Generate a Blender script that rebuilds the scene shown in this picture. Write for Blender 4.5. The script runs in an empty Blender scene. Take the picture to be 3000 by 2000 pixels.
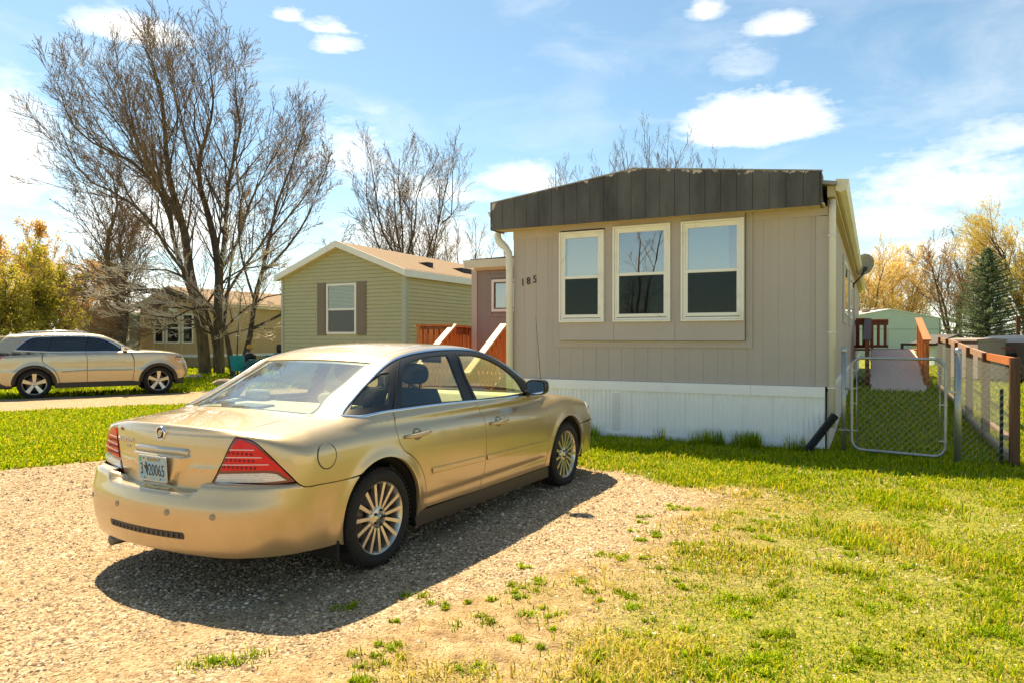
import bpy, bmesh, math, random
import numpy as np
from mathutils import Vector, Matrix
from mathutils.geometry import delaunay_2d_cdt

# ------------------------------------------------------------------ camera, sky, sun, exposure
S = bpy.context.scene
CAM_H = 1.54
FPX, UC, VH = 2080.0, 1500.0, 988.0          # focal length and horizon row measured on the 3000 px photograph
cam_d = bpy.data.cameras.new('camera'); cam = bpy.data.objects.new('camera', cam_d)
S.collection.objects.link(cam); S.camera = cam
cam_d.sensor_width = 36.0; cam_d.lens = 36.0 * FPX / 3000.0
cam_d.clip_start = 0.05; cam_d.clip_end = 2000
cam.location = (0, 0, CAM_H)
cam.rotation_euler = (math.radians(90) - math.atan((1000 - VH) / FPX) * 1.0, 0, 0)
S.render.engine = 'CYCLES'
S.view_settings.view_transform = 'Standard'; S.view_settings.look = 'None'
S.view_settings.gamma = 1.0; S.view_settings.use_curve_mapping = False
S.view_settings.exposure = 1.58
# light travels along (.335,-.52,-1)
LIGHT = Vector((.335, -.52, -1.0)).normalized()
sun_d = bpy.data.lights.new('sun', 'SUN'); sun = bpy.data.objects.new('sun', sun_d)
S.collection.objects.link(sun)
sun_d.energy = 4.4; sun_d.angle = math.radians(0.53); sun_d.color = (1.0, .83, .56)
sun.rotation_euler = LIGHT.to_track_quat('-Z', 'Y').to_euler()
world = bpy.data.worlds.new('World'); S.world = world; world.use_nodes = True

def build_world():
    nt = world.node_tree; N = nt.nodes; N.clear(); Lk = nt.links.new
    out = N.new('ShaderNodeOutputWorld'); bg = N.new('ShaderNodeBackground')
    sky = N.new('ShaderNodeTexSky'); sky.sky_type = 'NISHITA'; sky.sun_disc = False
    to_sun = -LIGHT
    sky.sun_elevation = math.asin(to_sun.z)
    sky.sun_rotation = math.atan2(to_sun.x, to_sun.y)
    sky.air_density = 1.0; sky.dust_density = 1.2; sky.ozone_density = 1.6; sky.altitude = 1200
    bg.inputs['Strength'].default_value = 0.088
    tc = N.new('ShaderNodeTexCoord'); sep = N.new('ShaderNodeSeparateXYZ'); Lk(tc.outputs['Generated'], sep.inputs[0])
    def M(op, a, b=None, c=None, clamp=False):
        n = N.new('ShaderNodeMath'); n.operation = op; n.use_clamp = clamp
        for i, v in enumerate((a, b, c)):
            if v is None: continue
            if isinstance(v, (int, float)): n.inputs[i].default_value = v
            else: Lk(v, n.inputs[i])
        return n.outputs[0]
    x, y, z = sep.outputs
    az = M('ARCTAN2', x, y)                                  # 0 straight ahead, radians
    el = M('ARCSINE', z)
    # noise warps for cloud edges
    def noise(scale, detail, rough=.55, vec=None, dist=0.0, zs=1.0):
        mp = N.new('ShaderNodeMapping'); mp.inputs['Scale'].default_value = (1, 1, zs)
        Lk(tc.outputs['Generated'], mp.inputs[0])
        n = N.new('ShaderNodeTexNoise'); n.inputs['Scale'].default_value = scale; n.inputs['Detail'].default_value = detail
        n.inputs['Roughness'].default_value = rough; n.inputs['Distortion'].default_value = dist
        Lk(mp.outputs[0], n.inputs['Vector']); return n.outputs['Fac']
    n1 = noise(9, 7, .6, zs=2.2); n2 = noise(26, 8, .62, zs=2.0); n3 = noise(3.2, 6, .58, zs=3.6, dist=.6)
    nA = M('SUBTRACT', n1, .5); nB = M('SUBTRACT', n2, .5)
    total = None
    # lenticular and puffy clouds: azimuth, elevation, half widths, density, raggedness
    blobs = [(-0.5, 0.368, 0.067, 0.023, 1.1, 0.8), (0.362, 0.392, 0.049, 0.014, 1.0, 0.75), (0.272, 0.418, 0.031, 0.015, 0.85, 0.9), (0.328, 0.284, 0.104, 0.036, 1.12, 0.62), (-0.307, 0.411, 0.026, 0.009, 0.7, 1.6), (-0.249, 0.399, 0.041, 0.011, 0.75, 1.6), (-0.238, 0.381, 0.034, 0.007, 0.7, 1.2), (0.016, 0.223, 0.071, 0.022, 1.0, 0.8), (-0.122, 0.206, 0.111, 0.023, 0.8, 1), (-0.626, 0.22, 0.062, 0.083, 1.1, 0.7), (-0.458, 0.153, 0.145, 0.063, 0.95, 0.9), (-0.215, 0.252, 0.076, 0.04, 0.6, 1.3), (-0.131, 0.136, 0.129, 0.047, 1.0, 0.9), (0.548, 0.19, 0.116, 0.04, 0.7, 1.3), (0.555, 0.108, 0.108, 0.019, 0.95, 0.7), (0.507, 0.149, 0.072, 0.037, 0.7, 1), (0.609, 0.23, 0.081, 0.024, 0.55, 1.3), (0.314, 0.36, 0.054, 0.034, 0.3, 1.5), (-0.523, 0.057, 0.144, 0.062, 0.95, 0.8), (-0.19, 0.051, 0.184, 0.047, 0.9, 0.8), (-0.19, 0.308, 0.046, 0.011, 0.25, 1.5)]
    w1 = noise(5.5, 5, .55, zs=1.6); w2 = noise(6.5, 6, .6, zs=3.0); w3 = noise(15, 7, .65, zs=3.5); w4 = noise(60, 6, .6, zs=2.0)
    az2 = M('ADD', az, M('MULTIPLY', M('SUBTRACT', w1, .5), .16)); el2 = M('ADD', el, M('MULTIPLY', M('SUBTRACT', w2, .5), .055))
    blobs += [(-.35,.95,.5,.16,.8,1.3),(.5,1.1,.6,.2,.7,1.3),(-.9,.75,.4,.15,.7,1.2)]  # unseen high clouds added above the view to pale the rear glass reflection
    for (a, e, wa, we, dn, rg) in blobs:
        soft = rg
        da = M('DIVIDE', M('SUBTRACT', M('MULTIPLY_ADD', az, 1-min(.75,.6*rg), M('MULTIPLY', az2, min(.75,.6*rg))), a), wa); d0 = M('SUBTRACT', M('MULTIPLY_ADD', el, 1-min(.8,.7*rg), M('MULTIPLY', el2, min(.8,.7*rg))), e-we*.35)
        # domed top, flatter base
        up_ = M('DIVIDE', M('MAXIMUM', d0, 0.0), we*1.35); dn_ = M('DIVIDE', M('MINIMUM', d0, 0.0), we*.65)
        r = M('SQRT', M('ADD', M('MULTIPLY', da, da), M('ADD', M('MULTIPLY', up_, up_), M('MULTIPLY', dn_, dn_))))
        w = M('ADD', M('MULTIPLY', M('SUBTRACT', w3, .5), 1.5*rg), M('MULTIPLY', M('SUBTRACT', w4, .5), .7*rg))
        v = M('MULTIPLY', M('SUBTRACT', 1.08, M('ADD', r, w)), 1.9 if rg < .7 else 1.25, clamp=True)
        v = M('SMOOTH_MIN', v, 1.0, .25); v = M('MULTIPLY', v, M('MULTIPLY_ADD', M('SUBTRACT', w3, .5), .9, dn*.92))
        total = v if total is None else M('MAXIMUM', total, v)
    # thin streaks everywhere
    st = M('MULTIPLY', M('SUBTRACT', n3, .485, clamp=True), 2.2, clamp=True)
    st = M('MULTIPLY', st, M('MULTIPLY_ADD', n2, .9, .1))
    total = M('MAXIMUM', total, M('MULTIPLY', st, .75))
    # pale haze low over the horizon
    hz = M('POWER', M('SUBTRACT', 1.0, M('MULTIPLY', M('MAXIMUM', el, 0.0), 3.2, clamp=True), clamp=True), 2.2)
    total = M('MAXIMUM', total, M('MULTIPLY', hz, .5), clamp=True)
    total = M('MINIMUM', total, 1.0)
    mix = N.new('ShaderNodeMix'); mix.data_type = 'RGBA'
    tint = N.new('ShaderNodeMix'); tint.data_type = 'RGBA'; tint.blend_type = 'MULTIPLY'; tint.inputs[0].default_value = 1.0
    Lk(sky.outputs[0], tint.inputs[6]); tint.inputs[7].default_value = (.68, .76, .67, 1)
    Lk(total, mix.inputs[0]); Lk(tint.outputs[2], mix.inputs[6]); mix.inputs[7].default_value = (5.9, 5.65, 5.1, 1)
    Lk(mix.outputs[2], bg.inputs[0]); Lk(bg.outputs[0], out.inputs[0])
build_world()

# ------------------------------------------------------------------ helpers
COL = S.collection
rnd = random.Random(7)
rng = np.random.default_rng(7)
def at(u, v, Y):
    "a point seen at column u, row v of the photograph, Y metres ahead"
    return np.array([(u - UC) / FPX * Y, Y, CAM_H - (v - VH) / FPX * Y])
def tag(o, label=None, cat=None, group=None, kind=None):
    if label: o['label'] = label
    if cat: o['category'] = cat
    if group: o['group'] = group
    if kind: o['kind'] = kind
    return o
def thing(name, label, cat, loc=(0,0,0), rz=0.0, group=None):
    o = bpy.data.objects.new(name, None); COL.objects.link(o); o.empty_display_size = .2
    o.location = loc; o.rotation_euler = (0, 0, rz)
    return tag(o, label, cat, group)
def link(name, me, parent=None, mat=None):
    if mat is not None and len(me.materials) == 0: me.materials.append(mat)
    o = bpy.data.objects.new(name, me); COL.objects.link(o)
    if parent is not None: o.parent = parent
    return o
def mesh_np(name, V, F, smooth=False, normals=None):
    "V (n,3); F array (m,k) of equal-size faces or list of arrays"
    me = bpy.data.meshes.new(name)
    V = np.asarray(V, dtype=np.float32)
    if isinstance(F, np.ndarray): F = [F]
    F = [np.asarray(f, dtype=np.int32) for f in F if len(f)]
    me.vertices.add(len(V)); me.vertices.foreach_set('co', V.ravel())
    nl = sum(f.size for f in F); nf = sum(len(f) for f in F)
    me.loops.add(nl); me.polygons.add(nf)
    me.loops.foreach_set('vertex_index', np.concatenate([f.ravel() for f in F]))
    tot = np.concatenate([np.full(len(f), f.shape[1], np.int32) for f in F])
    me.polygons.foreach_set('loop_start', np.concatenate([[0], np.cumsum(tot)[:-1]]).astype(np.int32))
    me.polygons.foreach_set('loop_total', tot)
    me.polygons.foreach_set('use_smooth', np.full(nf, smooth))
    me.update(calc_edges=True)
    if normals is not None:
        me.normals_split_custom_set_from_vertices(np.asarray(normals, dtype=np.float32).tolist())
    return me
class MB:
    "collects boxes, prisms, tubes and turned shapes into one mesh"
    def __init__(s): s.v = []; s.f = []; s.sm = []
    def add(s, V, F, smooth=False, M=None):
        b = len(s.v)
        for p in V:
            p = Vector(p); s.v.append(M @ p if M is not None else p)
        for f in F: s.f.append([b + i for i in f]); s.sm.append(smooth)
        return s
    def box(s, x0, x1, y0, y1, z0, z1, M=None):
        V = [(x0,y0,z0),(x1,y0,z0),(x1,y1,z0),(x0,y1,z0),(x0,y0,z1),(x1,y0,z1),(x1,y1,z1),(x0,y1,z1)]
        return s.add(V, [(0,3,2,1),(4,5,6,7),(0,1,5,4),(1,2,6,5),(2,3,7,6),(3,0,4,7)], False, M)
    def prism(s, poly, y0, y1, M=None):
        "poly in (x,z) extruded along y"
        n = len(poly)
        V = [(x, y0, z) for x, z in poly] + [(x, y1, z) for x, z in poly]
        ar = sum(poly[i][0]*poly[(i+1)%n][1]-poly[(i+1)%n][0]*poly[i][1] for i in range(n))
        F = [list(range(n)), list(range(2*n-1, n-1, -1))] + [[i, i+n, (i+1)%n+n, (i+1)%n] for i in range(n)]
        if ar < 0: F = [f[::-1] for f in F]
        return s.add(V, F, False, M)
    def tube(s, pts, r, k=8, smooth=True, cap=True, M=None):
        pts = [Vector(p) for p in pts]; n = len(pts)
        rr = r if hasattr(r, '__len__') else [r]*n
        up = Vector((0,0,1)); prev = None; V = []
        for i, p in enumerate(pts):
            t = (pts[min(i+1,n-1)] - pts[max(i-1,0)]).normalized()
            if prev is None:
                a = t.cross(up)
                if a.length < .05: a = t.cross(Vector((1,0,0)))
                a.normalize()
            else:
                a = (prev - t*prev.dot(t)).normalized()
            prev = a; b = t.cross(a)
            for j in range(k):
                th = 2*math.pi*j/k; V.append(p + (a*math.cos(th)+b*math.sin(th))*rr[i])
        F = [(i*k+j, i*k+(j+1)%k, (i+1)*k+(j+1)%k, (i+1)*k+j) for i in range(n-1) for j in range(k)]
        if cap: F += [list(range(k))[::-1], [(n-1)*k+j for j in range(k)]]
        return s.add(V, F, smooth, M)
    def lathe(s, prof, k=32, axis='y', M=None, smooth=True, closed=False):
        "prof list of (radius, height) turned about axis"
        V = []; n = len(prof)
        for j in range(k):
            c, q = math.cos(2*math.pi*j/k), math.sin(2*math.pi*j/k)
            for r, hh in prof:
                V.append((r*c, hh, r*q) if axis == 'y' else (r*c, r*q, hh))
        F = []
        m = n if closed else n-1
        for j in range(k):
            for i in range(m):
                a, b = j*n+i, j*n+(i+1)%n; c_, d_ = ((j+1)%k)*n+(i+1)%n, ((j+1)%k)*n+i
                F.append((a, b, c_, d_))
        return s.add(V, F, smooth, M)
    def build(s, name, mat=None, parent=None, bevel=0.0):
        me = bpy.data.meshes.new(name); me.from_pydata([tuple(p) for p in s.v], [], s.f)
        me.polygons.foreach_set('use_smooth', s.sm); me.update()
        bm = bmesh.new(); bm.from_mesh(me); bmesh.ops.recalc_face_normals(bm, faces=bm.faces)
        if bevel > 0:
            es = [e for e in bm.edges if len(e.link_faces) == 2 and e.calc_face_angle(0) > .6]
            bmesh.ops.bevel(bm, geom=es, offset=bevel, segments=2, affect='EDGES', profile=.6)
        bm.to_mesh(me); bm.free(); me.validate()
        return link(name, me, parent, mat)
def box(name, x0, x1, y0, y1, z0, z1, mat, parent=None, bevel=0.0):
    return MB().box(x0,x1,y0,y1,z0,z1).build(name, mat, parent, bevel)
def copy_tree(o, parent=None, mirror=False):
    c = o.copy(); COL.objects.link(c); c.parent = parent
    for ch in list(o.children): copy_tree(ch, c)
    return c
def text_mesh(body, size, name, mat, parent, M, extrude=.001, align='CENTER'):
    cu = bpy.data.curves.new(name + '_curve', 'FONT'); cu.body = body; cu.size = size; cu.extrude = extrude
    cu.align_x = align; cu.align_y = 'CENTER'; cu.resolution_u = 3
    t = bpy.data.objects.new('tmp_text', cu); COL.objects.link(t)
    dg = bpy.context.evaluated_depsgraph_get(); dg.update()
    me = bpy.data.meshes.new_from_object(t.evaluated_get(dg)); me.transform(M)
    bpy.data.objects.remove(t); bpy.data.curves.remove(cu)
    me.materials.clear(); me.name = name
    return link(name, me, parent, mat)

# ------------------------------------------------------------------ materials
MATS = {}
def mat(name, col, rough=.7, metal=0.0, var=.0, vscale=8, vdet=6, col2=None, bump=0.0, bscale=60, coat=0.0, coat_r=.03, spec=.5, coords='Object', sheen=0, trans=0.0, emit=None, stretch=None, vlo=.35, vhi=.65):
    if name in MATS: return MATS[name]
    m = bpy.data.materials.new(name); m.use_nodes = True; nt = m.node_tree; N = nt.nodes; Lk = nt.links.new
    b = N['Principled BSDF']; b.inputs['Base Color'].default_value = (*col, 1); b.inputs['Roughness'].default_value = rough
    b.inputs['Metallic'].default_value = metal; b.inputs['Coat Weight'].default_value = coat; b.inputs['Coat Roughness'].default_value = coat_r
    b.inputs['Specular IOR Level'].default_value = spec
    tc = N.new('ShaderNodeTexCoord'); src = tc.outputs[coords]
    if stretch:
        mp = N.new('ShaderNodeMapping'); mp.inputs['Scale'].default_value = stretch; Lk(src, mp.inputs[0]); src = mp.outputs[0]
    if var > 0 or col2:
        n = N.new('ShaderNodeTexNoise'); n.inputs['Scale'].default_value = vscale; n.inputs['Detail'].default_value = vdet; n.inputs['Roughness'].default_value = .62
        Lk(src, n.inputs['Vector'])
        r = N.new('ShaderNodeMapRange'); r.inputs[1].default_value = vlo; r.inputs[2].default_value = vhi; Lk(n.outputs['Fac'], r.inputs[0])
        mx = N.new('ShaderNodeMix'); mx.data_type = 'RGBA'
        c2 = col2 if col2 else tuple(c*(1-var) for c in col)
        mx.inputs[6].default_value = (*col, 1); mx.inputs[7].default_value = (*c2, 1)
        Lk(r.outputs[0], mx.inputs[0]); Lk(mx.outputs[2], b.inputs['Base Color'])
    if bump > 0:
        n = N.new('ShaderNodeTexNoise'); n.inputs['Scale'].default_value = bscale; n.inputs['Detail'].default_value = 5
        Lk(src, n.inputs['Vector'])
        bp = N.new('ShaderNodeBump'); bp.inputs['Strength'].default_value = bump; bp.inputs['Distance'].default_value = .01
        Lk(n.outputs['Fac'], bp.inputs['Height']); Lk(bp.outputs[0], b.inputs['Normal'])
    if trans > 0:
        t = N.new('ShaderNodeBsdfTranslucent'); ms = N.new('ShaderNodeMixShader'); ms.inputs[0].default_value = trans
        out = N['Material Output']; Lk(b.outputs[0], ms.inputs[1]); Lk(t.outputs[0], ms.inputs[2]); Lk(ms.outputs[0], out.inputs[0])
        bc = b.inputs['Base Color']
        if bc.is_linked: Lk(bc.links[0].from_socket, t.inputs[0])
        else: t.inputs[0].default_value = (*col, 1)
    MATS[name] = m; return m
def glass_mat(name, tint, rough=0.0, ior=1.5, base=0.0, gcol=(1,1,1), pale_sheen=0.0):
    m = bpy.data.materials.new(name); m.use_nodes = True; nt = m.node_tree; N = nt.nodes; Lk = nt.links.new
    N.remove(N['Principled BSDF']); out = N['Material Output']
    t = N.new('ShaderNodeBsdfTransparent'); t.inputs[0].default_value = (*tint, 1)
    g = N.new('ShaderNodeBsdfGlossy'); g.inputs['Roughness'].default_value = rough; g.inputs[0].default_value = (*gcol, 1)
    lw = N.new('ShaderNodeLayerWeight'); lw.inputs[0].default_value = .5
    fr = N.new('ShaderNodeMath'); fr.operation = 'POWER'; Lk(lw.outputs['Facing'], fr.inputs[0]); fr.inputs[1].default_value = 5.0
    base = base + ((ior-1)/(ior+1))**2
    mx = N.new('ShaderNodeMixShader'); 
    ad = N.new('ShaderNodeMath'); ad.operation = 'MULTIPLY_ADD'; ad.inputs[1].default_value = 1-base; ad.inputs[2].default_value = base; ad.use_clamp = True
    Lk(fr.outputs[0], ad.inputs[0]); Lk(ad.outputs[0], mx.inputs[0]); Lk(t.outputs[0], mx.inputs[1]); Lk(g.outputs[0], mx.inputs[2]); Lk(mx.outputs[0], out.inputs[0])
    if pale_sheen:  # pale diffuse layer mixed in to brighten the glass like a reflection
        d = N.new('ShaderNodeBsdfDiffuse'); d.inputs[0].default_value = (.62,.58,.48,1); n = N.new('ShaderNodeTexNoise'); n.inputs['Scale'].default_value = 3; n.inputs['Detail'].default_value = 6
        tc = N.new('ShaderNodeTexCoord'); Lk(tc.outputs['Object'], n.inputs['Vector']); r = N.new('ShaderNodeMapRange'); r.inputs[1].default_value = .35; r.inputs[2].default_value = .7; r.inputs[3].default_value = pale_sheen*.5; r.inputs[4].default_value = pale_sheen*1.6; Lk(n.outputs['Fac'], r.inputs[0])
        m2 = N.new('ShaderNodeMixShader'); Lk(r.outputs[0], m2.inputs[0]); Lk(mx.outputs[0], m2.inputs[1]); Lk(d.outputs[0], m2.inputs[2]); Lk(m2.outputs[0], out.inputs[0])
    MATS[name] = m; return m
# ------------------------------------------------------------------ ground
def sst(a, b, x):
    t = np.clip((x-a)/(b-a), 0, 1); return t*t*(3-2*t)
def _hash(ix, iy, s):
    h = (ix.astype(np.int64)*374761393 + iy.astype(np.int64)*668265263 + s*974711) & 0x7fffffff
    h = (h ^ (h >> 13))*1274126177 & 0x7fffffff
    return ((h ^ (h >> 16)) & 0xffff)/65535.0
def vnoise(x, y, s=0):
    ix, iy = np.floor(x), np.floor(y); fx, fy = x-ix, y-iy; fx = fx*fx*(3-2*fx); fy = fy*fy*(3-2*fy)
    return (_hash(ix,iy,s)*(1-fx)+_hash(ix+1,iy,s)*fx)*(1-fy)+(_hash(ix,iy+1,s)*(1-fx)+_hash(ix+1,iy+1,s)*fx)*fy
def fbm(x, y, s=0, o=4):
    v = 0; a = .5
    for i in range(o): v = v+a*vnoise(x*2**i, y*2**i, s+i*17); a *= .5
    return v/(1-.5**o)
def gz(x, y):
    "height of the ground: level yard, rising a little to the right rear"
    x = np.asarray(x, float); y = np.asarray(y, float)
    return .24*sst(9.5, 18, y)*sst(2.5, 6, x)
# edge of the near gravel drive, right side (x as a function of y)
RE = np.array([(-9,-3.6),(0,-2.6),(2.4,-1.9),(3.17,-1.25),(3.7,-.75),(4.5,.0),(5.2,.65),(6.2,1.35),(7.1,1.75),(7.8,1.35),(8.3,.95),(8.75,.2),(9.2,-.5),(12,-1.4),(14,-1.6)])
def drive_right(y): return np.interp(y, RE[:,0], RE[:,1])
def drive_left(y): return np.interp(y, [-9,5,8,8.17,8.85,9.6,14], [-30,-14,-6.6,-5.8,-5.0,-4.4,-2.4])
def masks(x, y):
    "weights of gravel and grass at a spot, the rest is bare dirt"
    n = fbm(x*1.1, y*1.1, 3)-.5; nf = fbm(x*4.5, y*4.5, 9)-.5
    # near drive
    dr = drive_right(y)-x + n*.8 + nf*.35
    topd = 9.0+.55*(-x-1.0)*0 - y
    dl = np.minimum(x-drive_left(y), 99) + n*.35 + nf*.15
    drive = np.minimum(dr, dl)
    drive = np.where(y > 8.6, np.minimum(drive, 13.0-y), drive)
    g1 = sst(-.25, .15, drive)
    # far drive under the off-roader: a band along (.86,.51)
    s = (x+10.3)*(-.54)+(y-14.3)*.84 ; s = s + n*.5 + nf*.2   # distance across the band from its near edge
    l = (x+10.3)*.84+(y-14.3)*.54
    near = s - .1; far = 4.3 - s + .06*0*l
    g2 = sst(-.1, .2, np.minimum(near, far))*sst(-16, -14, l)*(1-sst(7.5, 10, l+n*2))
    # compacted wheel tracks running back from the parked sedan
    lat = -(x+1.69)*.8745+(y-5.23)*.485; trk = np.maximum(sst(.24, .08, np.abs(lat-.82+n*.15)), sst(.24, .08, np.abs(lat+.82+n*.15)))
    g1 = g1*(1-.44*trk*sst(.3,.55,fbm(x*2.4,y*2.4,33)))
    gravel = np.maximum(g1*(y < 14), g2)
    # grass density
    lawn_r = x-drive_right(y)
    gr = sst(.0, 1.9, lawn_r+n*2.0)*.95
    gr = np.maximum(gr, sst(6.9, 7.6, y+n*.8)*sst(-.2, .3, lawn_r+n*.4))
    gr = np.where(y < 6.5, np.maximum(gr*sst(-.45, .35, (x-.2)*.35+(y-3.2)*.3+n*1.8), gr*sst(2.2,3.4,x+n)), gr)
    left = sst(.05, .3, -dl)
    grass = np.where(x < drive_left(y)+.6, left, gr)
    grass = np.where(y > 12.5, 1.0, grass)
    grass = np.where((x > -5) & (y > 9), np.maximum(grass, sst(8.7, 9.2, y+nf)), grass)
    grass = grass*(1-gravel)
    return gravel, grass

def ground_mat():
    m = bpy.data.materials.new('earth'); m.use_nodes = True; nt = m.node_tree; N = nt.nodes; Lk = nt.links.new
    b = N['Principled BSDF']; b.inputs['Roughness'].default_value = .95; b.inputs['Specular IOR Level'].default_value = .2
    at_ = N.new('ShaderNodeAttribute'); at_.attribute_name = 'cover'; sep = N.new('ShaderNodeSeparateColor'); Lk(at_.outputs['Color'], sep.inputs[0])
    tc = N.new('ShaderNodeTexCoord')
    def noise(sc, det=5, dist=0):
        n = N.new('ShaderNodeTexNoise'); n.inputs['Scale'].default_value = sc; n.inputs['Detail'].default_value = det; n.inputs['Roughness'].default_value = .65; Lk(tc.outputs['Object'], n.inputs['Vector']); return n.outputs['Fac']
    def ramp(f, stops):
        r = N.new('ShaderNodeValToRGB'); Lk(f, r.inputs[0]); e = r.color_ramp.elements
        while len(e) < len(stops): e.new(.5)
        for k, (p, c) in enumerate(stops): e[k].position = p; e[k].color = (*c, 1)
        return r.outputs[0]
    def mixc(f, a, c):
        mx = N.new('ShaderNodeMix'); mx.data_type = 'RGBA'; 
        if isinstance(f, float): mx.inputs[0].default_value = f
        else: Lk(f, mx.inputs[0])
        Lk(a, mx.inputs[6]); Lk(c, mx.inputs[7]); return mx.outputs[2]
    vor = N.new('ShaderNodeTexVoronoi'); vor.inputs['Scale'].default_value = 62; Lk(tc.outputs['Object'], vor.inputs['Vector'])
    vs = N.new('ShaderNodeSeparateColor'); Lk(vor.outputs['Color'], vs.inputs[0])
    stone = ramp(vs.outputs[0], [(0, (.10,.068,.042)), (.3, (.25,.175,.105)), (.62, (.41,.30,.18)), (1, (.58,.46,.31))])
    dirt = ramp(noise(7, 9), [(.3, (.15,.09,.045)), (.5, (.34,.235,.12)), (.68, (.48,.36,.21))])
    big = ramp(noise(1.3, 4), [(.35, (0,0,0)), (.65, (1,1,1))])
    gravel = mixc(big, mixc(.35, stone, dirt), mixc(.15, stone, dirt))
    soil = ramp(noise(22, 7), [(.3, (.08,.10,.010)), (.5, (.18,.20,.018)), (.7, (.36,.32,.05))])
    n2 = noise(60, 5)
    c = mixc(sep.outputs[0], dirt, gravel); c = mixc(sep.outputs[1], c, soil)
    Lk(c, b.inputs['Base Color'])
    bp = N.new('ShaderNodeBump'); bp.inputs['Strength'].default_value = .9; bp.inputs['Distance'].default_value = .012
    ad = N.new('ShaderNodeMath'); ad.operation = 'SUBTRACT'; Lk(n2, ad.inputs[0]); Lk(vor.outputs['Distance'], ad.inputs[1])
    Lk(ad.outputs[0], bp.inputs['Height']); Lk(bp.outputs[0], b.inputs['Normal'])
    return m
EARTH = ground_mat()
def build_ground():
    xs = np.concatenate([np.arange(-34,-12,.5), np.arange(-12,7,.11), np.arange(7,34,.5)])
    ys = np.concatenate([np.arange(-9,2,.4), np.arange(2,10.5,.10), np.arange(10.5,24,.2), np.arange(24,60,.6)])
    X, Y = np.meshgrid(xs, ys); nx, ny = len(xs), len(ys)
    Z = gz(X, Y) + .03*(fbm(X*.6, Y*.6, 5)-.5) + .022*(fbm(X*3, Y*3, 6, 3)-.5)*(Y < 30)
    g, gr = masks(X, Y)
    # wheel ruts pressed into the drive
    V = np.stack([X.ravel(), Y.ravel(), Z.ravel()], 1)
    idx = np.arange(nx*ny).reshape(ny, nx)
    F = np.stack([idx[:-1,:-1].ravel(), idx[:-1,1:].ravel(), idx[1:,1:].ravel(), idx[1:,:-1].ravel()], 1)
    gm = g.ravel()[F].mean(1); ymid = Y.ravel()[F].mean(1)
    for nm, sel in (('lawn_ground', gm < .5), ('gravel_driveway', (gm >= .5) & (ymid < 13.4)), ('gravel_road', (gm >= .5) & (ymid >= 13.4))):
        f = F[sel]; u, inv = np.unique(f, return_inverse=True); f2 = inv.reshape(f.shape)
        me = mesh_np(nm, V[u], f2, True)
        ca = me.color_attributes.new('cover', 'FLOAT_COLOR', 'POINT')
        d = np.zeros((len(u), 4), np.float32); d[:,0] = g.ravel()[u]; d[:,1] = gr.ravel()[u]; d[:,3] = 1
        ca.data.foreach_set('color', d.ravel())
        tag(link(nm, me, None, EARTH), kind='structure')
    me = bpy.data.meshes.new('ground'); R = 900
    # outer sheet with a hole for the near ground
    a = (-33.7, -8.7, 33.5, 59)
    V = [(-R,-R,-.05),(R,-R,-.05),(R,R,-.05),(-R,R,-.05),(a[0],a[1],-.05),(a[2],a[1],-.05),(a[2],a[3],-.05),(a[0],a[3],-.05)]
    me.from_pydata(V, [], [(0,1,5,4),(1,2,6,5),(2,3,7,6),(3,0,4,7)])
    ca = me.color_attributes.new('cover', 'FLOAT_COLOR', 'POINT'); ca.data.foreach_set('color', [0,1,0,1]*8)
    tag(link('ground', me, None, EARTH), kind='structure')
build_ground()

# ------------------------------------------------------------------ shared materials
WHITE = mat('white_paint', (.82,.79,.72), .55, var=.07, vscale=3, bump=.04, bscale=30)
WHITE_DIRTY = mat('white_vinyl', (.84,.81,.72), .5, col2=(.68,.62,.46), vscale=5, vlo=.55, vhi=.8)
SKIRT = mat('white_skirting', (.88,.88,.87), .42, var=.05, vscale=2.5, bump=.04)
TAUPE = mat('taupe_paint', (.465,.405,.36), .75, var=.07, vscale=1.8, bump=.25, bscale=140, stretch=(1,1,.12))
TAUPE_TRIM = mat('taupe_trim', (.475,.415,.37), .7, var=.06, vscale=2, bump=.15, bscale=90)
TAUPE_SIDE_LIT = mat('taupe_side_lit', (.52,.42,.34), .75, var=.07, vscale=1.8, bump=.2, bscale=120, stretch=(1,1,.15))  # bounce light put into the taupe as a warmer, lighter colour
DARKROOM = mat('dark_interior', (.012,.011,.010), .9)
GLASS = glass_mat('window_glass', (.80,.82,.78), 0.0, 1.9, base=.14)
SCREEN = glass_mat('insect_screen', (.25,.27,.26), .25, 1.2, base=.02, gcol=(.3,.3,.3))
def fascia_mat():
    m = mat('weathered_black', (.040,.038,.036), .68, col2=(.11,.105,.098), var=.3, vscale=2.2, vdet=9, bump=.35, bscale=120, stretch=(1,1,.3))
    nt = m.node_tree; N = nt.nodes; Lk = nt.links.new; b = N['Principled BSDF']; src = b.inputs['Base Color'].links[0].from_socket
    tc = N.new('ShaderNodeTexCoord'); n = N.new('ShaderNodeTexNoise'); n.inputs['Scale'].default_value = 7; n.inputs['Detail'].default_value = 9; n.inputs['Roughness'].default_value = .7
    Lk(tc.outputs['Object'], n.inputs['Vector'])
    e = N.new('ShaderNodeAttribute'); e.attribute_name = 'edge'
    ad = N.new('ShaderNodeMath'); ad.operation = 'MULTIPLY_ADD'; Lk(e.outputs['Fac'], ad.inputs[0]); ad.inputs[1].default_value = .25; Lk(n.outputs['Fac'], ad.inputs[2])
    r = N.new('ShaderNodeMapRange'); r.inputs[1].default_value = .79; r.inputs[2].default_value = .81; Lk(ad.outputs[0], r.inputs[0])
    mx = N.new('ShaderNodeMix'); mx.data_type = 'RGBA'; Lk(r.outputs[0], mx.inputs[0]); Lk(src, mx.inputs[6]); mx.inputs[7].default_value = (.55,.46,.40,1)
    Lk(mx.outputs[2], b.inputs['Base Color']); return m
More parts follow.
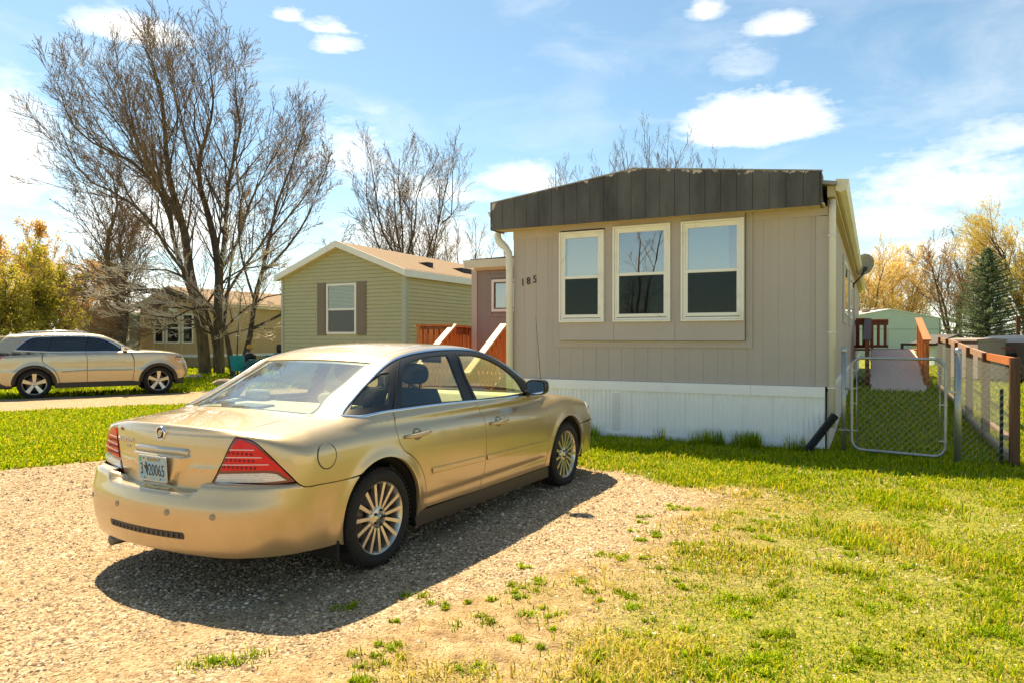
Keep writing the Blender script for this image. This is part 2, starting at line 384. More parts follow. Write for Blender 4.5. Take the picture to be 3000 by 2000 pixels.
FASCIA = fascia_mat()
ROOFDARK = mat('roof_metal', (.30,.29,.28), .6, var=.2, vscale=2)
LEFTWALL = mat('mauve_siding', (.29,.24,.215), .8, var=.08, vscale=2, bump=.2, bscale=100, stretch=(1,1,.15))

def frame_ring(mb, x0, x1, z0, z1, w, y0, y1):
    mb.box(x0, x1, y0, y1, z0, z0+w); mb.box(x0, x1, y0, y1, z1-w, z1)
    mb.box(x0, x0+w, y0, y1, z0+w, z1-w); mb.box(x1-w, x1, y0, y1, z0+w, z1-w)
GLASS_D = glass_mat('far_window_glass', (.88,.9,.88), 0.0, 1.45, base=.0)
def sash_window(parent, x0, x1, z0, z1, y, mfrm=WHITE_DIRTY, gx=.095, gb=.13, gt=.10, mid=None, back=.45, screen=True, name='window'):
    "double-hung window standing proud of y (toward -y)"
    f = MB(); frame_ring(f, x0, x1, z0, z1, .028, y-.05, y+.03)
    fr = f.build(name, mfrm, parent, .004)
    g = MB(); frame_ring(g, x0+.03, x1-.03, z0+.03, z1-.03, .03, y-.032, y+.02); g.build('window_stop', mfrm, fr, .003)
    if mid is None: mid = (z0+z1)/2
    for nm, a, b, yy in (('upper_sash', mid-.02, z1-gt+.045, y-.018), ('lower_sash', z0+gb-.06, mid+.035, y-.03)):
        s = MB(); wsh = gx-.055
        s.box(x0+.06, x1-.06, yy, yy+.03, a, a+.05); s.box(x0+.06, x1-.06, yy, yy+.03, b-.045, b)
        s.box(x0+.06, x0+.06+wsh, yy+.001, yy+.029, a+.05, b-.045); s.box(x1-.06-wsh, x1-.06, yy+.001, yy+.029, a+.05, b-.045)
        s.build(nm, mfrm, fr, .003)
        box('pane', x0+gx, x1-gx, yy+.012, yy+.018, a+.05, b-.045, GLASS, fr)
        if screen and nm == 'lower_sash':
            me = bpy.data.meshes.new('insect_screen'); X0, X1, Z0, Z1, Y0 = x0+gx, x1-gx, a+.05, b-.045, yy+.004
            me.from_pydata([(X0,Y0,Z0),(X1,Y0,Z0),(X1,Y0,Z1),(X0,Y0,Z1)], [], [(0,1,2,3)]); link('insect_screen', me, fr, SCREEN)
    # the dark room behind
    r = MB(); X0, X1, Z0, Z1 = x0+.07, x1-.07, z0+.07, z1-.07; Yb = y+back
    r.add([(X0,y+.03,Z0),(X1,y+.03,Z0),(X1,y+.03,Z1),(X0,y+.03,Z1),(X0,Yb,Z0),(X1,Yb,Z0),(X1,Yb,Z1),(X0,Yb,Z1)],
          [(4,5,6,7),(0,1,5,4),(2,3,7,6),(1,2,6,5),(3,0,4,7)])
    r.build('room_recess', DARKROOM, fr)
    return fr

# ------------------------------------------------------------------ the mobile home
HD = Vector((.4535,.8912,0)).normalized(); H_RZ = math.atan2(-HD.x, HD.y)
home = thing('mobile_home', 'taupe mobile home with black roof fascia, three white front windows and white skirting', 'mobile home', (4.31, 9.69, 0), H_RZ)
def ztop(x): return float(np.interp(x, [-5.07,-2.62,-.06], [3.726,4.037,3.735]))
# front wall boards
pitch = .2085; xw0, xw1 = -4.80, 0.0
def wall_boards(parent, x0, x1, z0, z1, m, n=None, holes=(), y0=-.012, y1=.02, p=pitch, name='siding_board'):
    k = int(math.ceil((x1-x0)/p-1e-6))
    for i in range(k):
        a, b = x0+i*p+.0016, min(x0+(i+1)*p-.0016, x1)
        segs = [(z0, z1)]
        for (hx0, hx1, hz0, hz1) in holes:
            if b > hx0+.001 and a < hx1-.001:
                if a < hx0-.03:   # split the board beside the opening
                    segs = segs
                segs = [q for s in segs for q in ((s[0], min(s[1], hz0)), (max(s[0], hz1), s[1])) if q[1]-q[0] > .02]
        for s in segs:
            box(name, a, b, y0+rnd.uniform(-.0015,.0015), y1, s[0], s[1], m, parent)
wall_boards(home, xw0, xw1-.06, .87, 3.32, TAUPE, holes=[(-3.93,-1.09,1.40,3.6)])
box('wall_sheet', xw0+.001, -.062, -.008, .10, .872, 1.398, TAUPE, home); box('wall_sheet', xw0+.001, -3.932, -.008, .10, 1.402, 3.318, TAUPE, home); box('wall_sheet', -1.088, -.062, -.008, .10, 1.402, 3.318, TAUPE, home)
# trim: top band, corner board, frame round the bay
box('top_trim', -4.8, -4.07, -.026, -.013, 3.16, 3.318, TAUPE_TRIM, home); box('top_trim', -.975, -.0, -.026, -.013, 3.20, 3.318, TAUPE_TRIM, home)
box('corner_trim', -.15, .012, -.030, -.0125, .87, 3.19, TAUPE_TRIM, home, .003)
mb = MB(); mb.box(-4.065, -3.935, -.034, -.0125, 1.387, 3.318); mb.box(-1.07, -.98, -.034, -.0125, 1.387, 3.318); mb.box(-3.935, -1.07, -.032, -.0125, 1.387, 1.488); mb.build('bay_trim', TAUPE_TRIM, home, .003)
# projecting bay
for a, b in ((-3.93,-3.025),(-3.021,-2.074),(-2.070,-1.078)):
    box('bay_panel', a, b, -.098, -.080, 1.492, 1.775, TAUPE_TRIM, home, .002)
mb = MB(); mb.box(-3.925, -1.083, -.080, -.034, 1.492, 1.53); mb.build('bay_underside', TAUPE_TRIM, home)
mb = MB()
for a, b in ((-3.93,-3.925),(-3.172,-3.031),(-2.134,-1.98),(-1.082,-1.078)): mb.box(a, b, -.094, -.06, 1.775, 3.318)
mb.box(-3.925, -1.083, -.092, -.06, 3.236, 3.318)
mb.box(-3.93, -3.90, -.06, .06, 1.50, 3.3); mb.box(-1.10, -1.08, -.06, .06, 1.50, 3.3)
mb.build('bay_mullions', TAUPE_TRIM, home)
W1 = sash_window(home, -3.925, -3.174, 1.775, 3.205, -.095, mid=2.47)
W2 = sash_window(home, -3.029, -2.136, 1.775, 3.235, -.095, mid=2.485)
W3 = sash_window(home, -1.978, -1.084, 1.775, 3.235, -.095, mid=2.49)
BLIND = mat('pale_blind', (.66,.62,.46), .8); BLUESKY = mat('sky_blue_sheet', (.30,.42,.50), .8); CURT = mat('brown_curtain', (.16,.055,.035), .9, var=.3, vscale=30)
box('blind_sky_sheet', -3.80, -3.25, -.075, -.07, 2.44, 3.12, BLIND, W1)
for k in range(9): box('blind_slat', -3.80, -3.27, -.085, -.077, 2.46+k*.07, 2.525+k*.07, BLIND, W1)
box('blind_sky_sheet', -1.87, -1.30, -.08, -.07, 2.45, 3.14, BLUESKY, W3)  # blue sheet: sky reflection of the upper glass put into its colour, no blind
mb = MB()
for k in range(7): mb.tube([(-1.28+k*.016, -.07+.008*(k%2), 3.14), (-1.245+k*.012, -.07+.008*(k%2), 1.9)], .010, 6)
mb.build('curtain', CURT, W3)
# skirting: white band, ribbed panels, vent, bottom rail
mb = MB(); mb.box(-4.8, -1.0, -.055, -.014, .722, .868); mb.build('skirting_band', SKIRT, home, .004)
mb = MB(); mb.box(-.998, -.03, -.058, -.014, .722, .868); mb.build('skirting_band', SKIRT, home, .004)
def ribbed(x0, x1, z0, z1, y, parent, m, rib=.075):
    n = int((x1-x0)/rib); V = []; 
    prof = []
    x = x0
    while x < x1-.001:
        for dx, dy in ((0,0),(.022,0),(.030,-.011),(.045,-.011),(.053,0)):
            if x+dx <= x1: prof.append((x+dx, y+dy))
        x += rib
    prof.append((x1, y))
    for px, py in prof: V += [(px, py, z0), (px, py, z1)]
    F = [(2*i, 2*i+2, 2*i+3, 2*i+1) for i in range(len(prof)-1)]
    mb = MB(); mb.add(V, F); return mb.build('skirting_panel', m, parent)
k = 0; x = -4.8
while x < -.05:
    w_ = min(.41, -.03-x); 
    if w_ > .08: ribbed(x, x+w_-.004, .03, .735, -.03+(.003 if k % 2 else 0), home, SKIRT, .0683)
    x += .41; k += 1
box('skirting_backing', -4.8, -.03, -.026, .0, .02, .73, SKIRT, home)
# perforated vent strip
mb = MB()
for i in range(4):
    for j in range(34): mb.box(-3.06+i*.032+(.016 if j % 2 else 0), -3.044+i*.032+(.016 if j % 2 else 0), -.0475, -.044, .06+j*.0185, .068+j*.0185)
vent = mb.build('skirting_vent', mat('vent_grey', (.32,.34,.36), .6), home); vent['kind'] = 'stuff'
box('vent_strip', -3.08, -2.92, -.0445, -.034, .05, .72, SKIRT, home)
mb = MB(); 
for k in range(4): mb.box(-4.8, -.45, -.05-.004*k, -.045-.004*k+.003, .075-.02*k, .088-.02*k)
mb.box(-4.8, -.4, -.052, -.0445, .0, .026); mb.build('bottom_rail', SKIRT, home)
# black fascia boards, y -.34..-.32
def fascia_board(a, b, i):
    z0a, z0b = 3.292+.003*0, 3.292
    n = 4; V = []; E = []
    za, zb = ztop(a), ztop(b)
    for xx, zt, ex in ((a, za, 1.0 if i == 0 else .22), ((a+b)/2, (za+zb)/2 if not (a < -2.62 < b) else 4.037, 0), (b, zb, .22)):
        for j in range(7):
            t = j/6; z = 3.292 + (zt-3.292)*t
            V.append((xx, -.345, z)); E.append(max(ex, 1.0 if j == 6 else (.25 if j == 5 else (.45 if j == 0 else 0))))
    nf = len(V); V += [(p[0], -.322, p[2]) for p in V]; E += E
    F = []
    for c in range(2):
        for j in range(6): F.append((c*7+j, (c+1)*7+j, (c+1)*7+j+1, c*7+j+1))
    loop = [0,7,14]+[15,16,17,18,19,20]+[13,6]+[5,4,3,2,1]
    for q in range(len(loop)): a_, b_ = loop[q], loop[(q+1) % len(loop)]; F.append((a_, a_+nf, b_+nf, b_))
    me = bpy.data.meshes.new('fascia_board'); me.from_pydata(V, [], F)
    at_ = me.attributes.new('edge', 'FLOAT', 'POINT'); at_.data.foreach_set('value', E); me.update()
    link('fascia_board', me, home, FASCIA)
nb = 23; 
for i in range(nb): fascia_board(-5.05+i*4.98/nb+(.002 if i else 0), -5.05+(i+1)*4.98/nb-.003, i)
mb = MB(); mb.prism([(-5.06,3.728),(-2.62,4.039),(-.05,3.737),(-.05,3.752),(-2.62,4.056),(-5.06,3.745)], -.355, -.30); mb.build('roof_edge_strip', mat('edge_strip', (.30,.27,.25), .5), home)
# roof body and soffit
mb = MB(); mb.prism([(-5.03,3.30),(-5.03,3.715),(-2.62,4.025),(-.09,3.72),(-.09,3.30)], -.320, -.285); mb.build('fascia_backing', DARKROOM, home)
SOFF = mat('soffit_paint', (.55,.45,.30), .8, var=.1, vscale=3)
box('soffit', -5.03, -.03, -.318, .06, 3.305, 3.325, SOFF, home)
mb = MB(); mb.prism([(-5.0,3.55),(-2.62,3.99),(.12,3.55),(.12,3.60),(-2.62,4.03),(-5.0,3.60)], -.285, 23); mb.build('roof', ROOFDARK, home)
box('fascia_return', -5.06, -5.03, -.345, .10, 3.29, 3.72, FASCIA, home)
mb = MB(); mb.box(-.088,-.06,-.345,.02,3.30,3.73); mb.build('fascia_return', FASCIA, home)
# side walls
wall_boards_side = MB()
sidep = thing('right_side', None, None); sidep.parent = home
for k in range(112):
    y = .05+k*.205
    if k < 60: box('siding_board', -.01, .010+rnd.uniform(-.001,.001), y+.003, y+.202, .87, 3.42, TAUPE_SIDE_LIT, sidep)
    else: wall_boards_side.box(-.01, .010, y+.003, y+.202, .87, 3.42)
wall_boards_side.build('side_wall', TAUPE_SIDE_LIT, home)
box('side_wall_core', -.05, -.012, .1, 23, 0, 3.4, DARKROOM, home); 
box('side_skirting', -.01, .020, .02, 22.9, -.02, .80, mat('side_skirt', (.66,.60,.54), .6, var=.08, vscale=1.5), home)
box('side_skirting_band', .0, .034, .02, 22.9, .80, .868, WHITE, home, .004)
box('left_wall', -4.80, -4.76, .0, 23, .0, 3.32, LEFTWALL, home); box('rear_wall', -4.8, 0, 22.95, 23, 0, 3.5, LEFTWALL, home)
for a, b, z0, z1 in ((4.9,7.2,1.83,3.19),(8.7,10.8,1.83,3.19),(13.9,15.2,1.9,3.1)):
    mb = MB(); M = Matrix.Translation((.0,0,0)) @ Matrix.Rotation(math.radians(90), 4, 'Z')
    mb.box(a, b, -.03, -.012, z0, z1, M=M); w = mb.build('window', TAUPE_TRIM, home)
    mb = MB(); f = MB(); frame_ring(f, a+.2, b-.2, z0+.18, z1-.12, .05, -.055, -.03)
    for q in range(len(f.v)): f.v[q] = M @ f.v[q]
    f.build('window_frame', WHITE_DIRTY, w)
    mb.box(a+.25, b-.25, -.045, -.04, z0+.23, z1-.17, M=M); mb.build('pane', GLASS, w)
# eaves, gutters and downspouts
GUT = mat('gutter_white', (.72,.66,.50), .45, var=.08, vscale=2)
mb = MB(); mb.prism([(.10,3.50),(.16,3.47),(.23,3.50),(.26,3.62),(.245,3.62),(.22,3.515),(.16,3.487),(.115,3.51),(.115,3.64),(.10,3.64)], -.20, 22.9); mb.build('gutter', GUT, home)
mb = MB(); mb.prism([(.0,3.42),(.10,3.42),(.10,3.56),(.0,3.56)], -.19, 22.9); mb.build('eave_board', SOFF, home)
mb = MB(); mb.prism([(.105,3.49),(.16,3.465),(.235,3.495),(.265,3.625),(.105,3.645)], -.21, -.20); mb.build('gutter_cap', GUT, home)
mb = MB(); mb.prism([(-5.08,3.55),(-5.15,3.52),(-5.24,3.55),(-5.30,3.66),(-5.285,3.66),(-5.23,3.565),(-5.15,3.535),(-5.09,3.56)], .0, 22.9)
mb.prism([(-5.08,3.55),(-5.15,3.52),(-5.24,3.55),(-5.30,3.66),(-5.08,3.66)], -.01, .0); mb.build('gutter', GUT, home)
DS = mat('downspout_white', (.74,.70,.62), .4, var=.06, vscale=3)
mb = MB(); mb.tube([(-5.10,.02,3.40),(-5.10,-.02,3.26),(-5.06,-.05,3.16),(-4.93,-.06,3.04),(-4.865,-.06,2.94),(-4.85,-.06,2.75),(-4.85,-.06,.2)], [.06]*7, 12); o = mb.build('downspout', DS, home)
mb = MB(); mb.tube([(.055,-.045,3.40),(.055,-.045,3.2),(.055,-.045,.32)], .047, 10); mb.build('downspout', DS, home)
mb = MB()
for zz in (.85, 1.6, 2.9): mb.box(-.0,.11,-.10,.01,zz,zz+.02)
mb.build('downspout_strap', DS, home)
# corrugated black drain pipe leaning at the corner
mb = MB(); P0 = Vector((.10,-.12,.50)); P1 = Vector((-.24,-.32,.02)); n = 40; pts = []; rr = []
for i in range(n+1):
    t = i/n; pts.append(P0.lerp(P1, t)); rr.append(.058 if i % 2 else .047)
mb.tube(pts, rr, 14, smooth=False)
pipe = mb.build('drain_pipe', mat('black_plastic', (.012,.012,.014), .45), None); pipe.matrix_world = Matrix.Translation((4.31,9.69,0)) @ Matrix.Rotation(H_RZ, 4, 'Z')
tag(pipe, 'black corrugated drain pipe leaning at the corner of the white skirting', 'drain pipe')
# house number 185
NUM = mat('black_number', (.012,.012,.012), .5)
for ch, xx, zz in (('1', -4.625, 2.44), ('8', -4.52, 2.46), ('5', -4.405, 2.485)):
    o = text_mesh(ch, .17, 'house_number', NUM, home, Matrix.Translation((xx, -.020, zz)) @ Matrix.Rotation(math.radians(90), 4, 'X') @ Matrix.Rotation(math.radians(3), 4, 'Z') @ Matrix.Diagonal((.85,1,1,1)), .006)
# satellite dish
dish = thing('satellite_dish', 'grey satellite dish on a bent black arm on the side of the taupe home', 'satellite dish', tuple(home.matrix_world @ Vector((0,0,0))) )
dish.location = Vector((4.31,9.69,0)) + Matrix.Rotation(H_RZ, 3, 'Z') @ Vector((.01, 12.5, 3.05)); dish.rotation_euler = (0,0,H_RZ)
DG = mat('dish_grey', (.30,.30,.28), .5); DB = mat('dish_black', (.02,.02,.02), .5)
mb = MB(); Md = Matrix.Translation((.27,-.05,.62)) @ Matrix.Rotation(math.radians(205), 4, 'Z') @ Matrix.Rotation(math.radians(-35), 4, 'X')
mb.lathe([(0,.0),(.1,-.006),(.2,-.03),(.27,-.062),(.285,-.06),(.283,-.07),(.2,-.042),(.1,-.018),(0,-.012)], 28, 'y', Matrix.Translation((.27,-.05,.62)) @ Matrix.Rotation(math.radians(20), 4, 'Z') @ Matrix.Rotation(math.radians(25), 4, 'X') @ Matrix.Scale(1.15,4,(0,0,1)), True)
mb.build('reflector', DG, dish)
mb = MB(); mb.tube([(0,0,0),(.10,-.0,.12),(.26,0,.30),(.30,0,.42),(.30,0,.55)], .022, 8); mb.tube([(0,.0,-.06),(0,0,.08)], .05, 8); mb.build('mount_arm', DB, dish)
mb = MB(); mb.tube([(.29,.02,.46),(.34,-.2,.38),(.36,-.34,.44)], .012, 6); mb.box(.33,.39,-.40,-.32,.41,.50); mb.build('feed_arm', DB, dish)

# ---- the wing on the left with its small window
wing = thing('mobile_home_wing', 'mauve side wing with a small white window behind the left corner of the home', 'house wing')
wing.location = home.location; wing.rotation_euler = home.rotation_euler
WY = 2.75; WX0 = -7.17
for i in range(12):
    a = WX0+i*.205; 
    if a > -4.85: break
    b = min(a+.202, -4.82)
    box('siding_board', a, b, WY-.01+rnd.uniform(-.001,.001), WY+.02, .25, 3.0, LEFTWALL, wing)
for yy in range(12): box('siding_board', WX0-.01, WX0+.02, WY+yy*.25+.003, WY+yy*.25+.247, .25, 3.0, LEFTWALL, wing)
box('corner_trim', WX0-.03, WX0+.10, WY-.035, WY-.011, .25, 3.0, mat('pale_trim', (.50,.44,.38), .7), wing)
box('wing_core', WX0+.03, -4.82, WY+.022, WY+3, .2, 2.98, DARKROOM, wing)
f = MB(); frame_ring(f, -6.78, -5.80, 1.98, 2.86, .06, WY-.034, WY-.010)
f.build('window_trim', LEFTWALL, wing)
f = MB(); frame_ring(f, -6.70, -5.95, 2.08, 2.76, .055, WY-.055, WY-.011); wf = f.build('window', WHITE, wing)
f = MB(); frame_ring(f, -6.645, -6.005, 2.135, 2.705, .025, WY-.048, WY-.012); f.build('sash', mat('bronze_sash', (.10,.07,.05), .5), wf)
box('pane', -6.62, -6.03, WY-.03, WY-.025, 2.16, 2.68, GLASS, wf)
mb = MB(); mb.prism([(-7.30,3.02),(-7.34,3.16),(-7.36,3.19),(-4.8,3.19),(-4.8,3.02)], WY-.16, WY-.10); mb.build('gutter', GUT, wing)
mb = MB(); mb.prism([(-7.10,2.97),(-4.8,2.97),(-4.8,3.03),(-7.10,3.03)], WY-.10, WY+3); mb.build('eave', SOFF, wing)
mb = MB(); mb.prism([(-7.2,3.19),(-4.8,3.22),(-4.8,3.26),(-7.2,3.21)], WY-.12, WY+3); mb.build('roof', mat('brown_roof', (.10,.07,.06), .8), wing)

# ------------------------------------------------------------------ stained timber deck with stairs, left of the home
def wood(name, c, c2): return mat(name, c, .6, col2=c2, vscale=5, vdet=7, stretch=(6,6,.6), bump=.2, bscale=25)
STAIN = wood('stained_cedar', (.62,.19,.032), (.34,.09,.016)); STAIN_D = wood('stained_dark', (.28,.075,.020), (.14,.038,.012)); RAILTOP = wood('pale_rail', (.56,.40,.28), (.42,.24,.14))
deck = thing('timber_deck', 'red stained timber deck with slatted railings and stairs left of the taupe home', 'deck')
deck.location = (-1.18, 14.0, 0); deck.rotation_euler = (0, 0, H_RZ)
# local: x right along the front edge, y back
ZF, ZR = .84, 1.80
for k in range(14): box('deck_board', -.83, 2.2, .02+k*.142, .155+k*.142, ZF-.03, ZF, STAIN, deck)
box('rim_board', -.83, 2.2, -.04, .0, ZF-.24, ZF-.001, STAIN_D, deck); box('rim_board', -.87, -.832, -.04, 2.0, ZF-.24, ZF-.001, STAIN_D, deck)
for (px, py) in ((-.80,.05),(0.0,.03),(-.80,1.9),(1.12,.03)): box('post', px-.045, px+.045, py-.045, py+.045, 0.0, ZR-.045, STAIN, deck)
def rail(parent, x0, x1, y, z0, z1, along='x', m=STAIN, name='baluster', gap=.135, wd=.09):
    def bx(nm, a, b, c, d, e, f_, mm): 
        if along == 'x': box(nm, a, b, c, d, e, f_, mm, parent)
        else: box(nm, c, d, a, b, e, f_, mm, parent)
    bx('top_rail', x0, x1, y-.07, y+.07, z1-.04, z1, STAIN)
    bx('upper_rail', x0, x1, y-.02, y+.02, z1-.20, z1-.041, STAIN_D)
    bx('lower_rail', x0, x1, y-.02, y+.02, z0+.08, z0+.17, STAIN_D)
    n = max(1, int((x1-x0-.1)/gap))
    for i in range(n+1):
        a = x0+.05+i*(x1-x0-.1-wd)/n; bx(name, a, a+wd, y-.045, y-.021, z0+.09, z1-.10, m)
rail(deck, -.84, .0, .03, ZF, ZR); rail(deck, -.75, 1.05, 1.9, ZF, ZR-.02); rail(deck, .12, 1.85, -.80, ZF, ZR, 'y')
# stairs going toward the drive
for k in range(4):
    box('tread', .06, 1.08, -.30*(k+1)-.02, -.30*k-.03, ZF-.19*(k+1)-.035, ZF-.19*(k+1), STAIN, deck)
def slope_rail(x):
    mb = MB(); y0_, y1_ = .05, -1.35; z0_, z1_ = ZR+.0, ZR-.62*1.4
    V = [(x-.07,y0_,z0_),(x+.07,y0_,z0_),(x+.07,y1_,z1_),(x-.07,y1_,z1_)]; V += [(a,b,c-.045) for a,b,c in V]
    mb.add(V, [(0,1,2,3),(7,6,5,4),(0,4,5,1),(1,5,6,2),(2,6,7,3),(3,7,4,0)]); mb.build('stair_rail', RAILTOP, deck)
    V = [(x-.02,y0_,z0_-.05),(x+.02,y0_,z0_-.05),(x+.02,y1_,z1_-.05),(x-.02,y1_,z1_-.05)]; V += [(a,b,c-.13) for a,b,c in V]
    mb = MB(); mb.add(V, [(0,1,2,3),(7,6,5,4),(0,4,5,1),(1,5,6,2),(2,6,7,3),(3,7,4,0)]); mb.build('rail_brace', STAIN, deck)
    for i in range(8):
        y = -.05-.16*i; zt = z0_-.62*(.05-y)-.1; box('baluster', x+.021, x+.045, y-.09, y, max(zt-.85,.02), zt, STAIN, deck)
    box('post', x-.045, x+.045, -1.36, -1.27, 0, z1_-.046, STAIN, deck)
    V = [(x-.02,.0,ZF),(x+.02,.0,ZF),(x+.02,-1.3,.08),(x-.02,-1.3,.08)]; V += [(a,b,c-.22) for a,b,c in V]
    mb = MB(); mb.add(V, [(0,1,2,3),(7,6,5,4),(0,4,5,1),(1,5,6,2),(2,6,7,3),(3,7,4,0)]); mb.build('stringer', STAIN_D, deck)
slope_rail(0.0); slope_rail(1.12)

# ------------------------------------------------------------------ neighbouring homes
SHINGLE = mat('tan_shingles', (.27,.18,.10), .9, col2=(.14,.09,.05), vscale=26, vdet=3, stretch=(1,1,3), bump=.4, bscale=40)
def lap_siding(parent, x0, x1, z0, z1, m, pitch_=.118, gable=None, fn='y', cut=()):
    "lap boards on the plane y=0 (front) or x=0 (side), each tilted out at its foot"
    z = z0; made = []
    while z < z1-.01:
        a, b = x0, x1
        if gable:
            xa, xp, xb, ze, zp = gable
            zm = z+pitch_
            if zm > ze:
                t = (zm-ze)/(zp-ze)
                if t >= 1: break
                a = xa+(xp-xa)*t; b = xb+(xp-xb)*t
        segs = [(a, b)]
        for (cx0, cx1, cz0, cz1) in cut:
            if z+pitch_ > cz0+.01 and z < cz1-.01: segs = [q for s in segs for q in ((s[0], min(s[1], cx0)), (max(s[0], cx1), s[1])) if q[1]-q[0] > .02]
        for a_, b_ in segs:
            zt = z+pitch_-.010; V = [(a_,-.034,z),(b_,-.034,z),(b_,.0,z),(a_,.0,z),(a_,-.010,zt),(b_,-.010,zt),(b_,.0,zt),(a_,.0,zt)]
            if fn == 'x': V = [(-p[1]+.0, p[0], p[2]) for p in V]
            mb = MB(); mb.add(V, [(0,3,2,1),(4,5,6,7),(0,1,5,4),(1,2,6,5),(2,3,7,6),(3,0,4,7)]); made.append(mb)
        z += pitch_
    return made
def merge(mbs):
    o = MB()
    for m in mbs: o.add([tuple(v) for v in m.v], m.f)
    return o
def gable_roof(parent, w, ze, zp, y0, y1, m, ov=.18, th=.10, fm=WHITE, xp=None):
    xp = -w/2 if xp is None else xp
    sl = (zp-ze)/(w+xp) ; sr = (zp-ze)/(-xp)
    L0 = (-w-ov, ze-ov*sl); R0 = (ov, ze-ov*sr)
    mb = MB(); mb.prism([L0,(xp,zp),R0,(R0[0],R0[1]+th),(xp,zp+th+.01),(L0[0],L0[1]+th)], y0-.20, y1+.2); mb.build('roof', m, parent)
    mb = MB(); f0 = .17
    mb.prism([(L0[0],L0[1]-f0+.09),(xp,zp-f0+.09),(R0[0],R0[1]-f0+.09),(R0[0],R0[1]+th+.01),(xp,zp+th+.025),(L0[0],L0[1]+th+.01)], y0-.235, y0-.202); mb.build('rake_board', fm, parent)
    mb = MB(); mb.box(R0[0]-.01, R0[0]+.02, y0-.20, y1+.2, R0[1]-.10, R0[1]+th+.01); mb.build('eave_board', fm, parent)
    mb = MB(); mb.prism([(L0[0]+.01,L0[1]-.06),(xp,zp-.06),(R0[0]-.01,R0[1]-.06),(R0[0]-.01,R0[1]-.02),(xp,zp-.01),(L0[0]+.01,L0[1]-.02)], y0-.2, y0-.0); mb.build('soffit', mat('cream_soffit', (.62,.55,.36), .8), parent)

G_RZ = math.atan2(-.446, .895)
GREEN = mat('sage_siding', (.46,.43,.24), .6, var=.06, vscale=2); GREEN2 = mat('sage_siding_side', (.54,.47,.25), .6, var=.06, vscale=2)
gh = thing('green_mobile_home', 'sage green lap sided mobile home with white gable trim and shuttered window', 'mobile home', (-.1505*21.2, 21.2, 0), G_RZ)
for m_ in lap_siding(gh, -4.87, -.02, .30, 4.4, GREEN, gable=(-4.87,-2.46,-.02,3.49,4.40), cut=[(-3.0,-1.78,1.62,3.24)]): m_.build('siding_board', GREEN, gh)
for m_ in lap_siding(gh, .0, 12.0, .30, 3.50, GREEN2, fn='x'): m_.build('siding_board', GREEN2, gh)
mb = MB(); mb.box(-.10,.042,-.042,-.0345,.3,3.5); mb.box(.0345,.042,-.0344,.12,.3,3.5); mb.build('corner_trim', mat('sage_trim', (.42,.42,.33), .6), gh)
mb = MB(); mb.prism([(-4.87,.0),(-4.87,3.49),(-2.46,4.40),(-.0,3.49),(-.0,.0)], .001, .02); mb.box(-.02,.0,.0,12,.0,3.49); mb.box(-4.9,-4.87,0,12,0,3.49); mb.build('wall', GREEN, gh)
gable_roof(gh, 4.87, 3.49, 4.42, 0, 12, SHINGLE, ov=.16, xp=-2.46)
box('corner_trim', -4.89, -4.80, -.042, -.0345, .3, 3.45, MATS['sage_trim'], gh)
w = MB(); frame_ring(w, -2.98, -1.80, 1.64, 3.22, .065, -.055, -.0); gw = w.build('window', WHITE, gh)
box('meeting_rail', -2.915, -1.865, -.045, -.01, 2.38, 2.44, WHITE, gw); box('pane', -2.915, -1.865, -.03, -.026, 1.705, 2.38, GLASS_D, gw); box('pane', -2.915, -1.865, -.034, -.030, 2.44, 3.155, GLASS_D, gw)
BL2 = mat('white_blind', (.62,.68,.66), .7)
for k in range(17): box('blind_slat', -2.90, -1.88, -.022, -.008, 2.445+k*.042, 2.478+k*.042, BL2, gw)
box('room_recess', -2.91, -1.87, -.006, .0, 1.70, 3.16, DARKROOM, gw)
SHUT = mat('taupe_shutter', (.20,.155,.11), .7)
for a in (-3.36, -1.76):
    sh = box('shutter', a, a+.34, -.045, -.0, 1.60, 3.26, SHUT, gh)
    for z0, z1 in ((1.66,2.36),(2.44,3.20)): box('shutter_panel', a+.05, a+.29, -.052, -.046, z0, z1, SHUT, sh, .003)
for (yy, l) in ((2.4,.30),(4.6,.9),(6.2,.9)):
    mb = MB(); xq = -1.0; zq = 3.49+(.93)*(1.0/2.46)
    mb.box(xq-.25, xq+.25, yy, yy+l, zq+.02, zq+.17); mb.build('roof_vent', mat('black_vent', (.02,.02,.025), .6), gh)

TAN = mat('tan_siding', (.56,.39,.19), .7, var=.08, vscale=2); TANS = mat('tan_siding_shade', (.54,.38,.18), .7, var=.08, vscale=2)
th_ = thing('tan_mobile_home', 'tan lap sided mobile home with bay windows behind the big bare tree', 'mobile home', (-.4327*36.4, 36.4, 0), G_RZ)
TW = 4.97
f1 = merge(lap_siding(th_, -TW, 0, .66, 4.0, TAN, .13, gable=(-TW,-TW/2,0,3.25,4.1), cut=[(-3.85,-.75,1.2,3.05)])); o = f1.build('front_siding', TAN, th_); o['kind'] = 'stuff'
f1 = merge(lap_siding(th_, 0, 14, .66, 3.28, TANS, .13, fn='x')); o = f1.build('side_siding', TANS, th_); o['kind'] = 'stuff'
mb = MB(); mb.prism([(-TW,.0),(-TW,3.25),(-TW/2,4.1),(-.0,3.25),(-.0,.0)], .001, .02); mb.box(-.02,.0,.0,14,.0,3.25); mb.build('wall', TAN, th_)
mb = MB(); mb.box(-.02,.05,-.02,14,.52,.66); mb.box(-TW,.05,-.05,-.0,.52,.66); mb.build('white_band', WHITE, th_)
SKT = mat('tan_skirting', (.40,.29,.13), .8, var=.1, vscale=2)
for k in range(34): box('skirting_board', .0, .03, k*.41+.01, k*.41+.40, .0, .52, SKT, th_)
for k in range(12): box('skirting_board', -TW+k*.41+.01, -TW+k*.41+.40, -.03, .0, .0, .52, SKT, th_)
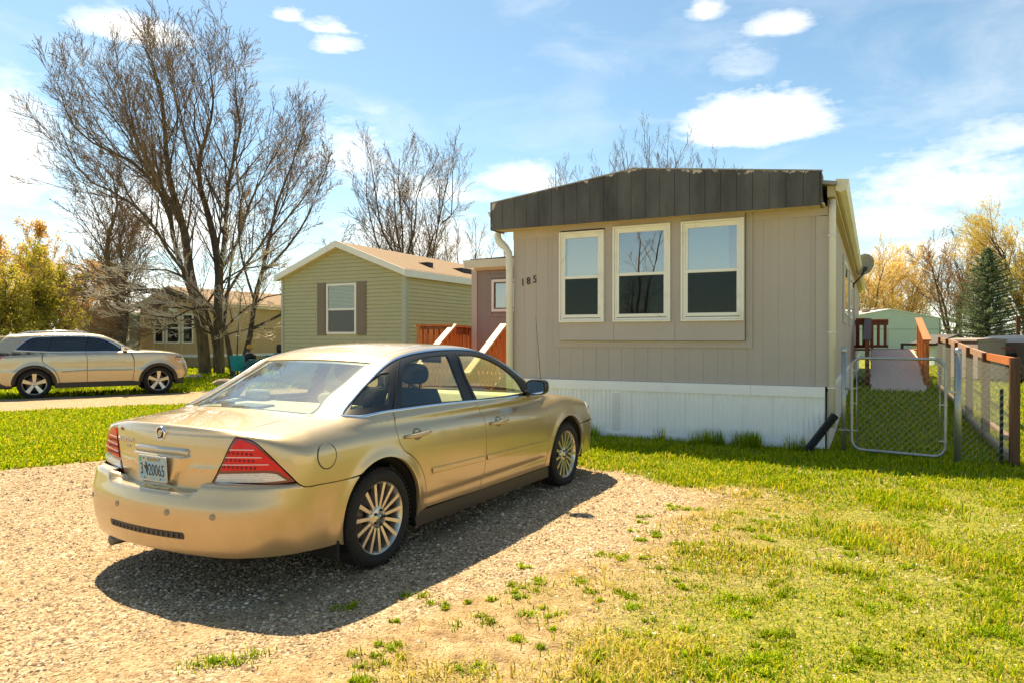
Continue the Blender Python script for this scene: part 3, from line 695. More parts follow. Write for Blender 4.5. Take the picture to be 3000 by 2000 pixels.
gable_roof(th_, TW, 3.25, 4.1, 0, 14, SHINGLE, ov=.22, xp=-TW/2, fm=mat('cream_trim', (.60,.50,.34), .7))
for (a, b, z1) in ((-3.82,-3.05,2.75),(-2.85,-1.82,2.75),(-1.62,-.80,2.75)):
    w = MB(); frame_ring(w, a, b, 1.22, z1, .08, -.06, -.0); wn = w.build('window', WHITE, th_)
    box('meeting_rail', a+.08, b-.08, -.05, -.0, 1.98, 2.05, WHITE, wn); box('pane', a+.08, b-.08, -.03, -.02, 1.30, 1.98, GLASS_D, wn); box('pane', a+.08, b-.08, -.03, -.02, 2.05, z1-.08, GLASS_D, wn); box('room_recess', a+.08, b-.08, -.012, -.0, 1.3, z1-.08, DARKROOM, wn)
box('arch_window', -2.65, -2.02, -.05, -.0, 2.86, 3.12, WHITE, th_)
mb = MB()
for xx in (-3.9,-2.95,-1.72): mb.box(xx, xx+.07, -.04, -.0, .66, 3.25)
mb.build('bay_trim', mat('cream_trim', (.6,.5,.34), .7), th_)
# green-grey home glimpsed left of it and a long low one further back
fg = thing('grey_green_mobile_home', 'grey green mobile home glimpsed left of the tan one', 'mobile home', (-21.6, 41.0, 0), G_RZ)
GG = mat('greygreen_siding', (.20,.235,.19), .7, var=.08, vscale=2)
o = merge(lap_siding(fg, -4.9, 0, .1, 3.9, GG, .15, gable=(-4.9,-2.45,0,2.9,3.6))).build('front_siding', GG, fg); o['kind'] = 'stuff'
mb = MB(); mb.prism([(-4.9,0),(-4.9,2.9),(-2.45,3.6),(0,2.9),(0,0)], .001, .02); mb.box(-.02,0,0,12,0,2.9); mb.build('wall', GG, fg)
gable_roof(fg, 4.9, 2.9, 3.6, 0, 12, mat('grey_roof', (.30,.27,.25), .9), ov=.2)
w = MB(); frame_ring(w, -1.6, -.7, 1.3, 2.4, .08, -.06, 0); wn = w.build('window', WHITE, fg); box('pane', -1.52, -.78, -.04, -.03, 1.38, 2.32, GLASS_D, wn)
mh = thing('mint_mobile_home', 'pale mint mobile home end wall behind the ramp at the back of the yard', 'mobile home', (25.35, 42, 0), math.radians(-2))
MINT = mat('mint_siding', (.44,.53,.47), .6, var=.05, vscale=1.5)
# local x from left; front faces the camera
LW = 4.95
mb = MB(); mb.prism([(-LW,-.3),(-LW,2.78),(-LW*.59,3.16),(0,2.62),(0,-.3)], .0, .02); mb.build('wall', MINT, mh)
mb = MB(); mb.box(-LW,0,-.015,-.001,2.00,2.03); mb.box(-LW*.62,-LW*.615,-.012,-.001,-.3,2.0); mb.box(-.06,.0,-.03,-.001,-.3,2.6); mb.build('seam', mat('mint_seam', (.20,.26,.22), .6), mh)
mb = MB(); mb.prism([(-LW-.05,2.78),(-LW*.59,3.17),(.06,2.62),(.06,2.67),(-LW*.59,3.23),(-LW-.05,2.84)], -.06, 14); mb.build('roof', mat('white_roof', (.6,.62,.6), .5), mh)
box('side_wall', -.02, .0, .02, 14, -.3, 2.6, MINT, mh)
mb = MB(); mb.lathe([(0,0),(.24,0),(.24,.12),(.3,.16),(.3,.24),(0,.28)], 12, 'z', Matrix.Translation((-3.9,1.0,3.0))); mb.lathe([(0,0),(.2,0),(.2,.2),(0,.25)], 12, 'z', Matrix.Translation((-3.1,1.6,3.1))); mb.build('roof_vent', mat('vent_brown', (.25,.17,.12), .6), mh)
sh = thing('mint_shed', 'small low pale mint shed with dark gable roof behind the wooden fence', 'shed', (21.0, 32, .1), math.radians(-3))
mb = MB(); mb.prism([(-1.9,-.4),(-1.9,1.12),(-.95,1.50),(0,1.12),(0,-.4)], 0, 2); mb.build('wall', MINT, sh)
mb = MB(); mb.prism([(-2.08,1.06),(-.95,1.50),(.14,1.06),(.14,1.12),(-.95,1.57),(-2.08,1.12)], -.12, 2.1); mb.build('roof', mat('dark_roof', (.06,.05,.045), .8), sh)
# trailers at the right edge
tr = thing('cargo_trailer', 'black open backed cargo trailer behind the fence at the right edge', 'trailer', (14.2, 19.6, .05), math.radians(-12))
BLK = mat('trailer_black', (.012,.012,.014), .35); 
mb = MB(); 
pf = [(0,.35),(0,1.35),(.08,1.46),(.3,1.53),(.9,1.56),(1.5,1.53),(1.75,1.46),(1.83,1.35),(1.83,.35)]
mb.prism(pf+[(1.77,.35),(1.77,1.33),(1.7,1.41),(1.48,1.47),(.9,1.50),(.32,1.47),(.12,1.41),(.06,1.33),(.06,.35)], 0, 3.0); mb.build('body', BLK, tr)
box('front_panel', .06, 1.77, 2.9, 2.95, .35, 1.47, BLK, tr); box('floor', .03, 1.8, 0, 3, .30, .349, BLK, tr)
mb = MB(); mb.tube([(.02,-.01,.35),(.02,-.01,1.37),(.12,-.01,1.47),(.32,-.01,1.535),(.9,-.01,1.565),(1.5,-.01,1.535),(1.73,-.01,1.46),(1.82,-.01,1.35)], .03, 6); mb.build('rear_hoop', mat('trailer_silver', (.5,.5,.5), .35, .8), tr)
for k in range(4): mb = MB(); mb.tube([(.06,.05+.0*k,.62+k*.16),(1.77,.05,.62+k*.16)], .012, 5); mb.build('cross_bar', BLK, tr)
for (wx) in (-.12, 1.83):
    mb = MB(); mb.lathe([(.06,0),(.30,.0),(.33,.03),(.33,.15),(.30,.18),(.06,.18)], 20, 'y', Matrix.Translation((wx+(.18 if wx > 0 else 0),1.5,.32)) @ Matrix.Rotation(math.radians(90 if wx>0 else 90),4,'Z')); mb.build('wheel', mat('tyre', (.02,.02,.02), .8), tr)
gb = thing('grey_trailer', 'weathered grey box trailer beside the black cargo trailer', 'trailer', (13.45, 20.5, .05), math.radians(-10))
mb = MB(); mb.box(0, .72, 0, 2.2, .3, 1.38); mb.prism([(-.04,1.38),(.76,1.38),(.76,1.43),(.36,1.47),(-.04,1.43)], -.03, 2.2); mb.build('body', mat('faded_grey', (.30,.25,.23), .8, var=.15, vscale=3), gb)
box('marker_light', .62, .98, -.03, -.005, 1.18, 1.20, mat('red_plastic', (.5,.02,.02), .3), gb); box('axle', .1,.62,.9,1.1,-.05,.3, BLK, gb)

# ------------------------------------------------------------------ gate, fence and ramp on the right
GALV = mat('galvanised', (.42,.43,.41), .42, .75, var=.2, vscale=20); WIRE = mat('wire', (.45,.43,.38), .45, .6)
def hpt(x, y, z=0): return home.location + Matrix.Rotation(H_RZ, 3, 'Z') @ Vector((x, y, z))
def post_tube(loc, hgt, r, label, grp=None):
    t = thing('gate_post', label, 'post', tuple(loc)); 
    mb = MB(); mb.tube([(0,0,-.05),(0,0,hgt)], r, 14); mb.build('tube', GALV, t)
    mb = MB(); mb.lathe([(r+.004,hgt-.03),(r+.004,hgt),(r*.9,hgt+.025),(r*.5,hgt+.04),(0,hgt+.045)], 14, 'z'); mb.build('post_cap', GALV, t)
    return t
gpl = post_tube((4.45,9.52,0), 1.38, .030, 'slim galvanised gate post beside the corner of the home')
gpr = post_tube((5.46,8.69,0), 1.375, .040, 'thick galvanised gate post between gate and wooden fence')
Lp, Rp = Vector((4.45,9.52,0)), Vector((5.46,8.69,0)); gx = (Rp-Lp).normalized(); gl = (Rp-Lp).length
gate = thing('chain_link_gate', 'galvanised chain link gate with rounded corners closed between two posts', 'gate', tuple(Lp), math.atan2(gx.y, gx.x))
ga, gb_, gz0, gz1 = .10, gl-.13, .06, 1.27; R_ = .13
pts = []
for cx, cz, a0 in ((gb_-R_, gz1-R_, 90), (gb_-R_, gz0+R_, 0), (ga+R_, gz0+R_, -90), (ga+R_, gz1-R_, 180)):
    for q in range(7): a = math.radians(a0-q*15); pts.append((cx+R_*math.cos(a), 0, cz+R_*math.sin(a)))
pts.append(pts[0]); mb = MB(); mb.tube(pts, .019, 10, cap=False); mb.build('frame', GALV, gate)
def wire_mesh(x0, x1, z0, z1, cell, parent, r=.0016, y=0, M=None, name='wire_mesh', sl=1.0):
    V = []; F = []; b = 0
    W, Hh = x1-x0, z1-z0
    for s in (1, -1):
        k = -Hh/sl
        while k < W+ (Hh/sl if s < 0 else 0):
            # line x = x0+k + s*(z-z0)/sl
            a = (x0+k, z0); e = (x0+k+s*Hh/sl, z1)
            # clip in x
            (xa, za), (xb, zb) = a, e
            def cl(xa, za, xb, zb):
                if xa == xb: return None
                if (xa < x0 and xb < x0) or (xa > x1 and xb > x1): return None
                def pt(xq): t = (xq-xa)/(xb-xa); return (xq, za+(zb-za)*t)
                A, B = (xa,za), (xb,zb)
                if A[0] < x0: A = pt(x0)
                if A[0] > x1: A = pt(x1)
                if B[0] < x0: B = pt(x0)
                if B[0] > x1: B = pt(x1)
                return A, B
            c = cl(xa, za, xb, zb)
            if c and abs(c[0][0]-c[1][0]) > .01:
                (ax, az_), (bx_, bz_) = c; dz_ = Vector((bx_-ax, 0, bz_-az_)).normalized(); pz = Vector((-dz_.z, 0, dz_.x))*r
                for q in ((ax,az_),(bx_,bz_)):
                    o_ = Vector((q[0], y+s*.002, q[1]))
                    V += [o_+pz, o_-pz*.5+Vector((0,r*.87,0)), o_-pz*.5-Vector((0,r*.87,0))]
                F += [(b,b+1,b+4,b+3),(b+1,b+2,b+5,b+4),(b+2,b,b+3,b+5)]; b += 6
            k += cell
    if M is not None: V = [M @ v for v in V]
    me = mesh_np(name, [tuple(v) for v in V], np.array(F), False); o = link(name, me, parent, WIRE); o['kind'] = 'stuff'; return o
wire_mesh(ga+.05, gb_-.03, gz0, gz1-.02, .083, gate)
mb = MB(); mb.tube([(ga+.06,.0,gz0+.03),(ga+.06,.0,gz1-.04)], .006, 6); mb.tube([(gb_-.06,.0,gz0+.1),(gb_-.06,.0,gz1-.1)], .006, 6); mb.build('tension_bar', GALV, gate)
mb = MB()
for zz in (1.10,.86,.66,.30): mb.box(ga-.02, ga+.07, -.02, .02, zz, zz+.014)
for zz in (1.06,.70,.25): mb.box(gb_-.07, gb_+.02, -.02, .02, zz, zz+.014)
mb.build('tie_band', GALV, gate)
for zz in (.86,.30):
    mb = MB(); mb.box(-.05,.03,-.045,.045,zz,zz+.018); mb.tube([(.0,0,zz+.01),(.1,0,zz-.01)], .014, 6); mb.build('hinge', GALV, gate)
mb = MB(); mb.box(gb_-.0, gl+.05, -.045, .045, .86, .885); mb.build('latch', GALV, gate)
FD = Vector((.4535,.8912,0)).normalized(); FO = Vector((6.02,8.50,0))
fence = thing('wooden_wire_fence', 'brown timber post fence with chain link wire running back along the yard', 'fence', tuple(FO), math.atan2(FD.y, FD.x))
FS = (0, 2.45, 4.5, 6.5, 8.5, 10.6)
WOODF = wood('fence_wood', (.13,.05,.022), (.055,.022,.011)); WOODL = wood('fence_rail_pale', (.40,.26,.18), (.26,.15,.09)); WOODO = wood('fence_rail_orange', (.48,.16,.035), (.34,.10,.03))
def fgz(s): p = FO+FD*s; return float(gz(p.x, p.y))
def ft(s): return 1.30+fgz(s)
for i, s in enumerate(FS):
    mb = MB(); z0 = fgz(s); mb.box(s-.05, s+.05, -.05, .05, z0-.1, ft(s)-.0); mb.build('post', WOODF, fence, .004)
for i in range(len(FS)-1):
    a, b = FS[i]+.052, FS[i+1]-.052; za, zb = ft(FS[i])-.005, ft(FS[i+1])-.005
    V = [(a,-.04,za-.10),(b,-.04,zb-.10),(b,.0,zb-.10),(a,.0,za-.10),(a,-.04,za),(b,-.04,zb),(b,.0,zb),(a,.0,za)]
    mb = MB(); mb.add(V, [(0,3,2,1),(4,5,6,7),(0,1,5,4),(1,2,6,5),(2,3,7,6),(3,0,4,7)]); mb.build('top_rail', WOODO if i == 0 else WOODL, fence)
    za, zb = fgz(FS[i])+.02, fgz(FS[i+1])+.02
    V = [(a,-.02,za),(b,-.02,zb),(b,.02,zb),(a,.02,za),(a,-.02,za+.09),(b,-.02,zb+.09),(b,.02,zb+.09),(a,.02,za+.09)]
    mb = MB(); mb.add(V, [(0,3,2,1),(4,5,6,7),(0,1,5,4),(1,2,6,5),(2,3,7,6),(3,0,4,7)]); mb.build('bottom_rail', WOODL, fence)
    wire_mesh(FS[i]+.0, FS[i+1], fgz(FS[i])+.06, ft(FS[i])-.12, .07 if i < 3 else .1, fence, .0014, .055, sl=1.15)
# short chain link between gate post and timber fence
q = thing('wire_panel', 'narrow chain link panel between the gate post and the wooden fence', 'fence panel', (5.46,8.69,0), math.atan2(8.5-8.69, 6.02-5.46))
wire_mesh(.03, .72, .05, 1.22, .08, q)
for loc, lb in (((5.92,8.58), 'dark green steel stake beside the nearest wooden fence post'),):
    st = thing('steel_stake', lb, 'stake', (loc[0], loc[1], 0)); mb = MB(); mb.box(-.02,.02,-.004,.004,-.05,.92); mb.box(-.004,.004,-.0,.03,-.05,.92)
    for k in range(14): mb.box(-.008,.008,-.012,-.004,.1+k*.055,.115+k*.055)
    mb.build('stake_bar', mat('stake_green', (.012,.03,.018), .6), st)
# ramp
ramp = thing('timber_ramp', 'pale plank wheelchair ramp with orange stained handrails behind the gate', 'ramp', tuple(hpt(1.10, 9.1, .2)), H_RZ)
PALE = wood('pale_planks', (.60,.46,.36), (.46,.33,.24)); n = 30; L_ = 5.6; zr = .92
for k in range(n):
    y0_ = k*L_/n; y1_ = y0_+L_/n-.008; za, zb = .04+zr*y0_/L_, .04+zr*y1_/L_; jx = rnd.uniform(-.03,.03)
    V = [(-.60+jx,y0_,za-.03),(.60+jx,y0_,za-.03),(.60+jx,y1_,zb-.03),(-.60+jx,y1_,zb-.03),(-.60+jx,y0_,za),(.60+jx,y0_,za),(.60+jx,y1_,zb),(-.60+jx,y1_,zb)]
    mb = MB(); mb.add(V, [(0,3,2,1),(4,5,6,7),(0,1,5,4),(1,2,6,5),(2,3,7,6),(3,0,4,7)]); mb.build('ramp_board', PALE, ramp)
for sx in (-.58,.58):
    V = [(sx-.02,0,-.05),(sx+.02,0,-.05),(sx+.02,L_,zr-.22),(sx-.02,L_,zr-.22),(sx-.02,0,.005),(sx+.02,0,.005),(sx+.02,L_,zr),(sx-.02,L_,zr)]
    mb = MB(); mb.add(V, [(0,3,2,1),(4,5,6,7),(0,1,5,4),(1,2,6,5),(2,3,7,6),(3,0,4,7)]); mb.build('stringer', WOODL, ramp)
def hand(sx, ya, yb, m, mt, wd):
    z = lambda yy: .04+zr*yy/L_+.98
    V = [(sx-wd,ya,z(ya)-.04),(sx+wd,ya,z(ya)-.04),(sx+wd,yb,z(yb)-.04),(sx-wd,yb,z(yb)-.04),(sx-wd,ya,z(ya)),(sx+wd,ya,z(ya)),(sx+wd,yb,z(yb)),(sx-wd,yb,z(yb))]
    mb = MB(); mb.add(V, [(0,3,2,1),(4,5,6,7),(0,1,5,4),(1,2,6,5),(2,3,7,6),(3,0,4,7)]); mb.build('handrail', mt, ramp)
    nn = int((yb-ya)/.16)
    for i in range(nn+1):
        y = ya+.03+i*(yb-ya-.08)/nn; big = i % 8 == 0; t = .045 if big else .02
        box('baluster' if not big else 'post', sx-t, sx+t, y-t, y+t, z(y)-1.1 if not big else -.2, z(y)-.041, m, ramp)
hand(.70, 1.6, L_, STAIN, WOODO, .09); hand(-.70, 1.6, L_, STAIN_D, WOODF, .10)
# landing with railing
for k in range(12): box('deck_board', -1.15, .78, L_+.01+k*.142, L_+.145+k*.142, zr, zr+.04, STAIN_D, ramp)
rail(ramp, -1.1, -.1, L_+1.5, zr, zr+1.02, m=STAIN_D, gap=.2); rail(ramp, -1.1, -.72, L_+.02, zr, zr+1.03, m=STAIN_D, gap=.2)
box('post', -.62+.0, -.54+.0, L_+1.45, L_+1.54, -.2, zr+1.0, STAIN_D, ramp)
# cross fence at the back of the yard
bf = thing('back_fence', 'low dark rail chain link fence crossing the back of the yard before the mint home', 'fence', tuple(hpt(1.4, 17.5, .24)), H_RZ)
mb = MB(); mb.box(0, 2.6, -.03, .03, 1.02, 1.10); mb.build('top_rail', WOODF, bf)
for xx in (0, 1.15, 2.5): box('post', xx, xx+.09, -.045, .045, -.3, 1.08, WOODF if xx != 1.15 else GALV, bf)
wire_mesh(0, 2.6, .02, 1.0, .1, bf, .003)
box('post', 3.4, 3.5, .6, .7, -.3, 2.0, WOODF, bf); box('post', 4.2, 4.3, 1.5, 1.6, -.3, 2.0, WOODF, bf); box('cross_rail', 3.4, 4.3, .9, .96, 1.9, 2.0, WOODF, bf)
# landscaping timber edge beside the yard path
te = tag(box('landscape_timber', 0, 3.2, -.05, .05, 0, .10, WOODL), 'weathered timber edging laid in the grass along the fence', 'timber'); te.location = FO+FD*2.2+Vector((.3,0,.0)); te.rotation_euler = (0,0,math.atan2(FD.y,FD.x))
# ------------------------------------------------------------------ car bodies: implicit surfaces cut into panels
def smax(a,b,k):
    h=np.maximum(k-np.abs(a-b),0)/k
    return np.maximum(a,b)+h*h*k*.25
def smin(a,b,k): return -smax(-a,-b,k)
def itp(x,pts):
    # smooth monotone-ish cubic interpolation (catmull-rom on non-uniform knots)
    P=np.array(pts,float);X=P[:,0];Y=P[:,1];n=len(X)
    d=np.diff(Y)/np.diff(X);m=np.empty(n);m[0]=d[0];m[-1]=d[-1]
    hh=np.diff(X)
    m[1:-1]=(d[:-1]*hh[1:]+d[1:]*hh[:-1])/(hh[1:]+hh[:-1])
    xx=np.clip(x,X[0],X[-1]);i=np.clip(np.searchsorted(X,xx)-1,0,n-2)
    t=(xx-X[i])/hh[i];t2=t*t;t3=t2*t
    return (2*t3-3*t2+1)*Y[i]+(t3-2*t2+t)*hh[i]*m[i]+(-2*t3+3*t2)*Y[i+1]+(t3-t2)*hh[i]*m[i+1]
WB=2.996; RC=.326
def W_side(x,z):
    w=itp(z,[(.2,.885),(.3,.905),(.45,.925),(.6,.936),(.72,.94),(.85,.932),(.95,.915),(1.05,.895),(1.2,.87)])
    w=w+itp(x,[(-1.1,-.035),(-.8,-.015),(-.3,0),(2.6,0),(3.1,-.005),(3.5,-.012),(3.9,-.04)])
    for cx in (0.,WB):
        r=np.sqrt((x-cx)**2+(z-RC)**2)
        w=w+.016*np.exp(-((r-.40)/.055)**2)*(z>.1)
    # crease low on the doors
    w=w-.006*np.exp(-((z-.36)/.03)**2)*sst(.3,.6,x)*(1-sst(2.4,2.7,x))
    return w
def Zdeck(x,y):
    z=itp(x,[(-1.1,.985),(-.97,1.003),(-.88,1.012),(-.6,1.038),(-.35,1.055),(0,1.06),(.5,1.05),(1.5,1.02),(2.2,.985),(2.6,.985),(3.0,.965),(3.3,.93),(3.6,.86),(3.95,.70)])
    return z-(.035-.020*sst(2.4,3.0,x))*(np.abs(y)/.6)**2
def F_lower(x,y,z):
    ay=np.abs(y)
    s=ay-W_side(x,z)
    t=z-Zdeck(x,y)
    r=(itp(z,[(.2,-1.0),(.6,-1.0),(.68,-.995),(.9,-.985),(1.0,-.972),(1.1,-.96)])+.24*ay**2)-x
    r=r+.016*sst(.950,.984,z)   # spoiler lip
    hw=.165+.10*sst(.655,.83,z)
    r=r-.032*(1-sst(hw-.045,hw+.02,ay))*sst(.645,.685,z)*(1-sst(.82,.845,z))  # plate recess
    fr=x-(4.14-.38*ay**2-.05*(z-.5)**2)
    f=smax(smax(s,fr,.20),r,.17)
    k=.022+.11*sst(-.93,-.62,x)-.03*sst(2.4,3,x)
    f=smax(f,t,k)
    return np.maximum(f,.2-z)
def F_bump(x,y,z):
    ay=np.abs(y)
    s=ay-(W_side(x,z)+.003)
    r=(itp(z,[(.2,-1.04),(.3,-1.085),(.42,-1.115),(.55,-1.118),(.62,-1.10),(.7,-1.08)])+.24*ay**2)-x
    f=smax(s,r,.30);f=np.maximum(np.maximum(f,x+.25),.2-z)
    top=z-(.638+.055*sst(.37,.45,ay)-.25*np.maximum(x+.80,0)*0-.02*sst(-.8,-.4,x))
    f=smax(f,top,.028)
    return f
GH_BOT=.95
def Zroof(x,y):
    z=itp(x,[(-1.4,.5),(-.75,.85),(-.42,1.035),(-.1,1.19),(.15,1.305),(.38,1.395),(.6,1.448),(.85,1.484),(1.1,1.495),(1.35,1.49),(1.6,1.478),(1.85,1.432),(2.1,1.348),(2.4,1.195),(2.75,.985),(3.3,.5)])
    bow=np.abs(y)/.6
    return z-(.022+.030*(1-sst(.1,.5,x))*sst(-.6,-.3,x))*bow**2-.008*bow**4
def W_gh(x,z):
    zc=np.maximum(z,.97);w=.885-.43*(zc-1.0)-.10*np.maximum(zc-1.15,0)-6*np.maximum(1.0-z,0)**2
    w=w+itp(x,[(-.7,-.10),(-.4,-.05),(0,-.012),(.4,0),(1.4,0),(1.9,-.012),(2.4,-.05)])
    return w
def F_gh(x,y,z):
    return np.maximum(smax(np.abs(y)-W_gh(x,z),z-Zroof(x,y),.11),.80-z)
def F_body(x,y,z):
    return smin(F_lower(x,y,z),F_gh(x,y,z),.07)
def F_all(x,y,z): return np.minimum(F_body(x,y,z),F_bump(x,y,z))
def march(F,P,D,tmax=8,n=160):
    P=np.atleast_2d(P).astype(float);D=np.atleast_2d(D);D=D/np.linalg.norm(D,axis=1)[:,None]
    t=np.zeros(len(P));pt=t.copy();hit=np.zeros(len(P),bool);act=np.arange(len(P))
    for i in range(n):
        if len(act)==0: break
        q=P[act]+D[act]*t[act][:,None];v=F(q[:,0],q[:,1],q[:,2])
        h_=v<=0;hit[act[h_]]=True
        act=act[~h_];v=v[~h_];pt[act]=t[act];t[act]+=np.clip(v*.8,.004,.25)
        act=act[t[act]<tmax]
    lo=pt;hi=t.copy();I=np.where(hit)[0]
    for _ in range(22):
        m=(lo[I]+hi[I])/2;q=P[I]+D[I]*m[:,None];v=F(q[:,0],q[:,1],q[:,2])
        lo[I]=np.where(v>0,m,lo[I]);hi[I]=np.where(v>0,hi[I],m)
    return P+D*hi[:,None],hit
def grad(F, q, e=1e-3):
    g = np.stack([F(q[:,0]+e*a, q[:,1]+e*b, q[:,2]+e*c)-F(q[:,0]-e*a, q[:,1]-e*b, q[:,2]-e*c) for a, b, c in ((1,0,0),(0,1,0),(0,0,1))], 1)/(2*e)
    return g
def snap(F, q, off=0.0, it=4):
    for _ in range(it):
        g = grad(F, q); v = F(q[:,0], q[:,1], q[:,2])-off
        q = q - g*(v/np.maximum((g*g).sum(1), 1e-6))[:,None]*.9
    return q
def spline(P, step=.02):
    P = np.asarray(P, float)
    if len(P) == 2:
        n = max(1, int(np.ceil(np.linalg.norm(P[1]-P[0])/step))); return P[0]+(P[1]-P[0])*np.linspace(0,1,n+1)[:,None]
    d = np.concatenate([[0], np.cumsum(np.maximum(np.linalg.norm(np.diff(P,axis=0),axis=1),1e-6)**.75)])
    L_ = np.linalg.norm(np.diff(P,axis=0),axis=1)
    n = max(3, int(L_.sum()/step)); out = []
    tt = np.linspace(0, d[-1], n+1)
    return np.stack([itp(tt, np.stack([d, P[:,k]],1)) for k in range(P.shape[1])], 1)
def outline(segs, step=.02):
    o = []
    for s in segs: o.append(spline(s, step)[:-1])
    return np.concatenate(o)
def inpoly(px, py, poly):
    c = np.zeros(len(px), bool); n = len(poly); j = n-1
    for i in range(n):
        xi, yi = poly[i]; xj, yj = poly[j]
        if yi != yj:
            m = ((yi > py) != (yj > py)) & (px < (xj-xi)*(py-yi)/(yj-yi)+xi); c ^= m
        j = i
    return c
def segdist(P, poly):
    d = np.full(len(P), 9.0)
    for i in range(len(poly)):
        a = poly[i]; b = poly[(i+1) % len(poly)]; ab = b-a; L2 = max(ab@ab, 1e-12)
        t = np.clip(((P-a)@ab)/L2, 0, 1); d = np.minimum(d, np.linalg.norm(P-(a+t[:,None]*ab), axis=1))
    return d
def basis(d):
    d = np.array(d, float); d /= np.linalg.norm(d)
    up = np.array([0,0,1.]) if abs(d[2]) < .9 else np.array([1.,0,0])
    e1 = np.cross(up, d); e1 /= np.linalg.norm(e1); e2 = np.cross(d, e1); return d, e1, e2
def panel_mesh(F, poly3, d, grid=.03, inset=.003, flange=.02, off=0.0, holes=(), step=.02, name='panel', fl_dir=None):
    "cut a panel out of surface F; poly3 = boundary points, seen along direction d"
    d, e1, e2 = basis(d)
    poly3 = np.asarray(poly3, float)
    P2 = np.stack([poly3@e1, poly3@e2], 1)
    keep = np.linalg.norm(P2-np.roll(P2, 1, 0), axis=1) > 1e-4; P2 = P2[keep]
    ar = .5*np.sum(P2[:,0]*np.roll(P2[:,1],-1)-np.roll(P2[:,0],-1)*P2[:,1])
    if ar < 0: P2 = P2[::-1]
    def offset(P2, w):
        t0 = P2-np.roll(P2,1,0); t1 = np.roll(P2,-1,0)-P2
        t0 /= np.linalg.norm(t0,axis=1)[:,None]; t1 /= np.linalg.norm(t1,axis=1)[:,None]
        n0 = np.stack([-t0[:,1], t0[:,0]],1); n1 = np.stack([-t1[:,1], t1[:,0]],1)
        nn = n0+n1; nn /= np.maximum((nn*nn).sum(1)/2, .25)[:,None]
        return P2+nn*w
    B = offset(P2, inset)
    H2 = []
    for hh in holes:
        h3 = np.asarray(hh, float); q = np.stack([h3@e1, h3@e2], 1); H2.append(q)
    x0, y0 = B.min(0); x1, y1 = B.max(0)
    gx_, gy_ = np.meshgrid(np.arange(x0, x1, grid), np.arange(y0, y1, grid*.87)); gx_[1::2] += grid/2
    G = np.stack([gx_.ravel(), gy_.ravel()], 1)
    G = G[inpoly(G[:,0], G[:,1], B)]
    if len(G): G = G[segdist(G, B) > grid*.45]
    for q in H2:
        if len(G): G = G[~inpoly(G[:,0], G[:,1], q)]
        if len(G): G = G[segdist(G, q) > grid*.4]
    allp = np.concatenate([B]+H2+[G]) if len(G) else np.concatenate([B]+H2)
    E = []; b0 = 0
    for q in [B]+H2:
        k = len(q); E += [(b0+i, b0+(i+1) % k) for i in range(k)]; b0 += k
    res = delaunay_2d_cdt([Vector(p) for p in allp.tolist()], E, [], 0, 1e-7)
    V2 = np.array([tuple(v) for v in res[0]]); T = np.array([t for t in res[2] if len(t) == 3], dtype=int)
    cen = V2[T].mean(1); ok = inpoly(cen[:,0], cen[:,1], B)
    for q in H2: ok &= ~inpoly(cen[:,0], cen[:,1], q)
    T = T[ok]; used, inv = np.unique(T, return_inverse=True); T = inv.reshape(T.shape); V2 = V2[used]
    st = V2[:,:1]*e1+V2[:,1:2]*e2-d*6.0
    q3, hit = march(F, st, np.repeat(d[None], len(st), 0), 12.0, 200)
    if (~hit).any():
        # slide missed points onto the surface from the nearest hit depth
        dep = (q3@d); idx = np.where(~hit)[0]; good = np.where(hit)[0]
        for i in idx:
            j = good[np.argmin(((V2[good]-V2[i])**2).sum(1))]; q3[i] = V2[i,0]*e1+V2[i,1]*e2+d*dep[j]
        q3[idx] = snap(F, q3[idx], 0.0, 8)
    if off: q3 = snap(F, q3, off, 3)
    g = grad(F, q3); g /= np.linalg.norm(g,axis=1)[:,None]+1e-9
    # orient triangles outwards
    fn = np.cross(q3[T[:,1]]-q3[T[:,0]], q3[T[:,2]]-q3[T[:,0]]); fl = (fn*g[T].mean(1)).sum(1) < 0; T[fl] = T[fl][:,::-1]
    V = q3; N = g; FF = [T]
    if flange > 0:
        # boundary edges
        ed = {}
        for t in T.tolist():
            for a, b in ((t[0],t[1]),(t[1],t[2]),(t[2],t[0])):
                if (b, a) in ed: del ed[(b, a)]
                else: ed[(a, b)] = 1
        be = np.array(list(ed.keys())); 
        if len(be):
            inn = -g if fl_dir is None else np.repeat(np.array([fl_dir], float), len(g), 0)
            nb = len(V); a, b = be[:,0], be[:,1]
            tang = V[b]-V[a]; outw = np.cross(tang, g[a]); outw /= np.linalg.norm(outw,axis=1)[:,None]+1e-9
            k = len(be)
            r1 = V[a]; r2 = V[b]; r3 = V[b]+inn[b]*flange; r4 = V[a]+inn[a]*flange
            V = np.concatenate([V, r1, r2, r3, r4]); 
            hb = (outw*.9+g[a]*.3)
            N = np.concatenate([N, hb, hb, outw, outw])
            i = np.arange(k); Q = np.stack([nb+i+k, nb+i, nb+i+3*k, nb+i+2*k], 1)
            FF.append(Q)
    return V, FF, N
def panel(name, F, segs, d, m, parent, grid=.03, inset=.003, flange=.02, off=0.0, holes=(), step=.02, mirror=True, fl_dir=None, center=False):
    poly = outline(segs, step)
    V, FF, N = panel_mesh(F, poly, d, grid, inset, flange, off, holes, step, name, fl_dir)
    out = []
    def mk(V, FF, N): 
        N = N/np.maximum(np.linalg.norm(N,axis=1)[:,None],1e-9)
        me = mesh_np(name, V, FF, True, N); return link(name, me, parent, m)
    out.append(mk(V, FF, N))
    if mirror:
        s = np.array([1,-1,1.]); out.append(mk(V*s, [f[:, ::-1] for f in FF], N*s))
    return out
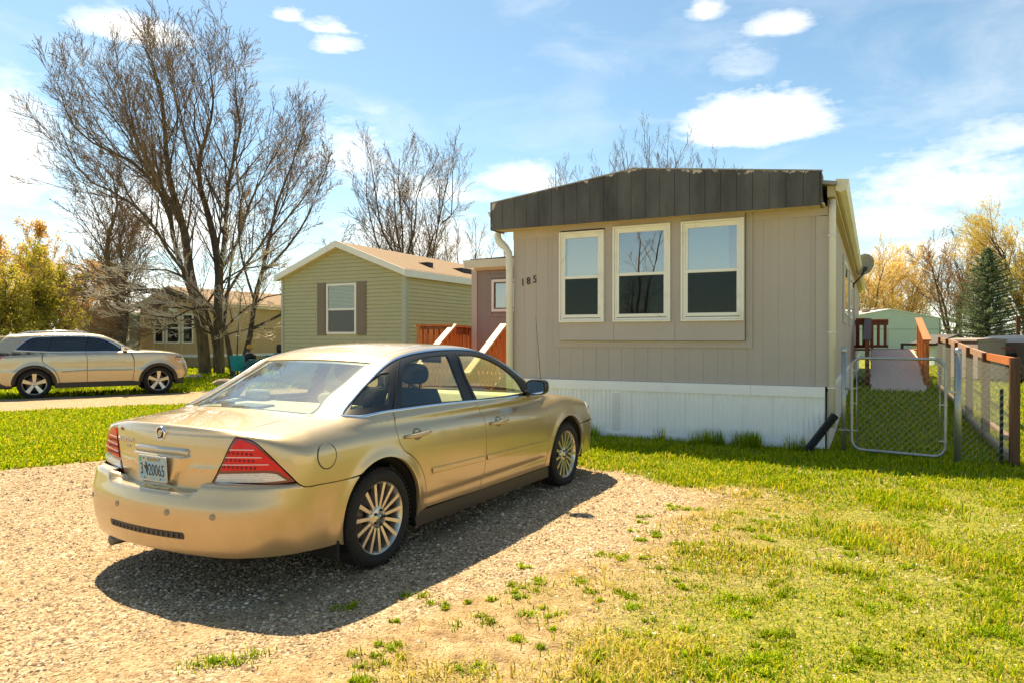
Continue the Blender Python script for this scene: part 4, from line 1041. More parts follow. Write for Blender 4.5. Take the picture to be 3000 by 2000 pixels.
def ribbon(name, F, pts, w, m, parent, off=.004, mirror=True, step=.02, d=None):
    "flat strip of width w along a curve lying on F"
    P = spline(pts, step); P = snap(F, P, 0.0, 6); g = grad(F, P); g /= np.linalg.norm(g,axis=1)[:,None]
    t = np.gradient(P, axis=0); t /= np.linalg.norm(t,axis=1)[:,None]; s = np.cross(t, g)
    rows = []; nr = []
    for a, b, c in ((-.5,-.002,-1),(-.42,off,-.5),(-.15,off*1.35,0),(.15,off*1.35,0),(.42,off,.5),(.5,-.002,1)):
        rows.append(P+s*w*a+g*b); nr.append(g+s*c)
    n = len(P); V = np.concatenate(rows); N = np.concatenate(nr); N /= np.linalg.norm(N,axis=1)[:,None]
    i = np.arange(n-1); FF = [np.stack([k*n+i, k*n+i+1, (k+1)*n+i+1, (k+1)*n+i], 1) for k in range(5)]
    fn = np.cross(V[FF[2][0][1]]-V[FF[2][0][0]], V[FF[2][0][2]]-V[FF[2][0][0]])
    if fn@N[FF[2][0][0]] < 0: FF = [f[:, ::-1] for f in FF]
    o = [link(name, mesh_np(name, V, FF, True, N), parent, m)]
    if mirror: s_ = np.array([1,-1,1.]); o.append(link(name, mesh_np(name, V*s_, [f[:, ::-1] for f in FF], True, N*s_), parent, m))
    return o
def arc(cx, cz, r, a0, a1, y=-.95, n=24):
    return [(cx+r*math.cos(math.radians(a0+(a1-a0)*i/n)), y, cz+r*math.sin(math.radians(a0+(a1-a0)*i/n))) for i in range(n+1)]
def paint_mat(name, base, flake):
    m = bpy.data.materials.new(name); m.use_nodes = True; nt = m.node_tree; N = nt.nodes; Lk = nt.links.new
    b = N['Principled BSDF']; b.inputs['Metallic'].default_value = .65; b.inputs['Roughness'].default_value = .32
    b.inputs['Coat Weight'].default_value = 1.0; b.inputs['Coat Roughness'].default_value = .04; b.inputs['Base Color'].default_value = (*base, 1)
    tc = N.new('ShaderNodeTexCoord')
    v = N.new('ShaderNodeTexVoronoi'); v.inputs['Scale'].default_value = 900; Lk(tc.outputs['Object'], v.inputs['Vector'])
    n = N.new('ShaderNodeTexNoise'); n.inputs['Scale'].default_value = 3.5; n.inputs['Detail'].default_value = 8; n.inputs['Roughness'].default_value = .7; Lk(tc.outputs['Object'], n.inputs['Vector'])
    # road dust: duller and browner towards the sills
    sep = N.new('ShaderNodeSeparateXYZ'); Lk(tc.outputs['Object'], sep.inputs[0])
    mr = N.new('ShaderNodeMapRange'); mr.inputs[1].default_value = .75; mr.inputs[2].default_value = .25; Lk(sep.outputs[2], mr.inputs[0])
    mul = N.new('ShaderNodeMath'); mul.operation = 'MULTIPLY'; Lk(mr.outputs[0], mul.inputs[0]); Lk(n.outputs['Fac'], mul.inputs[1])
    mx = N.new('ShaderNodeMix'); mx.data_type = 'RGBA'; Lk(mul.outputs[0], mx.inputs[0])
    c = N.new('ShaderNodeMix'); c.data_type = 'RGBA'; vs = N.new('ShaderNodeSeparateColor'); Lk(v.outputs['Color'], vs.inputs[0]); Lk(vs.outputs[0], c.inputs[0])
    c.inputs[6].default_value = (*base, 1); c.inputs[7].default_value = (*flake, 1)
    Lk(c.outputs[2], mx.inputs[6]); mx.inputs[7].default_value = (.33,.25,.15,1); Lk(mx.outputs[2], b.inputs['Base Color'])
    r = N.new('ShaderNodeMath'); r.operation = 'MULTIPLY_ADD'; Lk(mul.outputs[0], r.inputs[0]); r.inputs[1].default_value = .3; r.inputs[2].default_value = .02; Lk(r.outputs[0], b.inputs['Coat Roughness'])
    return m
PAINT = paint_mat('champagne_paint', (.50,.365,.19), (.60,.46,.27))
TRIM = mat('black_trim', (.012,.012,.013), .4); RUBBER = mat('tyre_rubber', (.014,.013,.012), .85, var=.3, vscale=12, bump=.1, bscale=50)
CHROME = mat('chrome', (.72,.74,.78), .12, 1.0); ALLOY = mat('alloy', (.62,.58,.50), .28, .85, var=.25, vscale=9)
CARGLASS = glass_mat('car_glass', (.70,.76,.62), 0.0, 1.55, base=.03)
REARGLASS = glass_mat('rear_glass', (.80,.88,.80), .03, 1.6, base=.20, pale_sheen=.05)
RED = mat('red_lens', (.68,.006,.008), .3, coat=.25, spec=.3); DRED = mat('dark_red_lens', (.14,.006,.006), .2, coat=1.0); CLEAR = mat('clear_lens', (.78,.74,.68), .15, .1, var=.35, vscale=30, stretch=(1,1,8), coat=1.0)
PINK = mat('pale_lens_line', (.80,.55,.52), .2, coat=1.0)
BEIGE = mat('beige_interior', (.68,.63,.47), .8, var=.06); SEAT = mat('dark_seat', (.035,.045,.038), .8, var=.2, vscale=6); UNDER = mat('underbody', (.012,.011,.010), .9)
BEIGE_SEAT = mat('seat_back', (.30,.29,.23), .8)
CO = Vector((-.878, 4.78, 0)); cF = Vector((.485,.8745,0)).normalized(); cL = Vector((-cF.y, cF.x, 0))
car = thing('sedan', 'champagne gold four door sedan parked on the gravel in the foreground', 'car', tuple(CO+cL*.925), math.atan2(cF.y, cF.x))
def build_sedan(t):
    FB, FU = F_body, F_bump
    belt_q = (.188,-.870,1.029)
    rcut = [belt_q,(.169,-.9,.958),(.157,-.935,.88),(.171,-.946,.815),(.214,-.953,.755),(.294,-.955,.708),(.389,-.953,.628),(.45,-.949,.542),(.489,-.94,.439),(.518,-.919,.287)]
    bcut = [(1.247,-.881,1.016),(1.295,-.90,.94),(1.312,-.93,.85),(1.322,-.95,.72),(1.328,-.95,.558),(1.315,-.94,.416),(1.263,-.92,.272)]
    fcut = [(2.42,-.85,.975),(2.49,-.89,.93),(2.515,-.921,.846),(2.53,-.94,.665),(2.55,-.93,.443),(2.50,-.898,.262)]
    win_top = [(-.228,-.777,1.06),(-.186,-.754,1.09),(-.074,-.727,1.15),(.083,-.694,1.229),(.267,-.67,1.308),(.544,-.643,1.39),(.889,-.638,1.434),(1.25,-.630,1.446),(1.605,-.632,1.428),(1.895,-.662,1.362),(2.12,-.705,1.27),(2.30,-.745,1.165),(2.39,-.80,1.05),(2.42,-.85,.975)]
    belt = [(-.135,-.850,1.029),belt_q,(.558,-.876,1.028),(1.247,-.881,1.016),(1.734,-.877,1.004),(2.136,-.86,.992),(2.42,-.85,.975)]
    tip = [(-.135,-.850,1.029),(-.19,-.815,1.032),(-.222,-.795,1.042),(-.228,-.777,1.06)]
    lid_side = [(-.885,-.552,.995),(-.733,-.550,.997),(-.521,-.556,1.015),(-.350,-.644,1.044)]
    rg_side = [(-.350,-.644,1.044),(-.252,-.642,1.083),(-.117,-.597,1.152),(.052,-.589,1.233),(.212,-.571,1.305),(.348,-.560,1.359)]
    rseam = [(.348,-.560,1.359),(.513,-.531,1.408),(.70,-.538,1.442),(1.1,-.555,1.466),(1.45,-.56,1.462),(1.70,-.565,1.44)]
    apil = [(1.70,-.565,1.44),(1.95,-.60,1.37),(2.2,-.64,1.27),(2.45,-.68,1.12),(2.70,-.72,.98)]
    light_out = [(-.742,-.899,.699),(-.805,-.841,.792),(-.842,-.774,.867),(-.869,-.683,.935),(-.898,-.573,.960)]
    light_in = [(-.898,-.573,.960),(-.916,-.538,.898),(-.932,-.495,.801),(-.944,-.452,.722),(-.953,-.421,.672)]
    light_bot = [(-.953,-.421,.672),(-.902,-.626,.682),(-.855,-.762,.688),(-.742,-.899,.699)]
    seam = [(-.235,-.94,.650),(-.402,-.936,.650),(-.558,-.933,.657),(-.70,-.917,.665),(-.722,-.905,.678),(-.742,-.899,.699)]
    R_ARCH = .402
    # quarter panel with C pillar, roof rail and A pillar
    segs = [rcut, [(.518,-.919,.287),(.398,-.93,.27)], arc(0,RC,R_ARCH,-8,126), seam, light_out, [(-.898,-.573,.960),(-.885,-.552,.995)], lid_side, rg_side, rseam, apil, [(2.70,-.72,.98),(2.42,-.85,.975)], win_top[::-1], tip[::-1], [(-.135,-.850,1.029),belt_q]]
    panel('quarter_panel', FB, segs, (.42,.72,-.5), PAINT, t, grid=.016, flange=.03)
    panel('rear_door', FB, [[belt_q,(.558,-.876,1.028),(1.247,-.881,1.016)], bcut, [(1.263,-.92,.272),(.9,-.92,.28),(.518,-.919,.287)], rcut[::-1]], (0,.95,-.2), PAINT, t, grid=.019, inset=.0045)
    panel('front_door', FB, [[(1.247,-.881,1.016),(1.734,-.877,1.004),(2.136,-.86,.992),(2.42,-.85,.975)], fcut, [(2.50,-.898,.262),(1.9,-.91,.267),(1.263,-.92,.272)], bcut[::-1]], (0,.95,-.2), PAINT, t, grid=.019, inset=.0045)
    hoodl = [(2.70,-.72,.98),(3.0,-.72,.965),(3.4,-.70,.90),(3.66,-.68,.83)]
    panel('front_fender', FB, [[(2.42,-.85,.975),(2.70,-.72,.98)], hoodl, [(3.66,-.68,.83),(3.52,-.86,.80),(3.50,-.91,.75),(3.66,-.88,.61)], [(3.66,-.88,.61),(3.28,-.93,.612)], arc(WB,RC,R_ARCH,45.5,188), [(2.60,-.92,.27),(2.50,-.898,.262)], fcut[::-1]], (-.2,.75,-.45), PAINT, t, grid=.03, flange=.03)
    panel('headlight', FB, [[(3.66,-.68,.83),(3.52,-.86,.80),(3.50,-.91,.75),(3.66,-.88,.61)], [(3.66,-.88,.61),(3.95,-.55,.62)], [(3.95,-.55,.62),(3.90,-.5,.74),(3.66,-.68,.83)]], (-.65,.65,-.25), CLEAR, t, grid=.04)
    s_ = lambda P: [(a,-b,c) for a,b,c in P][::-1]
    wsb = [(2.70,-.72,.98),(2.84,-.4,.985),(2.88,0,.985)]
    hoodf = [(3.66,-.68,.83),(3.86,-.5,.77),(3.98,-.25,.74),(4.0,0,.735)]
    panel('hood', FB, [hoodl, hoodf+s_(hoodf)[1:], s_(hoodl), s_(wsb)+wsb[::-1][1:]], (-.1,0,-1), PAINT, t, grid=.05, mirror=False)
    panel('windshield', FB, [apil, wsb+s_(wsb)[1:], s_(apil), [(1.70,.565,1.44),(1.80,.3,1.44),(1.83,0,1.44),(1.80,-.3,1.44),(1.70,-.565,1.44)]], (-.5,0,-.9), CARGLASS, t, grid=.06, mirror=False, flange=0)
    panel('roof', FB, [rseam, [(1.70,-.565,1.44),(1.80,-.3,1.44),(1.83,0,1.44),(1.80,.3,1.44),(1.70,.565,1.44)], s_(rseam), [(.348,.56,1.36),(.32,.3,1.365),(.31,0,1.37),(.32,-.3,1.365),(.348,-.56,1.36)]], (0,0,-1), PAINT, t, grid=.045, mirror=False, inset=.002)
    gb_ = [(-.350,.644,1.044),(-.404,.336,1.055),(-.425,0,1.06),(-.404,-.336,1.055),(-.350,-.644,1.044)]
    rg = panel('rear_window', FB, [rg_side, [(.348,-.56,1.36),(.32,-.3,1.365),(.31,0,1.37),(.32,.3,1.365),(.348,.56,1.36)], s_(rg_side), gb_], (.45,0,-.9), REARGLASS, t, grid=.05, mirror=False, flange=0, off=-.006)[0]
    # black ceramic border under the glass
    ins = lambda P, k: [(a*k+(-.03)*(1-k), b*k, c) for a, b, c in P]
    def frit(P, w): ribbon('glass_border', lambda x,y,z: FB(x,y,z)+.010, P, w, TRIM, t, .0, mirror=False, step=.04)
    frit([(a,b+.035,c) for a,b,c in rg_side], .075); frit([(a,b-.035,c) for a,b,c in s_(rg_side)], .075)
    frit([(-.33,.6,1.06),(-.385,.336,1.07),(-.405,0,1.075),(-.385,-.336,1.07),(-.33,-.6,1.06)], .05); frit([(.32,-.52,1.36),(.30,-.3,1.36),(.29,0,1.362),(.30,.3,1.36),(.32,.52,1.36)], .05)
    lidb = [(-.953,-.421,.672),(-.962,-.38,.645),(-.975,-.318,.622),(-.99,-.2,.616),(-.998,0,.614)]
    panel('trunk_lid', FB, [gb_, lid_side[::-1], [(-.885,-.552,.995),(-.898,-.573,.960)], light_in, lidb+s_(lidb)[1:], s_(light_in), [(-.898,.573,.96),(-.885,.552,.995)], s_(lid_side[::-1])], (.74,0,-.67), PAINT, t, grid=.0105, mirror=False, step=.010)
    # rear bumper, two mirrored halves welded into one mesh
    bt = [(-.742,-.899,.699),(-.855,-.762,.69),(-.902,-.626,.688),(-.945,-.44,.686),(-.965,-.40,.672),(-.985,-.33,.648),(-.992,-.2,.644),(-1.0,.003,.644)]
    bsegs = [bt, [(-1.0,.003,.640),(-1.06,.003,.648),(-1.10,.003,.63),(-1.12,.003,.5),(-1.11,.003,.38),(-1.08,.003,.275)], [(-1.08,.003,.275),(-1.05,-.35,.272),(-.98,-.64,.272),(-.807,-.842,.272),(-.62,-.895,.262),(-.46,-.90,.25),(-.395,-.91,.25)], arc(0,RC,R_ARCH,191,126), seam]
    poly = outline(bsegs, .016)
    V, FF, N = panel_mesh(FU, poly, (.72,.62,-.32), .02, .003, .03)
    q_ = FF[1]; FF[1] = q_[~(np.abs(V[q_][:,:,1]).max(1) < .02)]
    cz = np.abs(V[:,1]) < .0075; V[cz,1] = 0; N[cz,1] = 0
    k = len(V); s3 = np.array([1,-1,1.])
    V2 = np.concatenate([V, V*s3]); N2 = np.concatenate([N, N*s3]); FF2 = FF+[f[:, ::-1]+k for f in FF]
    N2 /= np.linalg.norm(N2,axis=1)[:,None]
    link('rear_bumper', mesh_np('rear_bumper', V2, FF2, True, N2), t, PAINT)
    panel('front_bumper', FB, [[(3.66,-.88,.61),(3.28,-.93,.612)][::-1], [(3.66,-.88,.61),(3.95,-.55,.62),(4.10,.003,.63)], [(4.10,.003,.63),(4.10,.003,.26)], [(4.10,.003,.26),(3.9,-.6,.26),(3.6,-.86,.26),(3.396,-.9,.26)], arc(WB,RC,R_ARCH,-9,45.5)], (-.7,.68,-.1), PAINT, t, grid=.04)
    # grille zone
    panel('grille', FB, [[(3.95,-.55,.62),(4.10,0,.63),(3.95,.55,.62)], [(3.95,.55,.62),(3.90,.5,.74),(4.0,.2,.73),(4.0,0,.73),(4.0,-.2,.73),(3.90,-.5,.74)], [(3.90,-.5,.74),(3.95,-.55,.62)]], (-1,0,-.05), TRIM, t, grid=.06, mirror=False, off=-.01)
    # dark insert and sensors on the bumper
    panel('bumper_slot', FU, [[(-1.08,.345,.412),(-1.12,0,.412),(-1.08,-.345,.412)], [(-1.08,-.345,.412),(-1.08,-.352,.405),(-1.08,-.352,.372),(-1.08,-.345,.366)], [(-1.08,-.345,.366),(-1.12,0,.366),(-1.08,.345,.366)], [(-1.08,.345,.366),(-1.08,.352,.372),(-1.08,.352,.405),(-1.08,.345,.412)]], (1,0,0), TRIM, t, grid=.03, mirror=False, off=.003, flange=.004)
    for k in range(16): 
        y = -.31+k*.0413; q = snap(FU, np.array([[-1.12,y,.389]]))[0]; box('slot_rib', q[0]-.006, q[0]-.002, y-.008, y+.008, .374, .404, mat('slot_grey', (.045,.043,.042), .6), t)
    SENS = mat('sensor_ring', (.34,.27,.17), .5)
    for y in (.69, .25, -.235, -.575):
        q = snap(FU, np.array([[-1.12,y,.52]])); g = grad(FU, q)[0]; M = Matrix.Translation(Vector(q[0])) @ Vector(g).to_track_quat('Z','Y').to_matrix().to_4x4()
        mb = MB(); mb.lathe([(.0,.0035),(.011,.0035),(.012,.001),(.0155,.001),(.017,.003),(.019,.003),(.0195,-.003)], 20, 'z', M); mb.build('parking_sensor', SENS, t)
    # tail lights
    bl = panel('tail_light', FB, [light_out, light_in, light_bot], (.72,.68,0), DRED, t, grid=.03, step=.015, inset=.003)
    redp = [[(-.762,-.885,.716),(-.80,-.845,.782),(-.84,-.775,.855),(-.868,-.69,.918),(-.894,-.595,.948)], [(-.894,-.595,.948),(-.912,-.555,.90),(-.926,-.518,.82),(-.934,-.485,.752)], [(-.934,-.485,.752),(-.88,-.68,.764),(-.835,-.79,.768),(-.808,-.832,.762)], [(-.808,-.832,.762),(-.78,-.868,.725),(-.762,-.885,.716)]]
    rp = panel('red_lens', FB, redp, (.72,.68,0), RED, t, grid=.03, off=.005, flange=.006, step=.015)
    clp = [[(-.936,-.476,.742),(-.88,-.68,.754),(-.835,-.79,.758),(-.815,-.825,.752)], [(-.815,-.825,.752),(-.79,-.86,.722),(-.778,-.873,.712)], [(-.778,-.873,.712),(-.86,-.757,.699),(-.91,-.626,.692),(-.948,-.448,.686)], [(-.948,-.448,.686),(-.936,-.476,.742)]]
    cp = panel('reverse_lens', FB, clp, (.72,.68,0), CLEAR, t, grid=.03, off=.005, flange=.006, step=.015)
    FB5 = lambda x,y,z: FB(x,y,z)-.005
    for P in ([(-.918,-.545,.883),(-.895,-.63,.885),(-.872,-.70,.886)], [(-.924,-.52,.837),(-.89,-.65,.842),(-.858,-.745,.844)], [(-.930,-.50,.793),(-.885,-.68,.801),(-.842,-.785,.805)]):
        for o, par in zip(ribbon('lens_line', FB5, P, .006, PINK, t, .002), rp): o.parent = par
    for i, zz in enumerate((.724,.712)):
        for o, par in zip(ribbon('lens_ridge', FB5, [(-.938,-.47,zz),(-.89,-.66,zz+.008),(-.83,-.80,zz+.01)], .004, CHROME, t, .002), cp): o.parent = par
    BULB = mat('bulb_dark_red', (.22,.0,.0), .2)
    for row, zz in enumerate((.862,.822,.782)):
        for k in range(6+row):
            y = -.535-k*.03+row*.015; q = snap(FB5, np.array([[-.9,y,zz]]), .0012)[0]
            if y < (-.69,-.73,-.76)[row]: continue
            for sg, par in ((1, rp[0]), (-1, rp[1])):
                mb = MB(); mb.lathe([(.0,.003),(.007,.002),(.009,-.001)], 8, 'y', Matrix.Translation((q[0],q[1]*sg,q[2])) @ Matrix.Rotation(math.radians(90 if 1 else 0),4,'Z')); mb.build('bulb', BULB, par)
    # side window surround, panes, chrome
    qg = [[(-.135,-.79,1.070),(-.02,-.745,1.150),(.13,-.71,1.225),(.28,-.685,1.285)], [(.28,-.685,1.285),(.335,-.70,1.285)], [(.335,-.70,1.285),(.26,-.77,1.19),(.165,-.84,1.075)], [(.165,-.84,1.075),(.02,-.82,1.065),(-.135,-.79,1.070)]]
    rdg = [[(.30,-.855,1.058),(.37,-.80,1.16),(.47,-.72,1.29),(.53,-.70,1.335)], [(.53,-.70,1.335),(.70,-.69,1.372),(.90,-.68,1.392),(1.133,-.68,1.398)], [(1.133,-.68,1.398),(1.11,-.80,1.197),(1.109,-.875,1.035)], [(1.109,-.875,1.035),(.7,-.87,1.045),(.30,-.855,1.058)]]
    fdg = [[(1.304,-.875,1.028),(1.27,-.80,1.19),(1.31,-.68,1.398)], [(1.31,-.68,1.398),(1.60,-.675,1.38),(1.82,-.69,1.325),(2.02,-.73,1.23),(2.14,-.77,1.13),(2.21,-.84,1.02)], [(2.21,-.84,1.02),(1.8,-.86,1.018),(1.304,-.875,1.028)]]
    panel('window_surround', FB, [win_top, belt[::-1], tip], (0,.95,-.25), TRIM, t, grid=.025, off=-.004, inset=-.010, flange=.02, step=.012, holes=[outline(qg), outline(rdg), outline(fdg)])
    for P, nm in ((qg,'quarter_glass'),(rdg,'rear_door_glass'),(fdg,'front_door_glass')): panel(nm, FB, P, (0,.95,-.25), CARGLASS, t, grid=.08, off=-.010, inset=-.004, flange=0)
    ribbon('chrome_strip', FB, win_top[:-2], .017, CHROME, t, .005); ribbon('chrome_strip', FB, [(-.228,-.777,1.06),(-.222,-.795,1.042),(-.19,-.815,1.032),(-.135,-.850,1.029)]+belt[1:], .017, CHROME, t, .005)
    ribbon('pillar_seam', FB, [(.195,-.865,1.035),(.33,-.785,1.205),(.49,-.685,1.35),(.56,-.65,1.385)], .006, UNDER, t, .001); ribbon('pillar_seam', FB, [(1.25,-.875,1.022),(1.235,-.79,1.21),(1.28,-.65,1.42)], .007, UNDER, t, .001)
    # fuel door
    qc = (-.521,-.925,.822); r_ = .076
    cir = lambda r: [(qc[0]+r*math.cos(a*math.pi/12), qc[1], qc[2]+r*1.02*math.sin(a*math.pi/12)) for a in range(25)]
    fd = panel('fuel_door', FB, [cir(r_)], (0,1,0), PAINT, t, grid=.03, off=.0025, flange=.004, mirror=False, step=.012)[0]
    ribbon('fuel_door_gap', FB, cir(r_+.002), .007, UNDER, t, .0012, mirror=False, step=.012)
    # handles, mouldings
    for hx, hz in ((.375,.848),(1.535,.820)):
        for sg in (1,-1):
            yy = float(march(F_body, [[hx,-3,hz]], [[0,1,0]])[0][0][1])*sg
            rec = panel('handle_recess_shade', FB, [[(hx-.06+.06*math.cos(a*math.pi/10)+.06,0,hz+.047*math.sin(a*math.pi/10)) for a in range(21)]], (0,1,0), mat('recess_shade', (.22,.17,.10), .4, .3), t, grid=.05, off=.001, flange=.0, mirror=False, step=.02)[0]  # flat disc; the hand hollow's shade is put into its darker colour
            if sg < 0:
                for v in rec.data.vertices: v.co.y *= -1
                rec.data.flip_normals()
            mb = MB(); pts = [(hx-.14,yy+sg*.0,hz-.004),(hx-.12,yy-sg*.026,hz-.003),(hx-.03,yy-sg*.036,hz),(hx+.08,yy-sg*.034,hz+.004),(hx+.125,yy-sg*.022,hz+.006),(hx+.145,yy,hz+.007)]
            mb.tube(pts, [.012,.015,.0155,.0155,.014,.010], 10); mb.build('door_handle', PAINT, t)
    for a, b in (((.545,.558),(1.300,.540)), ((1.335,.539),(2.515,.516))):
        z0, z1 = a[1], b[1]
        P = [[(a[0],-.95,z0+.018),(b[0],-.95,z1+.018)], [(b[0],-.95,z1+.018),(b[0],-.95,z1-.018)], [(b[0],-.95,z1-.018),(a[0]+.012,-.95,z0-.018)], [(a[0]+.012,-.95,z0-.018),(a[0],-.95,z0+.018)]]
        panel('door_moulding', FB, P, (0,1,0), PAINT, t, grid=.018, off=.011, flange=.02, inset=.0)
        ribbon('moulding_gap', FB, [(a[0]+.012,-.95,z0-.0215),((a[0]+b[0])/2,-.95,(z0+z1)/2-.0215),(b[0],-.95,z1-.0215)], .006, UNDER, t, .0015, step=.03)
    # sills and lower dark trim
    panel('rocker', lambda x,y,z: np.maximum(np.abs(y)-.90,.1-z), [[(.40,-.9,.272),(2.60,-.9,.258)], [(2.60,-.9,.258),(2.60,-.9,.155)], [(2.60,-.9,.155),(.42,-.9,.165)], [(.42,-.9,.165),(.40,-.9,.272)]], (0,1,0), TRIM, t, grid=.2, inset=0, flange=.05)
    mb = MB(); mb.box(-.85,3.6,-.55,.55,.19,.36); mb.box(.42,2.58,-.86,.86,.17,.30); mb.build('underbody', UNDER, t)
    mb = MB(); mb.prism([(-.42,.2),(-.42,.9),(-.90,.62),(-.92,.32),(-.85,.24)], -.62, .62); mb.build('trunk_tub', UNDER, t)
    mb = MB(); mb.prism([(2.6,.3),(2.6,.88),(3.5,.82),(3.8,.62),(3.85,.3)], -.60, .60); mb.build('engine_bay', UNDER, t)
    # wheel wells
    for cx in (0, WB):
        for sg in (1,-1):
            mb = MB(); prof = []
            V = []; n = 20
            for i in range(n+1):
                a = math.radians(-12+204*i/n); V += [(cx+.405*math.cos(a), sg*.915, RC+.405*math.sin(a)), (cx+.405*math.cos(a), sg*.60, RC+.405*math.sin(a))]
            F = [(2*i,2*i+1,2*i+3,2*i+2) for i in range(n)]; b0 = len(V); V.append((cx, sg*.60, RC)); F += [(2*i+1, b0, 2*i+3) for i in range(n)]
            mb.add(V, F, True); mb.build('wheel_well', UNDER, t)
            if cx == 0:
                mb = MB(); mb.box(cx-.42, cx-.40, sg*.70, sg*.915, .15, .42); mb.build('mud_flap', UNDER, t)
    # wheels
    w0 = wheel(t, (0,-.925+.105,RC), .335, .245, .21, -1, 'multi')
    for (px, sg, st) in ((0,1,0),(WB,-1,.0),(WB,1,.0)):
        c = copy_tree(w0, t); c.location = (px, sg*(.925-.105), RC); c.rotation_euler = (0, rnd.uniform(0,1), 0 if sg < 0 else math.pi)
    # mirrors
    for sg in (1,-1):
        M = Matrix.Translation((2.18, -.985*sg, 1.075))
        mb = MB()
        for (xa, s) in ((0,1),): pass
        prof = [(.00,.92),(.04,1.0),(.09,.93),(.125,.70),(.14,.35)]
        V = []; n = 20
        for dx, k_ in prof:
            for j in range(n):
                a = 2*math.pi*j/n; ca, sa = math.cos(a), math.sin(a)
                V.append((dx-.03, math.copysign(abs(ca)**.6,ca)*.105*k_*1.0, math.copysign(abs(sa)**.6,sa)*.073*k_+ .004))
        F = [(i*n+j, i*n+(j+1)%n, (i+1)*n+(j+1)%n, (i+1)*n+j) for i in range(len(prof)-1) for j in range(n)]+[[4*n+j for j in range(n)]]
        mb.add(V, F, True, M); mb.tube([M@Vector((.03,.10*sg,-.045)), (2.25,-.84*sg,1.0)], [.025,.035], 8)
        mm = mb.build('side_mirror', TRIM, t)
        mb = MB(); mb.add([(-.0285, math.copysign(abs(math.cos(2*math.pi*j/n))**.6,math.cos(2*math.pi*j/n))*.090, math.copysign(abs(math.sin(2*math.pi*j/n))**.6,math.sin(2*math.pi*j/n))*.060) for j in range(n)], [list(range(n))], False, M); mb.build('mirror_glass', mat('mirror', (.8,.82,.85), .02, 1.0), mm)
        mb = MB(); mb.add([(-.022, math.copysign(abs(math.cos(2*math.pi*j/n))**.6,math.cos(2*math.pi*j/n))*.099, math.copysign(abs(math.sin(2*math.pi*j/n))**.6,math.sin(2*math.pi*j/n))*.068) for j in range(n)], [list(range(n))], False, M); mb.build('mirror_back', UNDER, mm)
    # aerial on the far front fender
    mb = MB(); mb.tube([(2.66,-.80,.93),(2.655,-.80,.98)], .012, 8); mb.tube([(2.655,-.80,.97),(2.52,-.80,1.75)], [.0035,.0016], 5); mb.build('aerial', TRIM, t)
    # interior
    box('cabin_floor', .1, 2.5, -.78, .78, .36, .40, UNDER, t)
    mb = MB(); mb.add([(-.36,-.62,1.035),(-.36,.62,1.035),(.12,.66,1.06),(.12,-.66,1.06),(-.36,-.62,.9),(-.36,.62,.9),(.05,.66,.9),(.05,-.66,.9)], [(0,1,2,3),(0,3,7,4),(2,6,7,3),(4,5,1,0),(1,5,6,2),(7,6,5,4)]); mb.build('parcel_shelf', BEIGE, t)
    mb = MB(); mb.box(-.30,-.12,-.05,.24,1.040,1.062); mb.box(-.28,-.20,.27,.33,1.040,1.085); mb.build('shelf_speaker', mat('shelf_grey', (.12,.13,.12), .7), t, .01)
    def seat(x, y, wd, m, hr=True, z=.55, tall=.60, xb=.16):
        mb = MB(); V = []; n = 7
        for i in range(n+1):
            f = i/n; zz = z+.02+tall*f; hw = wd*(.92+.10*math.sin(f*math.pi)-.22*max(0,f-.75)); xx = x-xb*f
            for (dx, k) in ((.06,.75),(.03,1.0),(-.05,1.0),(-.08,.75)): V.append((xx+dx, y-hw*k, zz)); 
            for (dx, k) in ((-.08,.75),(-.05,1.0),(.03,1.0),(.06,.75)): V.append((xx+dx, y+hw*k, zz))
        F = [(i*8+j, i*8+(j+1)%8, (i+1)*8+(j+1)%8, (i+1)*8+j) for i in range(n) for j in range(8)]+[list(range(8)), [n*8+j for j in range(8)][::-1]]
        mb.add(V, F, True); b = mb.build('seat_back', m, t)
        box('seat_cushion', x-.02, x+.46, y-wd, y+wd, z-.16, z+.03, m, t, .04)
        if hr: headrest(x-xb-.02, y, z+tall+.145, m)
        return b
    def headrest(x, y, z, m, sx=.05, sy=.145, sz=.088):
        mb = MB(); V = []; n, k = 9, 18
        for i in range(n+1):
            th = math.pi*i/n
            for j in range(k):
                ph = 2*math.pi*j/k; ca, sa = math.cos(ph), math.sin(ph); r = abs(math.sin(th))**.7
                V.append((x+sx*r*math.copysign(abs(ca)**.8,ca), y+sy*r*math.copysign(abs(sa)**.7,sa), z+sz*math.copysign(abs(math.cos(th))**.8,math.cos(th))))
        F = [(i*k+j, i*k+(j+1)%k, (i+1)*k+(j+1)%k, (i+1)*k+j) for i in range(n) for j in range(k)]
        mb.add(V, F, True)
        for dy in (-.055,.055): mb.tube([(x,y+dy,z-.06),(x+.01,y+dy,z-.20)], .007, 6)
        mb.build('headrest', m, t)
    seat(1.28,-.37,.235, SEAT, True, .56, .53); seat(1.28,.37,.235, SEAT, True, .56, .53)
    seat(.30,0,.62, BEIGE_SEAT, False, .56, .46)
    for y in (-.38,.38): headrest(.10,y,1.10,BEIGE_SEAT,.045,.12,.045)
    mb = MB(); mb.prism([(2.15,.62),(2.08,.90),(2.16,.985),(2.75,.965),(2.75,.6)], -.76, .76); mb.build('dashboard', BEIGE, t, .02)
    mb = MB(); tor = [(1.93+.06*math.cos(a)*0-.055*math.sin(a), .37+.175*math.cos(a), .955+.165*math.sin(a)) for a in [2*math.pi*i/28 for i in range(29)]]
    mb.tube(tor, .013, 8, cap=False); mb.tube([(1.94,.20,.95),(1.95,.37,.94),(1.94,.54,.95)], .016, 6); mb.tube([(1.95,.37,.94),(2.2,.37,.86)], .04, 8); mb.build('steering_wheel', SEAT, t)
